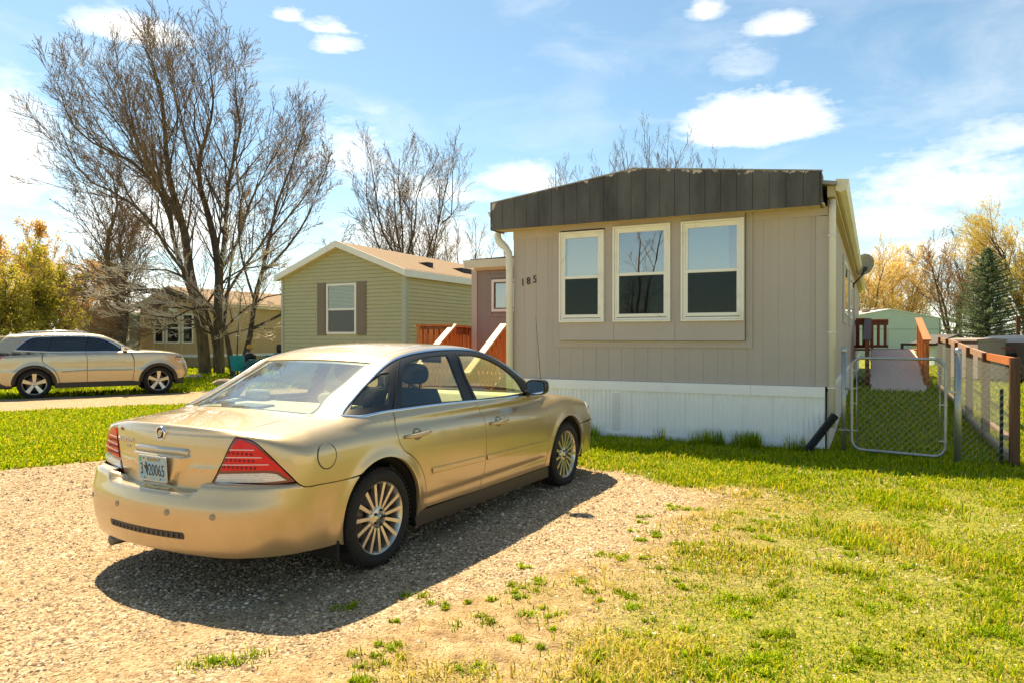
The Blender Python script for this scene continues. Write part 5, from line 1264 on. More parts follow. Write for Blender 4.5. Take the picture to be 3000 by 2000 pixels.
    mb = MB(); mb.box(1.86,1.88,-.11,.11,1.30,1.36); mb.tube([(1.87,0,1.36),(1.90,0,1.42)], .01, 5); mb.build('inner_mirror', TRIM, t)
    FI = lambda x,y,z: FB(x,y,z)+.03
    panel('roof_lining', FI, [[(.36,-.58,1.35),(.8,-.6,1.42),(1.3,-.6,1.43),(1.68,-.58,1.41)], [(1.68,-.58,1.41),(1.68,.58,1.41)], [(1.68,.58,1.41),(1.3,.6,1.43),(.8,.6,1.42),(.36,.58,1.35)], [(.36,.58,1.35),(.36,-.58,1.35)]], (0,0,-1), BEIGE, t, grid=.12, mirror=False, flange=0)
    for sg in (1,-1): box('door_card', .25, 2.4, sg*.78, sg*.80, .4, 1.0, SEAT, t)
    # plate recess trim bar, plate, badge, lettering
    xb = -.990
    def rear_pt(y, z): return float(march(FB, [[-3,y,z]], [[1,0,0]])[0][0][0])
    pts = [(rear_pt(y,.853)-.004, y, .853) for y in (-.255,-.2,-.1,0,.1,.2,.255)]
    mb = MB(); V = []; F = []
    ys = np.linspace(-.25,.25,15)
    for i, y in enumerate(ys):
        xx = rear_pt(y, .90)-.002; e = .004 if i in (0,14) else 0
        V += [(xx+.006,y,.876-e),(xx-.012,y,.872-e),(xx-.016,y,.850),(xx-.010,y,.830+e),(xx+.03,y,.829+e)]
    for i in range(14):
        for j in range(4): F.append((i*5+j,(i+1)*5+j,(i+1)*5+j+1,i*5+j+1))
    F += [[0,1,2,3,4],[74,73,72,71,70]]
    mb.add(V, F, True); mb.build('plate_bar', mat('satin_champagne', (.55,.48,.38), .3, .6), t)
    PX = rear_pt(0,.745)-.004
    PM = Matrix.Translation((PX-.012, -.003, .745)) @ Matrix.Rotation(math.radians(-3.5),4,'Y') @ Matrix.Rotation(math.radians(-90),4,'Z') @ Matrix.Rotation(math.radians(90),4,'X')   # local x right as seen from behind, y up, z toward viewer
    def flat(name, pts, z, m, par, th=.0015):
        mb = MB(); n = len(pts); V = [(a,b,z) for a,b in pts]+[(a,b,z-th) for a,b in pts]
        mb.add(V, [list(range(n)), list(range(2*n-1,n-1,-1))]+[[i,i+n,(i+1)%n+n,(i+1)%n] for i in range(n)], False, PM); return mb.build(name, m, par)
    def rr(w, h_, r, k=5):
        P = []
        for cx, cy, a0 in ((w-r,h_-r,0),(-w+r,h_-r,90),(-w+r,-h_+r,180),(w-r,-h_+r,270)):
            for i in range(k): a = math.radians(a0+90*i/(k-1)); P.append((cx+r*math.cos(a), cy+r*math.sin(a)))
        return P
    pl = flat('license_plate', rr(.137,.078,.012), .0, mat('plate_silver', (.55,.56,.56), .35, .5), t, .004)
    flat('plate_face', rr(.130,.071,.009), .0012, mat('plate_blue', (.22,.42,.56), .4, col2=(.50,.50,.34), vscale=9, vlo=.5, vhi=.66), pl)
    flat('plate_sticker', [(-.122,.040),(-.100,.040),(-.100,.066),(-.122,.066)], .0022, mat('sticker_green', (.08,.42,.16), .5), pl)
    flat('plate_band', [(-.045,.047),(.06,.047),(.06,.064),(-.045,.064)], .0020, mat('plate_brown', (.36,.27,.13), .6, var=.3, vscale=60), pl)
    INK = mat('plate_ink', (.03,.03,.035), .6)
    text_mesh('3', .100, 'plate_digit', INK, pl, PM @ Matrix.Translation((-.100,-.010,.0022)) @ Matrix.Diagonal((.62,1,1,1)), .0006)
    text_mesh('20065', .100, 'plate_digits', INK, pl, PM @ Matrix.Translation((.040,-.012,.0022)) @ Matrix.Diagonal((.62,1,1,1)), .0006)
    horse = [(-.070,-.040),(-.062,-.030),(-.060,-.012),(-.070,-.002),(-.078,.010),(-.071,.018),(-.063,.014),(-.060,.022),(-.063,.034),(-.057,.040),(-.050,.036),(-.050,.026),(-.043,.018),(-.038,.006),(-.034,-.004),(-.038,-.016),(-.046,-.022),(-.041,-.034),(-.047,-.046),(-.052,-.034),(-.054,-.022),(-.059,-.028)]
    flat('plate_horse', horse, .0022, INK, pl)
    for a, b in ((-.075,.060),(.075,.060),(-.075,-.060),(.075,-.060)):
        mb = MB(); mb.lathe([(0,.004),(.004,.003),(.005,.0)], 8, 'z', PM @ Matrix.Translation((a,b,.001))); mb.build('plate_screw', INK, pl)
    # oval badge
    bz = .952; bx_ = rear_pt(0,bz)-.003
    PM = Matrix.Translation((bx_, -.0, bz)) @ Matrix.Rotation(math.radians(-4),4,'Y') @ Matrix.Rotation(math.radians(-90),4,'Z') @ Matrix.Rotation(math.radians(90),4,'X')
    mb = MB(); n = 36; V = []
    for (k_, zz) in ((1.0,-.002),(1.0,.006),(.90,.010),(.80,.008),(.78,.003)):
        for j in range(n): a = 2*math.pi*j/n; V.append((.044*k_*math.cos(a), .047*k_*math.sin(a), zz))
    mb.add(V, [(i*n+j, i*n+(j+1)%n, (i+1)*n+(j+1)%n, (i+1)*n+j) for i in range(4) for j in range(n)], True, PM); bd = mb.build('badge', CHROME, t)
    mb = MB(); mb.add([(.035*math.cos(2*math.pi*j/n), .037*math.sin(2*math.pi*j/n), .003) for j in range(n)], [list(range(n))], False, PM); mb.build('badge_field', mat('badge_dark', (.02,.02,.022), .3), bd)
    for dx in (-.013,0,.013):
        mb = MB(); P = [(-.030+dx*.5+.0,-.022+abs(dx)*.3),(-.012+dx,-.018),(-.004+dx,-.004),(.002+dx,.010),(.012+dx,.018),(.026+dx*.4,.020)]
        mb.tube([(a,b,.006) for a,b in P], .0035, 6, M=PM); mb.build('badge_wing', CHROME, bd)
    def lettering(body, size, y, z, nm, m=CHROME, ex=.002, sx=1.0):
        x = rear_pt(y, z)-.002; g = grad(FB, np.array([[x,y,z]]))[0]
        M = Matrix.Translation((x,y,z)) @ Matrix.Rotation(math.atan2(g[1],g[0])-math.pi,4,'Z') @ Matrix.Rotation(math.radians(-4),4,'Y') @ Matrix.Rotation(math.radians(-90),4,'Z') @ Matrix.Rotation(math.radians(90),4,'X') @ Matrix.Diagonal((sx,1,1,1))
        return text_mesh(body, size, nm, m, t, M, ex), M
    lettering('MONTEGO', .044, .405, .880, 'model_name', sx=1.0)
    o, M = lettering('PREMIER', .018, .365, .846, 'trim_name', sx=1.0)
    DEC = mat('decal_brown', (.20,.13,.08), .6)
    x = rear_pt(.475,.945)-.0015
    PM = Matrix.Translation((x,.475,.945)) @ Matrix.Rotation(math.radians(-14),4,'Z') @ Matrix.Rotation(math.radians(-4),4,'Y') @ Matrix.Rotation(math.radians(-90),4,'Z') @ Matrix.Rotation(math.radians(90),4,'X')
    mb = MB(); mb.tube([(.026*math.cos(2*math.pi*j/20), .010*math.sin(2*math.pi*j/20), .0) for j in range(21)], .0016, 4, M=PM); mb.tube([(.010*math.cos(2*math.pi*j/12), .006*math.sin(2*math.pi*j/12), .0) for j in range(13)], .0022, 4, M=PM)
    for a in (40,75,105,140): mb.tube([(.03*math.cos(math.radians(a)), .014*math.sin(math.radians(a)),0), (.036*math.cos(math.radians(a)), .022*math.sin(math.radians(a)),0)], .0012, 4, M=PM)
    mb.box(-.018,.018,-.024,-.019,-.0008,.0008,M=PM); mb.build('dealer_decal', DEC, t)
    # worn sticker ghost and dent reflections left out; exhaust tip
    mb = MB(); mb.tube([(-1.02,.45,.24),(-.80,.45,.24)], .035, 12); mb.build('exhaust', mat('exhaust_metal', (.15,.14,.13), .5, .8), t)

def wheel(t, loc, R, rr_, wd, sg, style):
    "wheel turned about local y, outer face toward -y"
    w = bpy.data.objects.new('wheel', None); COL.objects.link(w); w.parent = t; w.location = loc; w.empty_display_size = .1
    h2 = wd/2
    mb = MB(); mb.lathe([(rr_-.01,-h2+.02),(rr_+.008,-h2+.006),(rr_+.03,-h2-.004),(R-.045,-h2-.002),(R-.02,-h2+.010),(R-.006,-h2+.028),(R,-h2+.05),(R,h2-.05),(R-.006,h2-.028),(R-.03,h2-.005),(rr_,h2)], 56, 'y'); ty = mb.build('tyre', RUBBER, w)
    mb = MB()
    for j in range(64):
        a = 2*math.pi*j/64; M = Matrix.Rotation(a, 4, 'Y'); mb.box(-.006,.006,-h2+.012,-h2+.055,R-.008,R+.0035,M)
    tr_ = mb.build('tread', RUBBER, ty); tr_['kind'] = 'stuff'
    mb = MB(); mb.lathe([(rr_+.006,-h2+.004),(rr_+.008,-h2+.010),(rr_-.008,-h2+.016),(rr_-.02,-h2+.03),(rr_-.03,-h2+.08),(rr_-.03,h2)], 56, 'y'); mb.build('rim', ALLOY, w)
    mb = MB(); mb.lathe([(0,h2-.02),(rr_-.03,h2-.02),(rr_-.028,h2-.015),(0,h2-.015)], 32, 'y'); mb.build('wheel_back', UNDER, w)
    mb = MB(); mb.lathe([(.03,-.01),(rr_*.70,-.01),(rr_*.70,.012),(.03,.012)], 32, 'y'); mb.build('brake_disc', mat('brake_steel', (.16,.13,.11), .5, .8), w)
    if style == 'multi':
        for j in range(15):
            a = 2*math.pi*(j+.5)/15; M = Matrix.Rotation(a, 4, 'Y')
            mb = MB(); V = [(-.010,-h2+.030,.062),(.010,-h2+.030,.062),(.0135,-h2+.014,rr_-.010),(-.0135,-h2+.014,rr_-.010),(-.011,-h2+.055,.062),(.011,-h2+.055,.062),(.015,-h2+.045,rr_-.012),(-.015,-h2+.045,rr_-.012)]
            mb.add(V, [(0,1,2,3),(4,7,6,5),(0,4,5,1),(1,5,6,2),(2,6,7,3),(3,7,4,0)], False, M); mb.build('spoke', ALLOY, w)
        mb = MB(); mb.lathe([(0,-h2+.010),(.026,-h2+.010),(.030,-h2+.014),(.031,-h2+.020),(.045,-h2+.020),(.066,-h2+.026),(.085,-h2+.034),(.085,-h2+.07)], 40, 'y'); mb.build('hub', ALLOY, w)
        mb = MB(); mb.lathe([(.022,-h2+.009),(.024,-h2+.006),(.026,-h2+.009)], 24, 'y'); 
        for dx in (-.009,0,.009): mb.tube([(-.014+dx*.5,-h2+.008,-.010),(-.002+dx,-h2+.008,-.004),(.004+dx,-h2+.008,.006),(.014+dx*.4,-h2+.008,.011)], .002, 5)
        mb.build('cap_emblem', TRIM, w)
        for j in range(5):
            a = 2*math.pi*j/5; mb = MB(); mb.tube([(.050*math.cos(a),-h2+.030,.050*math.sin(a)),(.050*math.cos(a),-h2+.010,.050*math.sin(a))], [.012,.009], 6); mb.build('lug_nut', TRIM, w)
    else:
        for j in range(5):
            a = 2*math.pi*j/5; M = Matrix.Rotation(a, 4, 'Y')
            mb = MB(); V = [(-.030,-h2+.035,.03),(.030,-h2+.035,.03),(.050,-h2+.012,rr_-.010),(-.050,-h2+.012,rr_-.010),(-.035,-h2+.07,.03),(.035,-h2+.07,.03),(.055,-h2+.05,rr_-.015),(-.055,-h2+.05,rr_-.015)]
            mb.add(V, [(0,1,2,3),(4,7,6,5),(0,4,5,1),(1,5,6,2),(2,6,7,3),(3,7,4,0)], False, M); mb.build('spoke', ALLOY, w)
        mb = MB(); mb.lathe([(0,-h2+.028),(.04,-h2+.030),(.05,-h2+.036),(.05,-h2+.07)], 24, 'y'); mb.build('hub', ALLOY, w)
    return w
build_sedan(car)

# ------------------------------------------------------------------ the silver-tan off-roader on the far drive
WB2, RC2 = 2.84, .365
def S_W(x, z):
    w = itp(z, [(.2,.88),(.35,.92),(.6,.945),(.66,.955),(.72,.95),(.95,.948),(1.1,.935),(1.2,.91),(1.3,.88)])
    w = w+itp(x, [(-.9,-.05),(-.5,-.01),(0,0),(2.6,0),(3.2,-.03),(3.6,-.10)])
    for cx in (0., WB2): r = np.sqrt((x-cx)**2+(z-RC2)**2); w = w+.02*np.exp(-((r-.47)/.06)**2)
    return w
def S_body(x, y, z):
    ay = np.abs(y); s = ay-S_W(x, z)
    t_ = z-(itp(x, [(-.9,1.1),(0,1.15),(2.2,1.20),(2.6,1.205),(3.0,1.18),(3.3,1.135),(3.55,1.06)])-.025*(ay/.8)**2)
    r = (itp(z, [(.3,-.88),(.6,-.90),(1.0,-.88),(1.2,-.84)])+.12*ay**2)-x
    fr = x-(itp(z, [(.3,3.56),(.55,3.70),(.75,3.69),(.95,3.61),(1.1,3.54)])-.20*ay**2)
    lo = smax(smax(smax(s, fr, .14), r, .09), t_, .06); lo = np.maximum(lo, .24-z)
    zr_ = itp(x, [(-1.3,.4),(-.93,1.12),(-.76,1.42),(-.62,1.57),(-.3,1.63),(.2,1.66),(.9,1.665),(1.35,1.64),(1.62,1.585),(1.9,1.44),(2.2,1.26),(2.45,1.12),(3,.6)])
    zc = np.maximum(z, 1.15)
    w = .875-.42*(zc-1.17)-.1*np.maximum(zc-1.45,0)+itp(x, [(-.8,-.07),(-.4,-.02),(0,0),(1.5,0),(2.2,-.03)])
    g = np.maximum(smax(ay-w, z-(zr_-.02*(ay/.6)**2), .09), 1.15-z)
    return smin(lo, g, .04)
SPAINT = paint_mat('tan_silver_paint', (.50,.41,.27), (.58,.50,.36))
suv_F = Vector((.825,.565,0)).normalized(); suv_L = Vector((-suv_F.y, suv_F.x, 0))
suv = thing('suv', 'silver tan sport utility vehicle parked side on in front of the bare trees', 'car', tuple(Vector((-12.08,17.95,0))+suv_L*.93), math.atan2(suv_F.y, suv_F.x))
def build_suv(t):
    FB = S_body
    rc = [(.23,-.9,1.185),(.18,-.92,1.07),(.175,-.94,.93),(.24,-.95,.86),(.40,-.95,.74),(.50,-.95,.56),(.545,-.93,.38)]
    mc = [(1.10,-.9,1.18),(1.14,-.92,1.05),(1.15,-.95,.8),(1.15,-.93,.38)]
    fc = [(2.14,-.9,1.16),(2.22,-.92,1.0),(2.24,-.95,.75),(2.21,-.93,.38)]
    wt = [(-.42,-.83,1.215),(-.30,-.79,1.34),(-.19,-.76,1.45),(-.06,-.73,1.53),(.36,-.72,1.563),(1.05,-.72,1.572),(1.42,-.73,1.54),(1.63,-.75,1.46),(1.88,-.80,1.29),(2.02,-.86,1.18)]
    hl = [(2.38,-.70,1.15),(2.9,-.72,1.13),(3.25,-.74,1.06),(3.44,-.70,1.0)]
    rs = [(-.60,-.60,1.58),(.1,-.64,1.62),(.9,-.66,1.64),(1.55,-.64,1.57)]
    panel('rear_quarter', FB, [rc, [(.545,-.93,.38),(.46,-.93,.34)], arc(0,RC2,.465,-4,184), [(-.464,-.93,.33),(-.60,-.9,.33)], [(-.60,-.9,.33),(-.86,-.75,.36),(-.90,-.6,.6),(-.88,-.6,.98)], [(-.88,-.6,.98),(-.82,-.68,1.30),(-.68,-.66,1.48),(-.60,-.60,1.58)], rs, [(1.55,-.64,1.57),(1.9,-.70,1.42),(2.2,-.74,1.25),(2.38,-.74,1.15)], [(2.38,-.74,1.15),(2.14,-.87,1.165)], [(2.14,-.87,1.165),(2.02,-.86,1.18)], wt[::-1], [(-.42,-.83,1.215),(-.1,-.89,1.20),(.23,-.9,1.185)]], (.38,.8,-.4), SPAINT, t, grid=.05, step=.04)
    panel('rear_door', FB, [[(.23,-.9,1.185),(1.10,-.9,1.18)], mc, [(1.15,-.93,.38),(.545,-.93,.38)], rc[::-1]], (0,1,-.15), SPAINT, t, grid=.06, step=.04, inset=.006)
    panel('front_door', FB, [[(1.10,-.9,1.18),(2.14,-.9,1.165)], fc, [(2.21,-.93,.38),(1.15,-.93,.38)], mc[::-1]], (0,1,-.15), SPAINT, t, grid=.06, step=.04, inset=.006)
    panel('front_fender', FB, [[(2.14,-.87,1.165),(2.38,-.74,1.15)], hl, [(3.44,-.70,1.0),(3.26,-.86,.99),(3.29,-.88,.88),(3.58,-.75,.80)], [(3.58,-.75,.80),(3.60,-.74,.62),(3.45,-.84,.42)], [(3.45,-.84,.42),(3.30,-.9,.40)], arc(WB2,RC2,.465,4,184), [(2.376,-.93,.34),(2.21,-.93,.38)], fc[::-1]], (-.3,.8,-.3), SPAINT, t, grid=.05, step=.04)
    s_ = lambda P: [(a,-b,c) for a,b,c in P][::-1]
    panel('hood', FB, [hl, [(3.44,-.70,1.0),(3.52,-.3,1.0),(3.53,0,1.0),(3.52,.3,1.0),(3.44,.70,1.0)], s_(hl), [(2.38,.70,1.15),(2.46,0,1.14),(2.38,-.70,1.15)]], (-.1,0,-1), SPAINT, t, grid=.1, mirror=False, step=.05)
    panel('roof', FB, [rs, [(1.55,-.64,1.57),(1.6,0,1.6),(1.55,.64,1.57)], s_(rs), [(-.60,.60,1.58),(-.62,0,1.58),(-.60,-.60,1.58)]], (0,0,-1), SPAINT, t, grid=.1, mirror=False, step=.05)
    panel('windshield', FB, [[(1.55,-.64,1.57),(1.9,-.70,1.42),(2.2,-.74,1.25),(2.38,-.74,1.15)], [(2.38,-.74,1.15),(2.46,0,1.14),(2.38,.74,1.15)], [(2.38,.74,1.15),(2.2,.74,1.25),(1.9,.70,1.42),(1.55,.64,1.57)], [(1.55,.64,1.57),(1.6,0,1.6),(1.55,-.64,1.57)]], (-.5,0,-.8), CARGLASS, t, grid=.1, mirror=False, flange=0, step=.05)
    panel('front_fascia', FB, [[(3.44,-.70,1.0),(3.52,-.3,1.0),(3.53,0,1.0),(3.52,.3,1.0),(3.44,.70,1.0)], [(3.44,.70,1.0),(3.60,.62,.8),(3.60,.66,.42)], [(3.60,.66,.42),(3.66,0,.42),(3.60,-.66,.42)], [(3.60,-.66,.42),(3.60,-.62,.8),(3.44,-.70,1.0)]], (-1,0,-.05), SPAINT, t, grid=.1, mirror=False, step=.05)
    panel('tailgate', FB, [[(-.88,-.6,.98),(-.90,-.6,.6),(-.88,-.6,.34)], [(-.88,-.6,.34),(-.9,0,.34),(-.88,.6,.34)], [(-.88,.6,.34),(-.90,.6,.6),(-.88,.6,.98)], [(-.88,.6,.98),(-.82,.66,1.30),(-.60,.60,1.58)], [(-.60,.60,1.58),(-.6,0,1.6),(-.60,-.60,1.58)], [(-.60,-.60,1.58),(-.82,-.66,1.30),(-.88,-.6,.98)]], (1,0,-.25), SPAINT, t, grid=.1, mirror=False, step=.05)
    DK = mat('suv_tint', (.006,.010,.016), .04, coat=1.0)
    panel('side_glass', FB, [wt, [(2.02,-.86,1.18),(1.10,-.87,1.19),(.23,-.88,1.195),(-.42,-.83,1.215)]], (0,1,-.25), DK, t, grid=.08, off=.003, step=.04)
    ribbon('chrome_strip', FB, wt, .02, CHROME, t, .008, step=.05); ribbon('chrome_strip', FB, [(-.42,-.83,1.215),(.23,-.9,1.19),(1.10,-.9,1.182),(2.02,-.88,1.172),(2.10,-.88,1.168)], .02, CHROME, t, .008, step=.05)
    for xx in (.30, 1.10): ribbon('pillar', FB, [(xx,-.88,1.2),(xx+.05,-.80,1.38),(xx+.10,-.73,1.56)], .05 if xx > .5 else .035, TRIM, t, .006, step=.05)
    panel('headlight', FB, [[(3.26,-.86,.99),(3.44,-.74,.985)], [(3.44,-.74,.985),(3.55,-.68,.80)], [(3.55,-.68,.80),(3.29,-.88,.88),(3.26,-.86,.99)]], (-.5,.85,0), CLEAR, t, grid=.05, off=.004, step=.03)
    panel('indicator', FB, [[(3.27,-.86,.975),(3.35,-.82,.965)], [(3.35,-.82,.965),(3.36,-.83,.90)], [(3.36,-.83,.90),(3.30,-.87,.90),(3.27,-.86,.975)]], (-.5,.85,0), mat('amber', (.8,.22,.02), .2, coat=1), t, grid=.05, off=.008, step=.03)
    panel('tail_light', FB, [[(-.58,-.86,1.13),(-.86,-.65,1.14)], [(-.86,-.65,1.14),(-.90,-.6,.99)], [(-.90,-.6,.99),(-.66,-.86,.99)], [(-.66,-.86,.99),(-.58,-.86,1.13)]], (.6,.75,0), RED, t, grid=.06, off=.005, step=.03)
    for cx in (0, WB2):
        P = arc(cx,RC2,.435,0,182); 
        for sg in (1,):
            ribbon('arch_cladding', FB, [(a,-.96,c) for a,_,c in P], .10, TRIM, t, .014, step=.05)
            for s2 in (1,-1):
                mb = MB(); V = []; n = 16
                for i in range(n+1): a = math.radians(-10+200*i/n); V += [(cx+.47*math.cos(a), s2*.93, RC2+.47*math.sin(a)), (cx+.47*math.cos(a), s2*.60, RC2+.47*math.sin(a))]
                F = [(2*i,2*i+1,2*i+3,2*i+2) for i in range(n)]; V.append((cx,s2*.6,RC2)); F += [(2*i+1,len(V)-1,2*i+3) for i in range(n)]
                mb.add(V, F, True); mb.build('wheel_well', UNDER, t)
    for sg in (1,-1):
        mb = MB(); mb.box(.44,2.40,sg*.80,sg*.93,.25,.385); mb.build('sill', TRIM, t)
        mb = MB(); mb.box(-.82,-.46,sg*.60,sg*.90,.26,.47); mb.box(3.28,3.50,sg*.55,sg*.84,.26,.44); mb.build('lower_cladding', TRIM, t, .03)
        mb = MB(); mb.tube([(-.35,sg*.68,1.62),(-.15,sg*.68,1.675),(.5,sg*.69,1.705),(1.0,sg*.69,1.70),(1.18,sg*.69,1.66)], .016, 6); mb.build('roof_rail', CHROME, t)
        for hx, hz in ((.38,1.10),(1.33,1.075)):
            yy = float(march(FB, [[hx,-3,hz]], [[0,1,0]])[0][0][1]); mb = MB(); mb.tube([(hx-.12,yy*sg*1.0,hz),(hx-.09,yy*sg*1.025,hz),(hx+.09,yy*sg*1.025,hz),(hx+.12,yy*sg,hz)], .014, 6); mb.build('door_handle', CHROME, t)
        mb = MB(); M = Matrix.Translation((1.96, sg*1.03, 1.25)); mb.box(-.05,.06,-.10,.10,-.07,.08,M); mm = mb.build('side_mirror', CHROME, t, .03)
        box('mirror_foot', 1.97, 2.08, sg*.90-.06, sg*.90+.06, 1.14, 1.185, TRIM, t, .01)
        box('fog_lamp', 3.47, 3.53, sg*.74-.05, sg*.74+.05, .585, .645, TRIM, t, .01)
    ribbon('door_crease', FB, [(.58,-.95,.66),(1.1,-.95,.685),(2.20,-.95,.675)], .028, mat('suv_crease', (.30,.27,.22), .3, .6), t, .006, step=.06)
    for sg in (-1,):
        o = text_mesh('GRAND CHEROKEE', .062, 'model_name', mat('badge_grey', (.16,.15,.14), .3, .8), t, Matrix.Translation((1.86, -.952, .60)) @ Matrix.Rotation(math.radians(90),4,'X'), .004)
    box('front_plate', 3.665, 3.69, -.16, .16, .55, .72, TRIM, t); box('roof_spoiler', -.86, -.60, -.62, .62, 1.53, 1.565, SPAINT, t, .012); box('shark_fin', -.1,.02,-.02,.02,1.63,1.70,TRIM,t,.01)
    mb = MB(); mb.box(-.8,3.4,-.65,.65,.30,.55); mb.build('underbody', UNDER, t)
    box('cabin_dark', -.3, 2.0, -.70, .70, .5, 1.15, UNDER, t)
    w0 = wheel(t, (0,-.93+.12,RC2), .375, .268, .24, -1, 'five')
    for px, sg in ((0,1),(WB2,-1),(WB2,1)):
        c = copy_tree(w0, t); c.location = (px, sg*(.93-.12), RC2); c.rotation_euler = (0, rnd.uniform(0,1), 0 if sg < 0 else math.pi)
build_suv(suv)

# unseen home added out of frame to give the flank of the sedan something to mirror
nb_ = thing('added_mobile_home', 'added unseen pale mobile home outside the frame, there to reflect in the sedan doors', 'mobile home', (17,-4,0), math.radians(75))
mb = MB(); mb.prism([(-9,0),(-9,3.0),(0,3.0),(9,3.0),(9,0)], 0, 4.5); mb.build('wall', WHITE, nb_)
mb = MB(); mb.box(-9.2,9.2,-.2,4.7,3.0,3.12); mb.build('roof', SHINGLE, nb_)
for xx in (-6,-2.5,1.5,5.5): box('window', xx, xx+1.2, -.03, -.001, 1.2, 2.4, mat('dark_pane', (.03,.035,.04), .1), nb_)
# ------------------------------------------------------------------ trees
def tubes_np(paths, sides=5):
    "paths: list of (pts (n,3), radii (n)); returns one vertex/face set"
    Vs = []; Fs = []; b = 0
    groups = {}
    for P, r in paths: groups.setdefault(len(P), []).append((P, r))
    for n, L in groups.items():
        P = np.array([a for a, _ in L]); R = np.array([r for _, r in L])          # m,n,3
        T = np.gradient(P, axis=1); T /= np.linalg.norm(T, axis=2)[:,:,None]+1e-9
        up = np.where(np.abs(T[:,:,2:3]) > .9, np.array([1.,0,0]), np.array([0,0,1.]))
        A = np.cross(T, up); A /= np.linalg.norm(A,axis=2)[:,:,None]+1e-9; B = np.cross(T, A)
        th = 2*np.pi*np.arange(sides)/sides
        ring = P[:,:,None,:]+R[:,:,None,None]*(A[:,:,None,:]*np.cos(th)[None,None,:,None]+B[:,:,None,:]*np.sin(th)[None,None,:,None])
        m = len(L); V = ring.reshape(-1,3)
        i = np.arange(m)[:,None,None]*n*sides; j = np.arange(n-1)[None,:,None]*sides; k = np.arange(sides)[None,None,:]; k2 = (k+1) % sides
        a = i+j+k; F = np.stack([a, i+j+k2, i+j+sides+k2, a+sides], -1).reshape(-1,4)
        Vs.append(V); Fs.append(F+b); b += len(V)
    return np.concatenate(Vs), np.concatenate(Fs)
def unit(v): return v/(np.linalg.norm(v)+1e-9)
def grow(paths, p, d, L, r, lvl, R, prm, tips):
    "one branch and its children"
    n = prm['seg'][lvl]; pts = [p]; q = p.copy(); dd = unit(d)
    for i in range(n):
        dd = unit(dd+R.normal(0, prm['wob'][lvl], 3)+np.array([0,0,prm['up'][lvl]]))
        q = q+dd*L/n; pts.append(q.copy())
    pts = np.array(pts); t = np.linspace(0,1,n+1)
    rad = r*(1-t*(1-prm['taper'][lvl])); rad = np.maximum(rad, prm['rmin'])
    paths[min(lvl, len(paths)-1)].append((pts, rad))
    if lvl+1 >= len(prm['n']):
        tips.append(pts[-1]); return
    sprout(paths, pts, rad, lvl, L, R, prm, tips)
def sprout(paths, pts, rad, lvl, L, R, prm, tips, t0=None, bias=None):
    c = prm['n'][lvl+1]; c = max(1, int(round(c*R.uniform(.8,1.2))))
    n = len(pts)-1; t0 = prm['t0'][lvl] if t0 is None else t0
    for k in range(c):
        t = t0+(1-t0)*((k+R.uniform(.1,.9))/c); x = t*n; i = min(int(x), n-1); f = x-i
        q = pts[i]*(1-f)+pts[i+1]*f; ax = unit(pts[i+1]-pts[i])
        rv = unit(np.cross(ax, R.normal(0,1,3)))
        ang = math.radians(R.uniform(*prm['ang'][lvl])); nd = ax*math.cos(ang)+rv*math.sin(ang)
        if nd[2] < prm.get('minz', -.3) : nd[2] = abs(nd[2])*.3
        Lc = L*prm['len'][lvl]*R.uniform(.6,1.15)*(1.15-.55*t)
        rc = max(min((rad[i]*(1-f)+rad[i+1]*f)*.6, Lc*.013), prm['rmin'])
        grow(paths, q, nd, Lc, rc, lvl+1, R, prm, tips)
BARK = mat('bark', (.045,.032,.022), .9, col2=(.13,.095,.062), vscale=9, vdet=6, stretch=(1,1,.25), bump=.7, bscale=14)
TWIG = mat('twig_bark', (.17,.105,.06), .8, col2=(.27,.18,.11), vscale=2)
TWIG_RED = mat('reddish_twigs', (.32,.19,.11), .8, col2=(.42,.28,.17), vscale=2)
TWIG_SUNLIT = mat('sunlit_twigs', (.82,.70,.56), .6, col2=(.60,.48,.36), vscale=2)  # bark colour lightened to stand in for sun on the low twigs
def finish_tree(name, label, cat, loc, trunk_paths, branch_paths, bark=BARK, twig=TWIG, buds=None, budmat=None, budn=0, budsize=.03, R=None, leaves=None, group=None):
    t = thing(name, label, cat, tuple(loc), 0, group); off = np.array(loc)
    V, F = tubes_np([(p-off, r) for p, r in trunk_paths], 9); link('trunk', mesh_np('trunk', V, F, True), t, bark)
    thr = .02 if sum(r[0] > .02 for p, r in branch_paths) >= 8 else 9
    if thr < 1:
        V, F = tubes_np([(p-off, r) for p, r in branch_paths if r[0] > thr], 5); link('branches', mesh_np('branches', V, F, True), t, bark)
    fine = [(p-off, r) for p, r in branch_paths if r[0] <= thr]
    if fine:
        V, F = tubes_np(fine, 3); o = link('crown', mesh_np('crown', V, F, False), t, twig); o['kind'] = 'stuff'
    if buds is not None and len(buds):
        B = np.array(buds)-off; k = len(B)*budn; c = np.repeat(B, budn, 0)+R.normal(0, budsize*1.6, (k,3))
        o = leaf_cloud('buds' if budsize < .06 else 'foliage', c, budsize, R, budmat, t); o['kind'] = 'stuff'
    return t
def leaf_cloud(name, c, size, R, m, parent, flat=False):
    k = len(c); a = R.normal(0,1,(k,3)); a /= np.linalg.norm(a,axis=1)[:,None]; b = np.cross(a, R.normal(0,1,(k,3))); b /= np.linalg.norm(b,axis=1)[:,None]
    s = size*R.uniform(.6,1.4,(k,1))
    V = np.stack([c-a*s, c+b*s*.45, c+a*s, c-b*s*.45], 1).reshape(-1,3)
    F = np.arange(4*k).reshape(-1,4)
    return link(name, mesh_np(name, V, F, False), parent, m)
BASEP = dict(seg=[6,4,3,2,2], wob=[.05,.055,.07,.09,.10], up=[.05,.06,.05,.03,.02], taper=[.35,.25,.3,.35,.5], t0=[.2,.15,.15,.1,.1], ang=[(22,42),(22,42),(22,45),(25,50)], len=[.55,.5,.48,.45], n=[1,9,7,5], rmin=.0065)
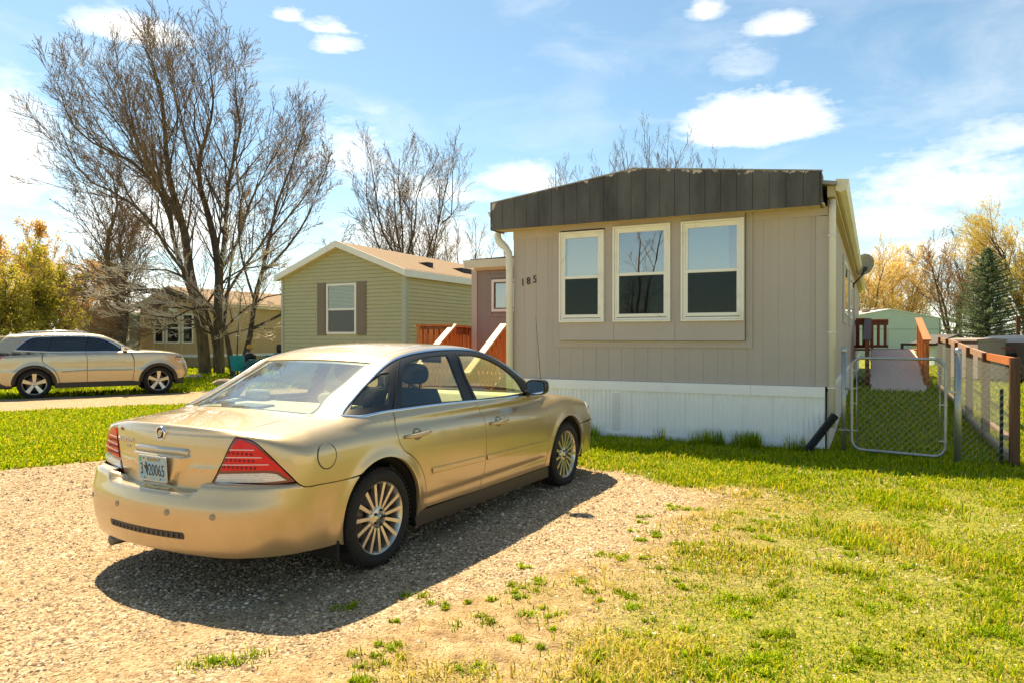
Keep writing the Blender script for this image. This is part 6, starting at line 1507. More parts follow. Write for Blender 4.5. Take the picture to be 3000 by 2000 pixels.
def limb(pts, r0, r1, R, n=10):
    P = spline(np.array(pts), .8); return P, np.linspace(r0, r1, len(P))
def big_tree():
    R = np.random.default_rng(11); Y = 30.0; dy = lambda k: Y+k
    tr = []; br = [[],[],[],[],[]]; tips = []
    A = lambda L: [at(600+(u-600)*(.82 if v < 700 and u < 600 else .92 if v < 800 else 1), v+max(0, 650-v)*.17, Y+k) for u, v, k in L]
    trunks = [([(600,1092,0),(596,1020,0),(585,930,-.2),(560,820,-.3),(545,740,-.4),(520,650,-.6),(490,560,-.8),(470,470,-1),(462,370,-1),(455,270,-1.1),(440,160,-1.2),(390,40,-1.3)],.50,.03),
              ([(642,1092,.4),(640,1010,.4),(640,900,.5),(642,800,.6),(630,700,.8),(605,600,1.0),(580,500,1.2),(590,400,1.3),(615,320,1.4),(628,240,1.5),(618,90,1.5)],.46,.03),
              ([(640,860,.5),(655,770,.3),(668,650,.0),(672,560,-.3),(690,440,-.4),(715,330,-.5),(700,210,-.6),(700,110,-.7)],.22,.02),
              ([(585,930,-.2),(540,800,-.6),(505,720,-1.2),(470,600,-1.6),(420,520,-2.0),(330,430,-2.2),(230,390,-2.3),(130,310,-2.3),(80,170,-2.4)],.24,.02),
              ([(545,740,-.4),(500,620,.6),(440,520,1.2),(385,400,1.8),(335,300,2.1),(290,190,2.3),(260,140,2.4)],.17,.02),
              ([(520,650,-.6),(470,560,-.2),(400,470,-.1),(310,330,.0),(240,240,.2),(165,145,.3)],.13,.02),
              ([(560,820,-.3),(480,730,-1.6),(400,640,-2.4),(300,560,-3.0),(180,500,-3.2),(70,290,-3.3)],.15,.015),
              ([(642,800,.6),(700,720,1.2),(740,600,1.6),(790,480,1.9),(850,370,2.1),(870,290,2.2)],.16,.02),
              ([(640,900,.5),(720,790,1.6),(800,690,2.2),(860,560,2.6),(880,450,2.8),(900,330,2.9)],.15,.02),
              ([(580,500,1.2),(540,400,1.6),(520,290,1.8),(500,180,2.0),(480,90,2.0)],.11,.02),
              ([(470,470,-1),(500,350,-1.6),(505,230,-1.9),(470,110,-2.0)],.09,.02),
              ([(590,400,1.3),(560,280,.8),(590,180,.6),(640,120,.5)],.08,.02),
              # low drooping limbs on the left, pale in the sun
              ([(560,880,-.3),(480,850,-1.6),(400,850,-2.4),(330,880,-2.9),(260,860,-3.2)],.10,.02),
              ([(620,960,-.2),(560,930,-1.4),(500,960,-2.2),(430,985,-2.8),(360,965,-3.0)],.08,.015),
              ([(650,940,.0),(600,900,-1.2),(540,880,-2.1),(450,900,-2.8),(380,940,-3.1)],.09,.015)]
    for L, a, b in trunks:
        P, r = limb(A(L), a*.52, b*.6, R); tr.append((P, r))
    prm = dict(BASEP); prm['n'] = [1,8,6,4,2]; prm['len'] = [.6,.62,.6,.55]; prm['wob'] = [.05,.05,.05,.05,.05]; prm['ang'] = [(20,38),(20,38),(20,40),(20,42)]; prm['rmin'] = .0075; prm['up'] = [.05,.10,.09,.06,.03]
    for i, (P, r) in enumerate(tr):
        L_ = np.linalg.norm(np.diff(P,axis=0),axis=1).sum(); low = i >= 12
        pr = dict(prm); 
        if low: pr['up'] = [0,-.03,.02,.03,.03]; pr['n'] = [1,7,6,4,3]
        cnt = max(7, int(L_*2.25)); pr['n'] = [1, cnt]+pr['n'][2:]
        Lb = 5.6 if not low else 3.6
        sprout(br, P, r, 0, Lb/ .55*.55, R, pr, tips, t0=.20 if i < 2 else .2)
    allb = [x for l in br for x in l]
    thick = tr; t = finish_tree('bare_tree', 'tallest bare tree with several dark trunks rising behind the off roader', 'tree', tuple(at(615,1092,30)), thick, allb, twig=TWIG, buds=tips, budmat=mat('bud_brown', (.22,.09,.05), .8), budn=1, budsize=.017, R=R)
    return t
big_tree()
def small_tree():
    R = np.random.default_rng(5); Y = 27.0; A = lambda L: [at(u, v, Y+k) for u, v, k in L]; tr = []; br = [[],[],[],[],[]]; tips = []
    for L, a, b in [([(712,1105,0),(718,1040,0),(738,960,0),(745,880,.1),(768,800,.2),(790,700,.3),(812,600,.5),(850,500,.6),(880,420,.7),(905,360,.8)],.155,.02),
                    ([(742,962,0),(800,935,-.6),(860,900,-1.0),(920,860,-1.3),(960,800,-1.5),(985,740,-1.6)],.085,.015),
                    ([(745,880,.1),(720,800,.5),(700,700,.8),(705,600,1.0),(730,480,1.2)],.07,.015),
                    ([(768,800,.2),(830,740,-.4),(900,640,-.8),(940,540,-1.0),(975,440,-1.1)],.075,.015),
                    ([(790,700,.3),(860,620,.8),(920,540,1.2),(970,470,1.4)],.06,.015),
                    ([(860,900,-1.0),(910,915,-1.4),(970,930,-1.8),(1010,900,-2.0)],.03,.01)]:
        P, r = limb(A(L), a*.75, b*.7, R); tr.append((P, r))
    prm = dict(BASEP); prm['up'] = [.05,.08,.06,.04,.03]; prm['rmin'] = .006
    for i, (P, r) in enumerate(tr):
        L_ = np.linalg.norm(np.diff(P,axis=0),axis=1).sum(); pr = dict(prm); pr['n'] = [1,max(6,int(L_*2.6)),6,5,2]
        sprout(br, P, r, 0, 3.0, R, pr, tips, t0=.2)
    finish_tree('bare_tree', 'slender leaning bare tree with a forked trunk in front of the green home', 'tree', tuple(at(712,1105,27)), tr, [x for l in br for x in l], twig=TWIG, buds=tips, budmat=MATS['bud_brown'], budn=1, budsize=.018, R=R)
    tr = []; br = [[],[],[],[],[]]; tips = []; Y = 27.6
    for L, a, b in [([(685,1108,0),(672,1030,0),(655,950,-.2),(620,900,-.5),(575,850,-.8),(520,800,-1.0)],.17,.02), ([(655,950,-.2),(668,860,.3),(678,760,.5),(690,660,.7),(720,560,.9)],.09,.015), ([(620,900,-.5),(560,905,-1.2),(500,935,-1.8),(440,925,-2.2)],.06,.015)]:
        P, r = limb(A(L), a*.75, b*.7, R); tr.append((P, r))
    for i, (P, r) in enumerate(tr):
        L_ = np.linalg.norm(np.diff(P,axis=0),axis=1).sum(); pr = dict(prm); pr['n'] = [1,max(6,int(L_*2.6)),6,5,2]
        sprout(br, P, r, 0, 2.6, R, pr, tips, t0=.3)
    finish_tree('bare_tree', 'crooked bare tree bending left with sunlit pale twigs in front of the big trunks', 'tree', tuple(at(685,1108,27.6)), tr, [x for l in br for x in l], twig=TWIG_SUNLIT, buds=tips, budmat=MATS['bud_brown'], budn=1, budsize=.015, R=R)
    tr = []; br = [[],[],[],[],[]]; tips = []; Y = 28.6
    for L, a, b in [([(642,1092,0),(628,1000,-.2),(600,900,-.6),(560,820,-.9),(510,760,-1.1)],.12,.02),
                    ([(600,900,-.6),(530,870,-1.5),(450,850,-2.2),(370,850,-2.6),(310,880,-2.9)],.05,.012), ([(612,950,-.4),(560,900,-1.4),(490,890,-2.2),(410,900,-2.7),(350,930,-3.0)],.05,.012),
                    ([(620,980,-.3),(570,950,-1.4),(500,950,-2.2),(440,970,-2.7)],.045,.012), ([(628,1000,-.2),(690,930,-1.2),(760,880,-1.9),(830,860,-2.3),(890,880,-2.5)],.05,.012),
                    ([(600,900,-.6),(660,820,-1.4),(740,780,-2.0),(820,790,-2.4)],.05,.012), ([(622,990,-.3),(670,980,-1.2),(740,960,-1.8),(800,965,-2.2)],.04,.012), ([(560,820,-.9),(480,790,-1.8),(400,790,-2.3),(330,820,-2.7)],.05,.012)]:
        P, r = limb(A(L), a, b, R); tr.append((P, r))
    for i, (P, r) in enumerate(tr):
        L_ = np.linalg.norm(np.diff(P,axis=0),axis=1).sum(); pr = dict(prm); pr['up'] = [0,-.02,.04,.05,.03]; pr['n'] = [1,max(7,int(L_*3.4)),5,3]; pr['rmin'] = .008
        sprout(br, P, r, 0, 3.0, R, pr, tips, t0=.2)
    finish_tree('bare_tree', 'low spreading bare tree whose sunlit pale twigs hang before the tan home windows', 'tree', tuple(at(642,1092,28.6)), tr, [x for l in br for x in l], twig=TWIG_SUNLIT, buds=tips, budmat=MATS['bud_brown'], budn=1, budsize=.02, R=R)
    # sapling
    tr = []; br = [[],[],[],[],[]]; tips = []; Y = 26.0
    P, r = limb(A([(697,1100,0),(694,1040,0),(697,980,.05),(700,930,.1)]), .035, .012, R); tr.append((P, r)); pr = dict(prm); pr['n'] = [1,8,4,3]; sprout(br, P, r, 0, 1.1, R, pr, tips, t0=.4)
    finish_tree('sapling', 'thin young sapling with white sunlit twigs between two crooked trunks', 'tree', tuple(at(697,1110,26)), tr, [x for l in br for x in l], twig=TWIG_SUNLIT, R=R)
small_tree()
def auto_tree(name, label, base, h, spread, seed, trunk_r=.25, stems=1, twig=TWIG, twigmat2=None, n=(9,7,6,4), up=.12, leaf=None, leafn=0, leafs=.08, rmin=.010, lean=0, t0=.25, group=None, fan=.25):
    R = np.random.default_rng(seed); base = np.array(base, float); tr = []; br = [[],[],[],[],[]]; tips = []
    for s in range(stems):
        a = 2*math.pi*s/max(stems,1)+R.uniform(0,1); out = np.array([math.cos(a), math.sin(a)*.6, 0])*(fan*h if stems > 1 else 0)+np.array([lean,0,0])
        pts = [base+out*.02*s]; 
        for k in range(1,7):
            f = k/6; pts.append(base+out*f**1.2+np.array([R.normal(0,.02)*h, R.normal(0,.02)*h, h*f*(R.uniform(.80,1.0) if stems > 1 else 1)]))
        P = spline(np.array(pts), h/12); r = np.linspace(trunk_r/(stems**.5), trunk_r*.08, len(P)); tr.append((P, r))
        pr = dict(BASEP); pr['n'] = [1]+list(n[:1])+list(n[1:3])+list(n[3:4]); pr['up'] = [.05,up,up*.8,up*.4,.02]; pr['rmin'] = rmin; pr['ang'] = [(25,55),(22,42),(22,45),(25,50)]
        pr['len'] = [.66,.60,.55,.5]
        sprout(br, P, r, 0, spread*1.15, R, pr, tips, t0=t0)
    allb = [x for l in br for x in l]
    if leaf is not None:
        ends = np.array([p[-1] for p, r in allb if r[0] <= .03]+[p[len(p)//2] for p, r in allb if r[0] <= .03]+tips)
        return finish_tree(name, label, 'tree', tuple(base), tr, allb, twig=twig, buds=ends, budmat=leaf, budn=leafn, budsize=leafs, R=R, group=group)
    return finish_tree(name, label, 'tree', tuple(base), tr, allb, twig=twig, R=R, group=group)
def gp(u, Y, z=0): p = at(u, 1000, Y); p[2] = z; return p
OLIVE = mat('olive_leaves', (.40,.40,.03), .6, col2=(.58,.46,.06), vscale=1.2, trans=.5)
AMBER = mat('amber_leaves', (.74,.48,.12), .6, col2=(.56,.32,.08), vscale=1.2, trans=.5)
YELLOWT = mat('yellow_catkins', (.88,.72,.30), .7, col2=(.72,.56,.24), vscale=.8, trans=.45)
YGREEN = mat('yellow_green_leaves', (.50,.44,.08), .6, col2=(.60,.48,.12), vscale=.8, trans=.5)
TANTW = mat('tan_haze_twigs', (.30,.185,.10), .9, trans=.2)
# second row, left
auto_tree('bare_tree', 'dark bare tree with twin trunks left of the tan home', gp(332,38), 10.3, 5.4, 21, .27, 1, twig=TWIG, n=(26,8,6,3), up=.06, rmin=.010, t0=.22)
auto_tree('bare_tree', 'short thick trunked bare tree right behind the off roader roof', gp(372,36), 7.4, 4.4, 22, .30, 1, twig=TWIG, n=(20,8,6,3), up=.05, rmin=.010, t0=.3, lean=-.4)
auto_tree('leafy_tree', 'yellow green budding tree behind the off roader at the left edge', gp(85,34), 4.6, 3.2, 31, .22, 4, twig=TWIG, n=(16,7,5), up=.05, leaf=OLIVE, leafn=3, leafs=.055, t0=.05, fan=.30)
auto_tree('leafy_tree', 'olive budding tree cut by the left edge of the picture', gp(-30,33), 4.4, 3.0, 32, .22, 3, twig=TWIG, n=(16,7,5), up=.05, leaf=OLIVE, leafn=3, leafs=.055, t0=.05, fan=.30)
auto_tree('amber_tree', 'amber leaved tree rising above the olive one at the left edge', gp(40,42), 8.2, 3.4, 33, .26, 2, twig=TWIG_RED, n=(15,6,5), up=.08, leaf=AMBER, leafn=3, leafs=.075, t0=.25, fan=.2)
auto_tree('amber_tree', 'amber brown tree between the olive tree and the dark bare trees', gp(190,46), 6.4, 4.0, 34, .26, 3, twig=TWIG_RED, n=(16,6,5), up=.05, leaf=AMBER, leafn=2, leafs=.06, t0=.12, fan=.3)
auto_tree('bare_tree', 'reddish bare thicket tree left of the grey green home', gp(250,52), 6.2, 4.4, 35, .24, 4, twig=TWIG_RED, n=(15,6,5), up=.05, t0=.05, rmin=.013, fan=.35)
auto_tree('shrub', 'reddish brown leafless shrub beside the grey green home', gp(285,37), 2.8, 2.4, 36, .12, 5, twig=TWIG_RED, n=(12,6,5), up=.05, t0=.05, fan=.4)
auto_tree('bare_tree', 'fan shaped pale bare tree above the roof of the green home', gp(1200,46), 13.6, 4.6, 44, .30, 8, twig=TWIG, n=(17,7,4,1), up=.18, rmin=.009, t0=.28, fan=.22)
auto_tree('bare_tree', 'thin bare tree between the green home and the taupe home', gp(1350,60), 11.5, 3.0, 42, .22, 3, twig=TWIG_RED, n=(13,6,4), up=.16, rmin=.010, t0=.3, fan=.14)
auto_tree('bare_tree', 'distant bare tree top showing above the wing roof', gp(1440,62), 10.4, 2.8, 43, .2, 3, twig=TWIG_RED, n=(13,6,4), up=.16, rmin=.010, t0=.3, fan=.16)
for i, (u, hh, lb) in enumerate(((1735,16.6,'left bare tree top rising above the black roof fascia'),(1885,17.8,'middle bare tree top rising above the black roof fascia'),(2035,17.2,'right bare tree top rising above the black roof fascia'))):
    auto_tree('bare_tree', lb, gp(u,58), hh, 3.6, 50+i, .26, 12, twig=TWIG, n=(14,5,3), up=.30, rmin=.008, t0=.35, fan=.17)
# right side
auto_tree('yellow_tree', 'golden yellow willow behind the satellite dish', gp(2520,62), 8.2, 5.0, 61, .34, 5, twig=YELLOWT, n=(16,7,6), up=.10, leaf=YELLOWT, leafn=1, leafs=.065, t0=.1, rmin=.014, fan=.3)
auto_tree('yellow_tree', 'golden yellow willow above the mint home', gp(2640,64), 8.2, 5.0, 62, .34, 5, twig=YELLOWT, n=(16,7,6), up=.10, leaf=YELLOWT, leafn=1, leafs=.065, t0=.1, rmin=.014, fan=.3)
auto_tree('bare_tree', 'reddish bare tree between the yellow willows and the spruce', gp(2790,58), 8.9, 4.4, 63, .3, 4, twig=TWIG_RED, n=(16,7,5,1), up=.12, rmin=.013, t0=.2, fan=.24)
auto_tree('bare_tree', 'pale bare tree glimpsed behind the top of the spruce', gp(2870,66), 9.6, 4.4, 64, .3, 4, twig=TANTW, n=(15,7,5), up=.12, rmin=.013, t0=.2, fan=.24)
auto_tree('yellow_tree', 'tall yellow green budding tree at the right edge behind the spruce', gp(3030,52), 10.2, 6.0, 65, .4, 4, twig=YELLOWT, n=(17,7,6), up=.08, leaf=YGREEN, leafn=2, leafs=.06, t0=.1, rmin=.013, fan=.3)
# a hazy belt of far scrub closes the horizon
def far_belt():
    R = np.random.default_rng(77); paths = []
    for k in range(520):
        x = R.uniform(-110, 120); y = 82+R.uniform(0,30)+abs(x)*.05; hh = R.uniform(3.2,6.6)
        p = np.array([x,y,-.1]); pts = [p]
        for j in range(4): p = p+np.array([R.normal(0,.35),R.normal(0,.35),hh/4]); pts.append(p)
        paths.append((np.array(pts), np.linspace(.09,.02,5)))
        for q in range(8):
            s = pts[R.integers(1,4)]; d = unit(R.normal(0,1,3)+np.array([0,0,1.0]))*R.uniform(1,2.2); paths.append((np.array([s, s+d*.5+R.normal(0,.1,3), s+d]), np.array([.035,.025,.012])))
    V, F = tubes_np(paths, 3)
    tag(link('distant_thicket', mesh_np('distant_thicket', V, F, False), None, mat('thicket', (.22,.145,.085), .9, col2=(.26,.19,.10), vscale=.05)), 'band of leafless brown trees and scrub along the horizon', 'thicket', kind='stuff')
far_belt()
# blue spruce
def spruce():
    R = np.random.default_rng(3); base = gp(2893,44,.1); H_ = 6.9; t = thing('spruce_tree', 'blue green spruce standing behind the mint shed on the right', 'tree', tuple(base))
    V, F = tubes_np([(np.array([[0,0,0],[0,0,H_*.5],[0,0,H_]]), np.array([.16,.10,.02]))], 8); link('trunk', mesh_np('trunk', V, F, True), t, BARK)
    paths = []; tris = []
    NB = 250
    for k in range(NB):
        f = (k+.5)/NB; z = .35+(H_-.35)*f**.92; L = (3.05*(1-z/H_)**.82+.08)*R.uniform(.55,1.18); a = k*2.399+R.uniform(-.2,.2)
        d = np.array([math.cos(a), math.sin(a), .10+.35*f]); p0 = np.array([0,0,z]); 
        pts = [p0+d*L*s+np.array([0,0,-.20*L*s*(1-s*.75)]) for s in (0,.33,.66,1)]
        paths.append((np.array(pts), np.linspace(.022,.006,4)))
        m = int(12+34*L)
        for q in range(m):
            s = R.uniform(.15,1.0); c = p0+d*L*s+np.array([0,0,-.20*L*s*(1-s*.75)])
            side = np.cross(d, [0,0,1]); side /= np.linalg.norm(side)
            w = .30*(1-s)*L*.6+.10; dirv = unit(d*R.uniform(.3,1.0)+side*R.choice([-1,1])*R.uniform(.2,1.0)+np.array([0,0,R.uniform(-.1,.45)]))
            ln = w*R.uniform(.6,1.2)
            for h_ in range(6):
                q0 = c+dirv*ln*h_/6; nd = unit(dirv*.8+R.normal(0,.55,3)); wv = unit(np.cross(nd, R.normal(0,1,3)))*.016
                tris += [q0-wv, q0+wv, q0+nd*R.uniform(.07,.13)]
    V, F = tubes_np(paths, 4); o = link('branches', mesh_np('branches', V, F, False), t, BARK); o['kind'] = 'stuff'
    V = np.array(tris); o = link('needles', mesh_np('needles', V, np.arange(len(V)).reshape(-1,3), False), t, mat('spruce_needles', (.08,.12,.065), .6, col2=(.20,.25,.11), vscale=1.2, trans=.3)); o['kind'] = 'stuff'
spruce()
# street trees behind the camera, seen mirrored in the middle front window
auto_tree('bare_tree', 'bare street tree behind the viewer mirrored in the middle front window', (-40,-33,0), 15, 4.0, 71, .3, 2, twig=TWIG, n=(12,4,2), up=.1, rmin=.014, t0=.2)
auto_tree('bare_tree', 'reddish round street tree behind the viewer mirrored in the middle front window', (-37.5,-29,0), 7, 3.6, 72, .3, 3, twig=TWIG_RED, n=(10,4,3), up=.05, rmin=.016, t0=.1, fan=.3)
# ------------------------------------------------------------------ people sitting by the tan home
def skin_body(name, verts, edges, radii, m, parent, sub=1, root=0):
    me = bpy.data.meshes.new(name); me.from_pydata(verts, edges, []); o = bpy.data.objects.new(name, me); COL.objects.link(o)
    sk = o.modifiers.new('skin', 'SKIN'); 
    if not me.skin_vertices: me.skin_vertices.new() if hasattr(me.skin_vertices, 'new') else None
    for i, r in enumerate(radii): me.skin_vertices[0].data[i].radius = (r, r) if not isinstance(r, tuple) else r
    me.skin_vertices[0].data[root].use_root = True
    s = o.modifiers.new('sub', 'SUBSURF'); s.levels = sub; s.render_levels = sub
    dg = bpy.context.evaluated_depsgraph_get(); dg.update()
    m2 = bpy.data.meshes.new_from_object(o.evaluated_get(dg)); bpy.data.objects.remove(o)
    m2.polygons.foreach_set('use_smooth', [True]*len(m2.polygons)); m2.materials.clear(); m2.name = name
    return link(name, m2, parent, m)
SKIN = mat('skin', (.42,.24,.16), .6); TEAL = mat('teal_cloth', (.01,.30,.32), .75, var=.2, vscale=6); BLACKC = mat('black_cloth', (.012,.012,.014), .85); HAIR = mat('dark_hair', (.02,.010,.008), .5); CAPY = mat('mustard_cap', (.45,.26,.03), .8); JEAN = mat('dark_teal_cloth', (.03,.09,.11), .85)
def add_skin_layer(me):
    bm = bmesh.new(); bm.from_mesh(me); bm.verts.layers.skin.verify(); bm.to_mesh(me); bm.free()
_old = skin_body
def skin_body(name, verts, edges, radii, m, parent, sub=1, root=0):
    me = bpy.data.meshes.new(name); me.from_pydata(verts, edges, []); add_skin_layer(me)
    for i, r in enumerate(radii): me.skin_vertices[0].data[i].radius = (r, r) if not isinstance(r, tuple) else r
    me.skin_vertices[0].data[root].use_root = True
    o = bpy.data.objects.new(name, me); COL.objects.link(o); o.modifiers.new('skin', 'SKIN'); s = o.modifiers.new('sub', 'SUBSURF'); s.levels = sub
    dg = bpy.context.evaluated_depsgraph_get(); dg.update()
    m2 = bpy.data.meshes.new_from_object(o.evaluated_get(dg)); bpy.data.objects.remove(o)
    m2.polygons.foreach_set('use_smooth', [True]*len(m2.polygons)); m2.materials.clear(); m2.name = name
    return link(name, m2, parent, m)
def sitting(label, loc, rz, top, hairm, cap=False, legs=JEAN):
    t = thing('person', label, 'person', loc, rz)
    # pelvis at seat height, facing +x
    V = [(0,0,.47),(.0,0,.62),(.02,0,.80),(.03,0,.93),(.05,0,1.02),(.06,0,1.10),(.07,0,1.20),
         (.42,.11,.50),(.45,.12,.08),(.60,.12,.05),(.42,-.11,.50),(.45,-.12,.08),(.60,-.12,.05),
         (.02,.17,.92),(.06,.22,.68),(.26,.18,.60),(.36,.16,.58),(.02,-.17,.92),(.06,-.22,.68),(.26,-.18,.60),(.36,-.16,.58)]
    E = [(0,1),(1,2),(2,3),(3,4),(4,5),(5,6),(0,7),(7,8),(8,9),(0,10),(10,11),(11,12),(3,13),(13,14),(14,15),(15,16),(3,17),(17,18),(18,19),(19,20)]
    Rr = [.14,.13,.15,.12,.055,.085,.075,.075,.045,.04,.075,.045,.04,.06,.045,.035,.03,.06,.045,.035,.03]
    b = skin_body('body', V, E, Rr, SKIN, t)
    skin_body('shirt', [V[0],V[1],V[2],V[3],(.04,0,.99),V[13],V[14],V[17],V[18],(.15,.20,.64),(.15,-.20,.64)], [(0,1),(1,2),(2,3),(3,4),(3,5),(5,6),(3,7),(7,8),(6,9),(8,10)], [.150,.142,.162,.135,.07,.075,.058,.075,.058,.048,.048], top, t)
    skin_body('trousers', [V[0],V[7],V[8],V[10],V[11]], [(0,1),(1,2),(0,3),(3,4)], [.15,.09,.058,.09,.058], legs, t)
    mb = MB(); mb.lathe([(0,1.30),(.06,1.29),(.098,1.24),(.104,1.17),(.098,1.08) if not cap else (.100,1.14),(.090,1.00) if not cap else (.06,1.13),(.03,1.0) if not cap else (.03,1.13)], 14, 'z', Matrix.Translation((.05,0,0)))
    mb.build('hair' if not cap else 'cap', hairm, t)
    if cap:
        mb = MB(); mb.box(-.02,.0,-.05,.05,1.02,1.13); mb.build('hair', HAIR, t, .01)
    mb = MB(); mb.tube([(.13,0,1.16),(.165,0,1.14),(.135,0,1.12)], [.012,.018,.012], 6); mb.build('nose', SKIN, t)
    return t
def camp_chair(label, loc, rz, m):
    t = thing('camp_chair', label, 'camp chair', loc, rz)
    FR = mat('chair_frame', (.30,.30,.30), .4, .6)
    for a, b in (((-.25,-.27,0),(.25,-.25,.45)),((.25,-.27,0),(-.25,-.25,.45)),((-.25,.27,0),(.25,.25,.45)),((.25,.27,0),(-.25,.25,.45)),((-.25,-.26,0),(.25,.26,.42)),((-.25,.26,0),(.25,-.26,.42))):
        mb = MB(); mb.tube([a,b], .011, 6); mb.build('leg', FR, t)
    for y in (-.26,.26):
        mb = MB(); mb.tube([(-.22,y,.42),(-.34,y,.92)], .011, 6); mb.build('back_post', FR, t); mb = MB(); mb.box(-.30,.24,y-.03,y+.03,.60,.615); mb.build('armrest', m, t)
    mb = MB(); mb.add([(.24,-.25,.42),(.24,.25,.42),(-.20,.25,.38),(-.20,-.25,.38),(0,0,.36)], [(0,1,4),(1,2,4),(2,3,4),(3,0,4)]); mb.build('seat', m, t)
    n = 6; V = []
    for i in range(n+1):
        for z, x in ((.40,-.21),(.65,-.30),(.92,-.35)): y = -.26+.52*i/n; V.append((x-.05*math.sin(math.pi*i/n), y, z))
    F = [(i*3+j,(i+1)*3+j,(i+1)*3+j+1,i*3+j+1) for i in range(n) for j in range(2)]
    mb = MB(); mb.add(V, F, True); mb.build('backrest', m, t); return t
Yp = 25.0
p = at(723,1000,Yp); camp_chair('teal folding camp chair between the crooked tree trunks', (p[0]-.14, Yp-.1, 0), math.radians(82), TEAL)
sitting('person in black with a mustard cap sitting behind the slender tree', (p[0]+.06, Yp+.02, .0), math.radians(70), BLACKC, CAPY, True)
p = at(813,1000,Yp+.5); camp_chair('teal camp chair at the corner of the green home', (p[0], Yp+.5, 0), math.radians(80), TEAL)
sitting('dark haired person in a teal top seated at the corner of the green home', (p[0]+.02, Yp+.55, .0), math.radians(80), TEAL, HAIR)
st = thing('stroller', 'small dark teal stroller beside the seated person in black', 'stroller', (float(at(742,1000,24.4)[0]), 24.4, 0), math.radians(10))
mb = MB(); mb.prism([(-.26,.28),(-.30,.60),(-.12,.80),(.12,.78),(.28,.55),(.24,.28)], -.2, .2); mb.build('seat_shell', JEAN, st, .05)
mb = MB(); mb.tube([(.15,-.22,.1),(-.2,-.22,.6),(.28,-.22,.82)], .012, 6); mb.tube([(.15,.22,.1),(-.2,.22,.6),(.28,.22,.82)], .012, 6); mb.tube([(.28,-.24,.82),(.28,.24,.82)], .02, 6); mb.build('handle', TEAL, st)
for x in (-.25,.25):
    for y in (-.22,.22): mb = MB(); mb.lathe([(.02,-.02),(.10,-.02),(.10,.02),(.02,.02)], 14, 'y', Matrix.Translation((x,y,.10)), closed=True); mb.build('wheel', BLACKC, st)
# boulders at the foot of the trees
def rock(label, loc, s, seed):
    R = np.random.default_rng(seed); bm = bmesh.new(); bmesh.ops.create_icosphere(bm, subdivisions=2, radius=1)
    for v in bm.verts: v.co = Vector((v.co.x*s[0], v.co.y*s[1], v.co.z*s[2]))*(1+R.uniform(-.14,.14))
    me = bpy.data.meshes.new('rock'); bm.to_mesh(me); bm.free(); o = link('rock', me, None, mat('sandstone', (.48,.34,.22), .9, var=.25, vscale=6, bump=.3)); o.location = loc; tag(o, label, 'rock')
p = at(655,1112,23); rock('flat tan rock on the grass just left of the car rear window', (p[0], 23, .08), (.38,.25,.14), 4)
p = at(570,1090,27); rock('small tan rock beside the big tree trunk', (p[0], 27, .06), (.35,.2,.10), 5)
# ------------------------------------------------------------------ gravel stones, grass, weeds, dandelions
def scatter(n, x0, x1, y0, y1, dens, R):
    x = R.uniform(x0, x1, n); y = R.uniform(y0, y1, n); k = R.uniform(0,1,n) < dens(x, y); return x[k], y[k]
def ground_z(x, y): return gz(x, y) + .03*(fbm(x*.6, y*.6, 5)-.5) + .022*(fbm(x*3, y*3, 6, 3)-.5)
def in_view(x, y, m=.78): return (np.abs(x) < y*(m+.14)+1.2)
def attr_mat(name, rough=.8, trans=0.0, var=0.0, spec=.3):
    m = bpy.data.materials.new(name); m.use_nodes = True; nt = m.node_tree; N = nt.nodes; Lk = nt.links.new
    b = N['Principled BSDF']; b.inputs['Roughness'].default_value = rough; b.inputs['Specular IOR Level'].default_value = spec
    a = N.new('ShaderNodeAttribute'); a.attribute_name = 'tint'; Lk(a.outputs['Color'], b.inputs['Base Color'])
    if trans:
        t = N.new('ShaderNodeBsdfTranslucent'); Lk(a.outputs['Color'], t.inputs[0]); ms = N.new('ShaderNodeMixShader'); ms.inputs[0].default_value = trans
        Lk(b.outputs[0], ms.inputs[1]); Lk(t.outputs[0], ms.inputs[2]); Lk(ms.outputs[0], N['Material Output'].inputs[0])
    return m
def colored(name, V, F, C, m, kind='stuff', label=None, cat=None, smooth=False):
    me = mesh_np(name, V, F, smooth); ca = me.color_attributes.new('tint', 'FLOAT_COLOR', 'POINT'); d = np.ones((len(V),4), np.float32); d[:,:3] = C; ca.data.foreach_set('color', d.ravel())
    return tag(link(name, me, None, m), label, cat, kind=kind)
STONE = attr_mat('gravel_stone', .85); BLADE = attr_mat('grass_blade', .6, .42, spec=.06)
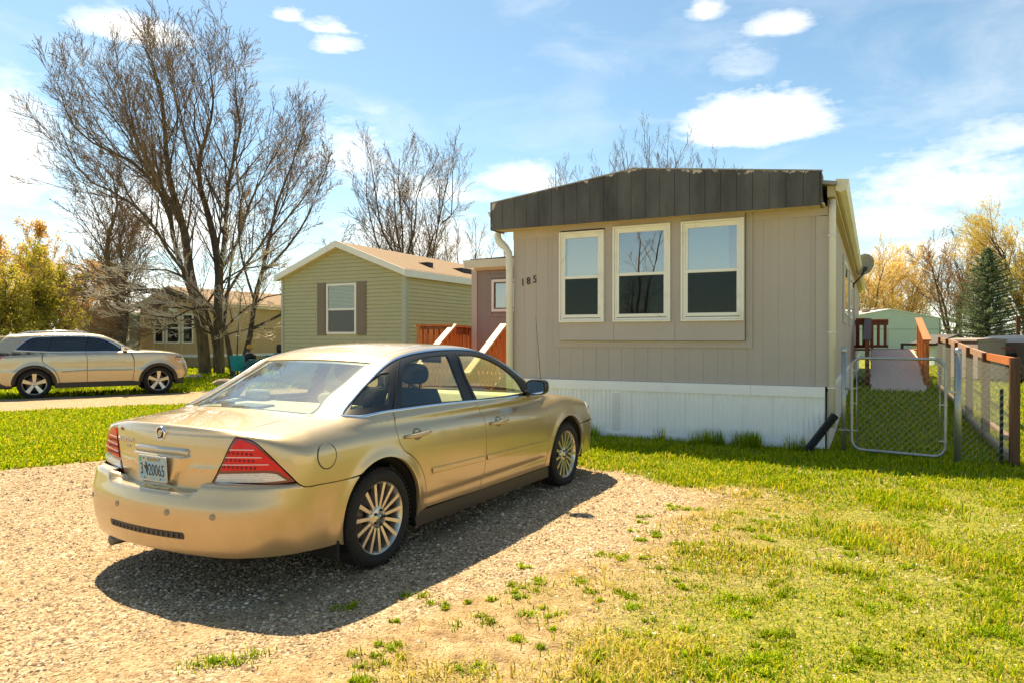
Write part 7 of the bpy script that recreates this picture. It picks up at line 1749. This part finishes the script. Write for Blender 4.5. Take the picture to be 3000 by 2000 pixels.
def gravel():
    R = np.random.default_rng(1)
    def dens(x, y):
        g, gr = masks(x, y); patch = sst(.38,.62,fbm(x*1.6,y*1.6,40)); 
        return (sst(.5,.95,g)*.85+.08*g+(1-g)*(.12+.5*patch)*(1-gr*.75)*(y < 8.5))*np.clip(5.2/y, 0, 1)**1.2*in_view(x, y)
    x, y = scatter(330000, -8, 6.5, 2.6, 11, dens, R)
    n = len(x); s = .0040*np.exp(R.normal(0,.5,n))+.0015; s = np.minimum(s, .014)*(1+.10*np.maximum(y-4,0))
    O = np.array([(1,0,0),(-1,0,0),(0,1,0),(0,-1,0),(0,0,1),(0,0,-.6)], float)
    sc = np.stack([s*R.uniform(.8,1.6,n), s*R.uniform(.8,1.4,n), s*R.uniform(.45,.9,n)],1)
    th = R.uniform(0,6.28,n); c, q = np.cos(th), np.sin(th)
    P = O[None]*sc[:,None,:]*R.uniform(.7,1.3,(n,6,1)); X = P[:,:,0]*c[:,None]-P[:,:,1]*q[:,None]; Yy = P[:,:,0]*q[:,None]+P[:,:,1]*c[:,None]
    z = ground_z(x, y)+s*.15
    V = np.stack([X+x[:,None], Yy+y[:,None], P[:,:,2]+z[:,None]], 2).reshape(-1,3)
    T = np.array([(4,0,2),(4,2,1),(4,1,3),(4,3,0)]); F = (np.arange(n)[:,None,None]*6+T[None]).reshape(-1,3)
    pal = np.array([(.52,.39,.235),(.42,.30,.175),(.62,.49,.34),(.29,.20,.125),(.15,.105,.075),(.48,.31,.17),(.68,.57,.43)]); ci = R.choice(7, n, p=[.24,.2,.16,.14,.08,.1,.08]); C = pal[ci]*R.uniform(.8,1.15,(n,1))
    colored('gravel', V, F, np.repeat(C,6,0), STONE, label='loose tan and grey gravel covering the driveway', cat='gravel')
gravel()
def blades(name, x, y, h, w, C, R, lean=.5, label=None, cat=None, flat=False):
    n = len(x); th = R.uniform(0,2*np.pi,n); d = np.stack([np.cos(th), np.sin(th)],1); ln = R.uniform(.1,1,n)*lean
    sx, sy = -d[:,1], d[:,0]; z = ground_z(x, y)-.004
    b0 = np.stack([x-sx*w, y-sy*w, z],1); b1 = np.stack([x+sx*w, y+sy*w, z],1)
    m_ = np.stack([x+d[:,0]*h*ln*.35, y+d[:,1]*h*ln*.35, z+h*.62*(1-.3*ln)],1); m0 = m_-np.stack([sx*w*.75, sy*w*.75, np.zeros(n)],1); m1 = m_+np.stack([sx*w*.75, sy*w*.75, np.zeros(n)],1)
    tp = np.stack([x+d[:,0]*h*ln, y+d[:,1]*h*ln, z+h*(1-.45*ln)],1)
    V = np.stack([b0,b1,m1,m0,tp],1).reshape(-1,3); i = np.arange(n)[:,None]*5
    F4 = i+np.array([[0,1,2,3]]); F3 = i+np.array([[3,2,4]])
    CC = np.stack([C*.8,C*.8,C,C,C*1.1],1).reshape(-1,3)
    return colored(name, V, [F4, F3], np.clip(CC,0,1), BLADE, label=label, cat=cat)
def pick_col(R, n, wts, pal): return np.array(pal)[R.choice(len(pal), n, p=wts)]*R.uniform(.8,1.2,(n,1))
GP = [(.20,.31,.004),(.32,.40,.004),(.48,.47,.006),(.60,.50,.015),(.68,.50,.12),(.10,.20,.004)]
def lawns():
    R = np.random.default_rng(2)
    # front yard on the right: thin, patchy, half straw
    def dens(x, y):
        g, gr = masks(x, y); return gr*(.18+.82*sst(.36,.62,fbm(x*2.6,y*2.6,50)*.6+fbm(x*.9,y*.9,51)*.4))*np.clip(6.5/y,0,1)*in_view(x, y)
    x, y = scatter(410000, -1.5, 10, 2.7, 10.3, dens, R); n = len(x)
    dry = np.clip(1.0-.46*(x-drive_right(y))+2.6*(fbm(x*1.7,y*1.7,60)-.5)-.22*(y-5.5), .05, .92)
    C = np.where((R.uniform(0,1,n) < dry)[:,None], pick_col(R,n,[.35,.45,.2],[(.62,.49,.10),(.52,.42,.05),(.72,.55,.20)]), pick_col(R,n,[.24,.32,.2,.1,.02,.12],GP))
    h = R.uniform(.012,.05,n)*(.7+1.1*sst(.45,.7,fbm(x*2.3,y*2.3,70)))*(1+.03*y)
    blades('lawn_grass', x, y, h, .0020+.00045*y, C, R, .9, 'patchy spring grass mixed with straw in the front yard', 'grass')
    # straw litter lying on the bare soil
    def d2(x, y):
        g, gr = masks(x, y); return (1-g)*.9*(1-gr*.5)*in_view(x, y)*np.clip(4.5/y,0,1)
    x, y = scatter(170000, -3.5, 6, 2.7, 8.5, d2, R); n = len(x)
    th = R.uniform(0,6.28,n); L_ = R.uniform(.008,.03,n); w = .0011+.0002*y; z = ground_z(x,y)+.003; dx, dy = np.cos(th)*L_, np.sin(th)*L_; px, py = -np.sin(th)*w, np.cos(th)*w; up = R.uniform(0,.010,n)
    V = np.stack([np.stack([x-px,y-py,z],1), np.stack([x+px,y+py,z],1), np.stack([x+dx,y+dy,z+up],1)],1).reshape(-1,3)
    C = pick_col(R,n,[.4,.4,.2],[(.50,.38,.19),(.30,.18,.07),(.64,.53,.32)])
    colored('straw_litter', V, np.arange(3*n).reshape(-1,3), np.repeat(C,3,0), BLADE, label='dry straw and clippings lying on the bare soil', cat='straw')
    # shaded strip by the home and the side yard
    def d3(x, y):
        g, gr = masks(x, y); ins = (x-4.31)*(-.4535)*0
        # keep out of the home footprint
        lx = (x-4.31)*.8912-(y-9.69)*.4535; ly = (x-4.31)*.4535+(y-9.69)*.8912
        inside = (lx > -4.85) & (lx < .03) & (ly > -.02)
        return gr*(~inside)*np.clip(9/y,0,1)**1.3*in_view(x, y)
    x, y = scatter(150000, -2, 13, 7.3, 20, d3, R); n = len(x); C = pick_col(R,n,[.35,.3,.15,.06,.02,.12],GP)
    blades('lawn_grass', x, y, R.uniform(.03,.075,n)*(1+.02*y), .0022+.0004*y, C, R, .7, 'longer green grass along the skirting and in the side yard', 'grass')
    # taller tufts against the skirting
    pts = []
    for k in range(16):
        s = -R.uniform(.3,3.4) if k > 7 else -R.uniform(.85,1.5); q = home.location+Matrix.Rotation(H_RZ,3,'Z')@Vector((s,-.12-R.uniform(0,.12),0)); m = R.integers(30,90)
        pts.append(np.stack([q.x+R.normal(0,.05,m), q.y+R.normal(0,.04,m)],1))
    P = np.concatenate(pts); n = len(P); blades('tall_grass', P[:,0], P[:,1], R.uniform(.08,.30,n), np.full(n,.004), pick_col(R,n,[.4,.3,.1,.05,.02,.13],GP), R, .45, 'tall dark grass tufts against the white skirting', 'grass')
    # strip with dandelions between the drives and grass round the trees
    def d4(x, y):
        g, gr = masks(x, y); return gr*(x < drive_left(y)+.5)*in_view(x, y, .8)*np.clip(11/y,0,1)**1.2*(y < 17.5)
    x, y = scatter(190000, -14, -1.5, 7.9, 17.5, d4, R); n = len(x); C = pick_col(R,n,[.22,.36,.24,.08,.02,.08],GP)
    blades('lawn_grass', x, y, R.uniform(.03,.07,n)*(1+.02*y), .0048+.0007*y, C, R, .7, 'bright green grass strip between the two gravel drives', 'grass')
    def d5(x, y):
        g, gr = masks(x, y); lx = (x-4.31)*.8912-(y-9.69)*.4535; return gr*(lx < -4.9)*in_view(x, y, .8)*np.clip(18/y,0,1)
    x, y = scatter(110000, -28, 1, 17.5, 38, d5, R); n = len(x); C = pick_col(R,n,[.3,.35,.2,.05,.02,.08],GP)
    blades('lawn_grass', x, y, R.uniform(.05,.13,n), np.full(n,.020), C, R, .6, 'green grass under the bare trees behind the off roader', 'grass')
    def d6(x, y): return in_view(x, y, .85)*(((x-6.02)*.8912-(y-8.5)*.4535) > 0)*1.0
    x, y = scatter(80000, 5.5, 26, 7.5, 32, d6, R); n = len(x); C = pick_col(R,n,[.22,.32,.26,.12,.04,.04],GP)
    blades('lawn_grass', x, y, R.uniform(.05,.12,n), .004+.0007*y, C, R, .6, 'sunny grass beyond the wooden wire fence', 'grass')
    # weed rosettes on the drive margin
    pts = []; hs = []; cs = []
    cl = [(.35,3.35,.10),(.62,3.55,.07),(.95,3.32,.09),(1.35,3.6,.11),(1.75,3.35,.10),(-.62,3.45,.08),(.15,3.9,.06),(.7,4.05,.05),(1.25,4.2,.08),(1.9,4.05,.10),(.45,4.45,.045),(1.05,4.75,.05),(1.6,4.9,.07),(2.2,4.6,.1),(1.0,5.4,.05),(1.35,5.2,.06),(1.85,5.5,.07),(-.95,4.05,.05),(-.35,4.15,.05),(.1,4.75,.045),(.65,5.05,.045),(-1.35,3.4,.10),(-.2,3.25,.06),(.3,3.15,.05),(1.1,6.1,.05),(1.5,6.4,.06),(1.95,6.2,.06),(2.6,5.3,.09),(2.5,3.7,.1),(2.9,4.2,.1),(-.55,4.25,.05),(2.1,5.9,.06),(1.2,3.9,.05),(.9,3.75,.04),(.05,3.6,.05),(1.7,4.4,.05)]
    for k in range(190):
        xx, yy = R.uniform(-1.2,3.6), R.uniform(3.0,7.6)
        if xx > float(drive_right(yy))-.1 and R.uniform() < .35+.35*(xx-float(drive_right(yy))): cl.append((xx, yy, .015+.075*R.uniform()**2))
    for (cx, cy, r) in cl:
        m = int(90+22000*r*r); sub = R.integers(2,6); cc = R.normal(0, r*.75, (sub,2)); wi = R.integers(0,sub,m); rr_s = r*R.uniform(.25,.6,sub); a = R.uniform(0,6.28,m); q = np.abs(R.normal(0,1,m))*rr_s[wi]; pts.append(np.stack([cx+cc[wi,0]*1.3+np.cos(a)*q*1.2, cy+cc[wi,1]+np.sin(a)*q],1)); hs.append(R.uniform(.015,.055,m)*(.7+3*r)); cs.append(pick_col(R,m,[.45,.3,.1,.03,.0,.12],GP)*R.uniform(.75,1.25))
    P = np.concatenate(pts); blades('weeds', P[:,0], P[:,1], np.concatenate(hs), np.full(len(P),.0035), np.concatenate(cs), R, 1.2, 'green weed rosettes and grass clumps on the driveway margin', 'weeds')
    # dandelions
    def d7(x, y):
        return masks(x, y)[1]*(x < drive_left(y)+.3)*sst(.4,.6,fbm(x*.8,y*.8,90))*(1-sst(9,13,y)*.8)
    x, y = scatter(900, -10, -2.5, 8.2, 14, d7, R); n = len(x); k = 7; z = ground_z(x,y)+R.uniform(.05,.09,n); r = R.uniform(.012,.022,n)
    a = np.linspace(0,2*np.pi,k,endpoint=False); ring = np.stack([x[:,None]+r[:,None]*np.cos(a), y[:,None]+r[:,None]*np.sin(a), np.repeat(z[:,None],k,1)],2)
    V = np.concatenate([ring, np.stack([x,y,z+.010],1)[:,None]],1).reshape(-1,3); i = np.arange(n)[:,None,None]*(k+1); T = np.array([(j,(j+1)%k,k) for j in range(k)]); F = (i+T[None]).reshape(-1,3)
    colored('dandelions', V, F, np.tile((.75,.50,.01),(len(V),1)), BLADE, label='yellow dandelion flowers scattered in the grass strip', cat='flowers')
lawns()

GROUPS = {'bare_tree':'bare trees standing around the homes','leafy_tree':'olive budding trees at the left edge','amber_tree':'amber leaved trees at the left','yellow_tree':'yellow spring trees at the right','gate_post':'galvanised posts of the gate','camp_chair':'teal camp chairs by the tan home','person':'people sitting by the tan home','rock':'tan rocks in the grass'}
for o in list(bpy.data.objects):
    if o.parent is None and o.name.split('.')[0] in GROUPS and 'label' in o: o['group'] = GROUPS[o.name.split('.')[0]]
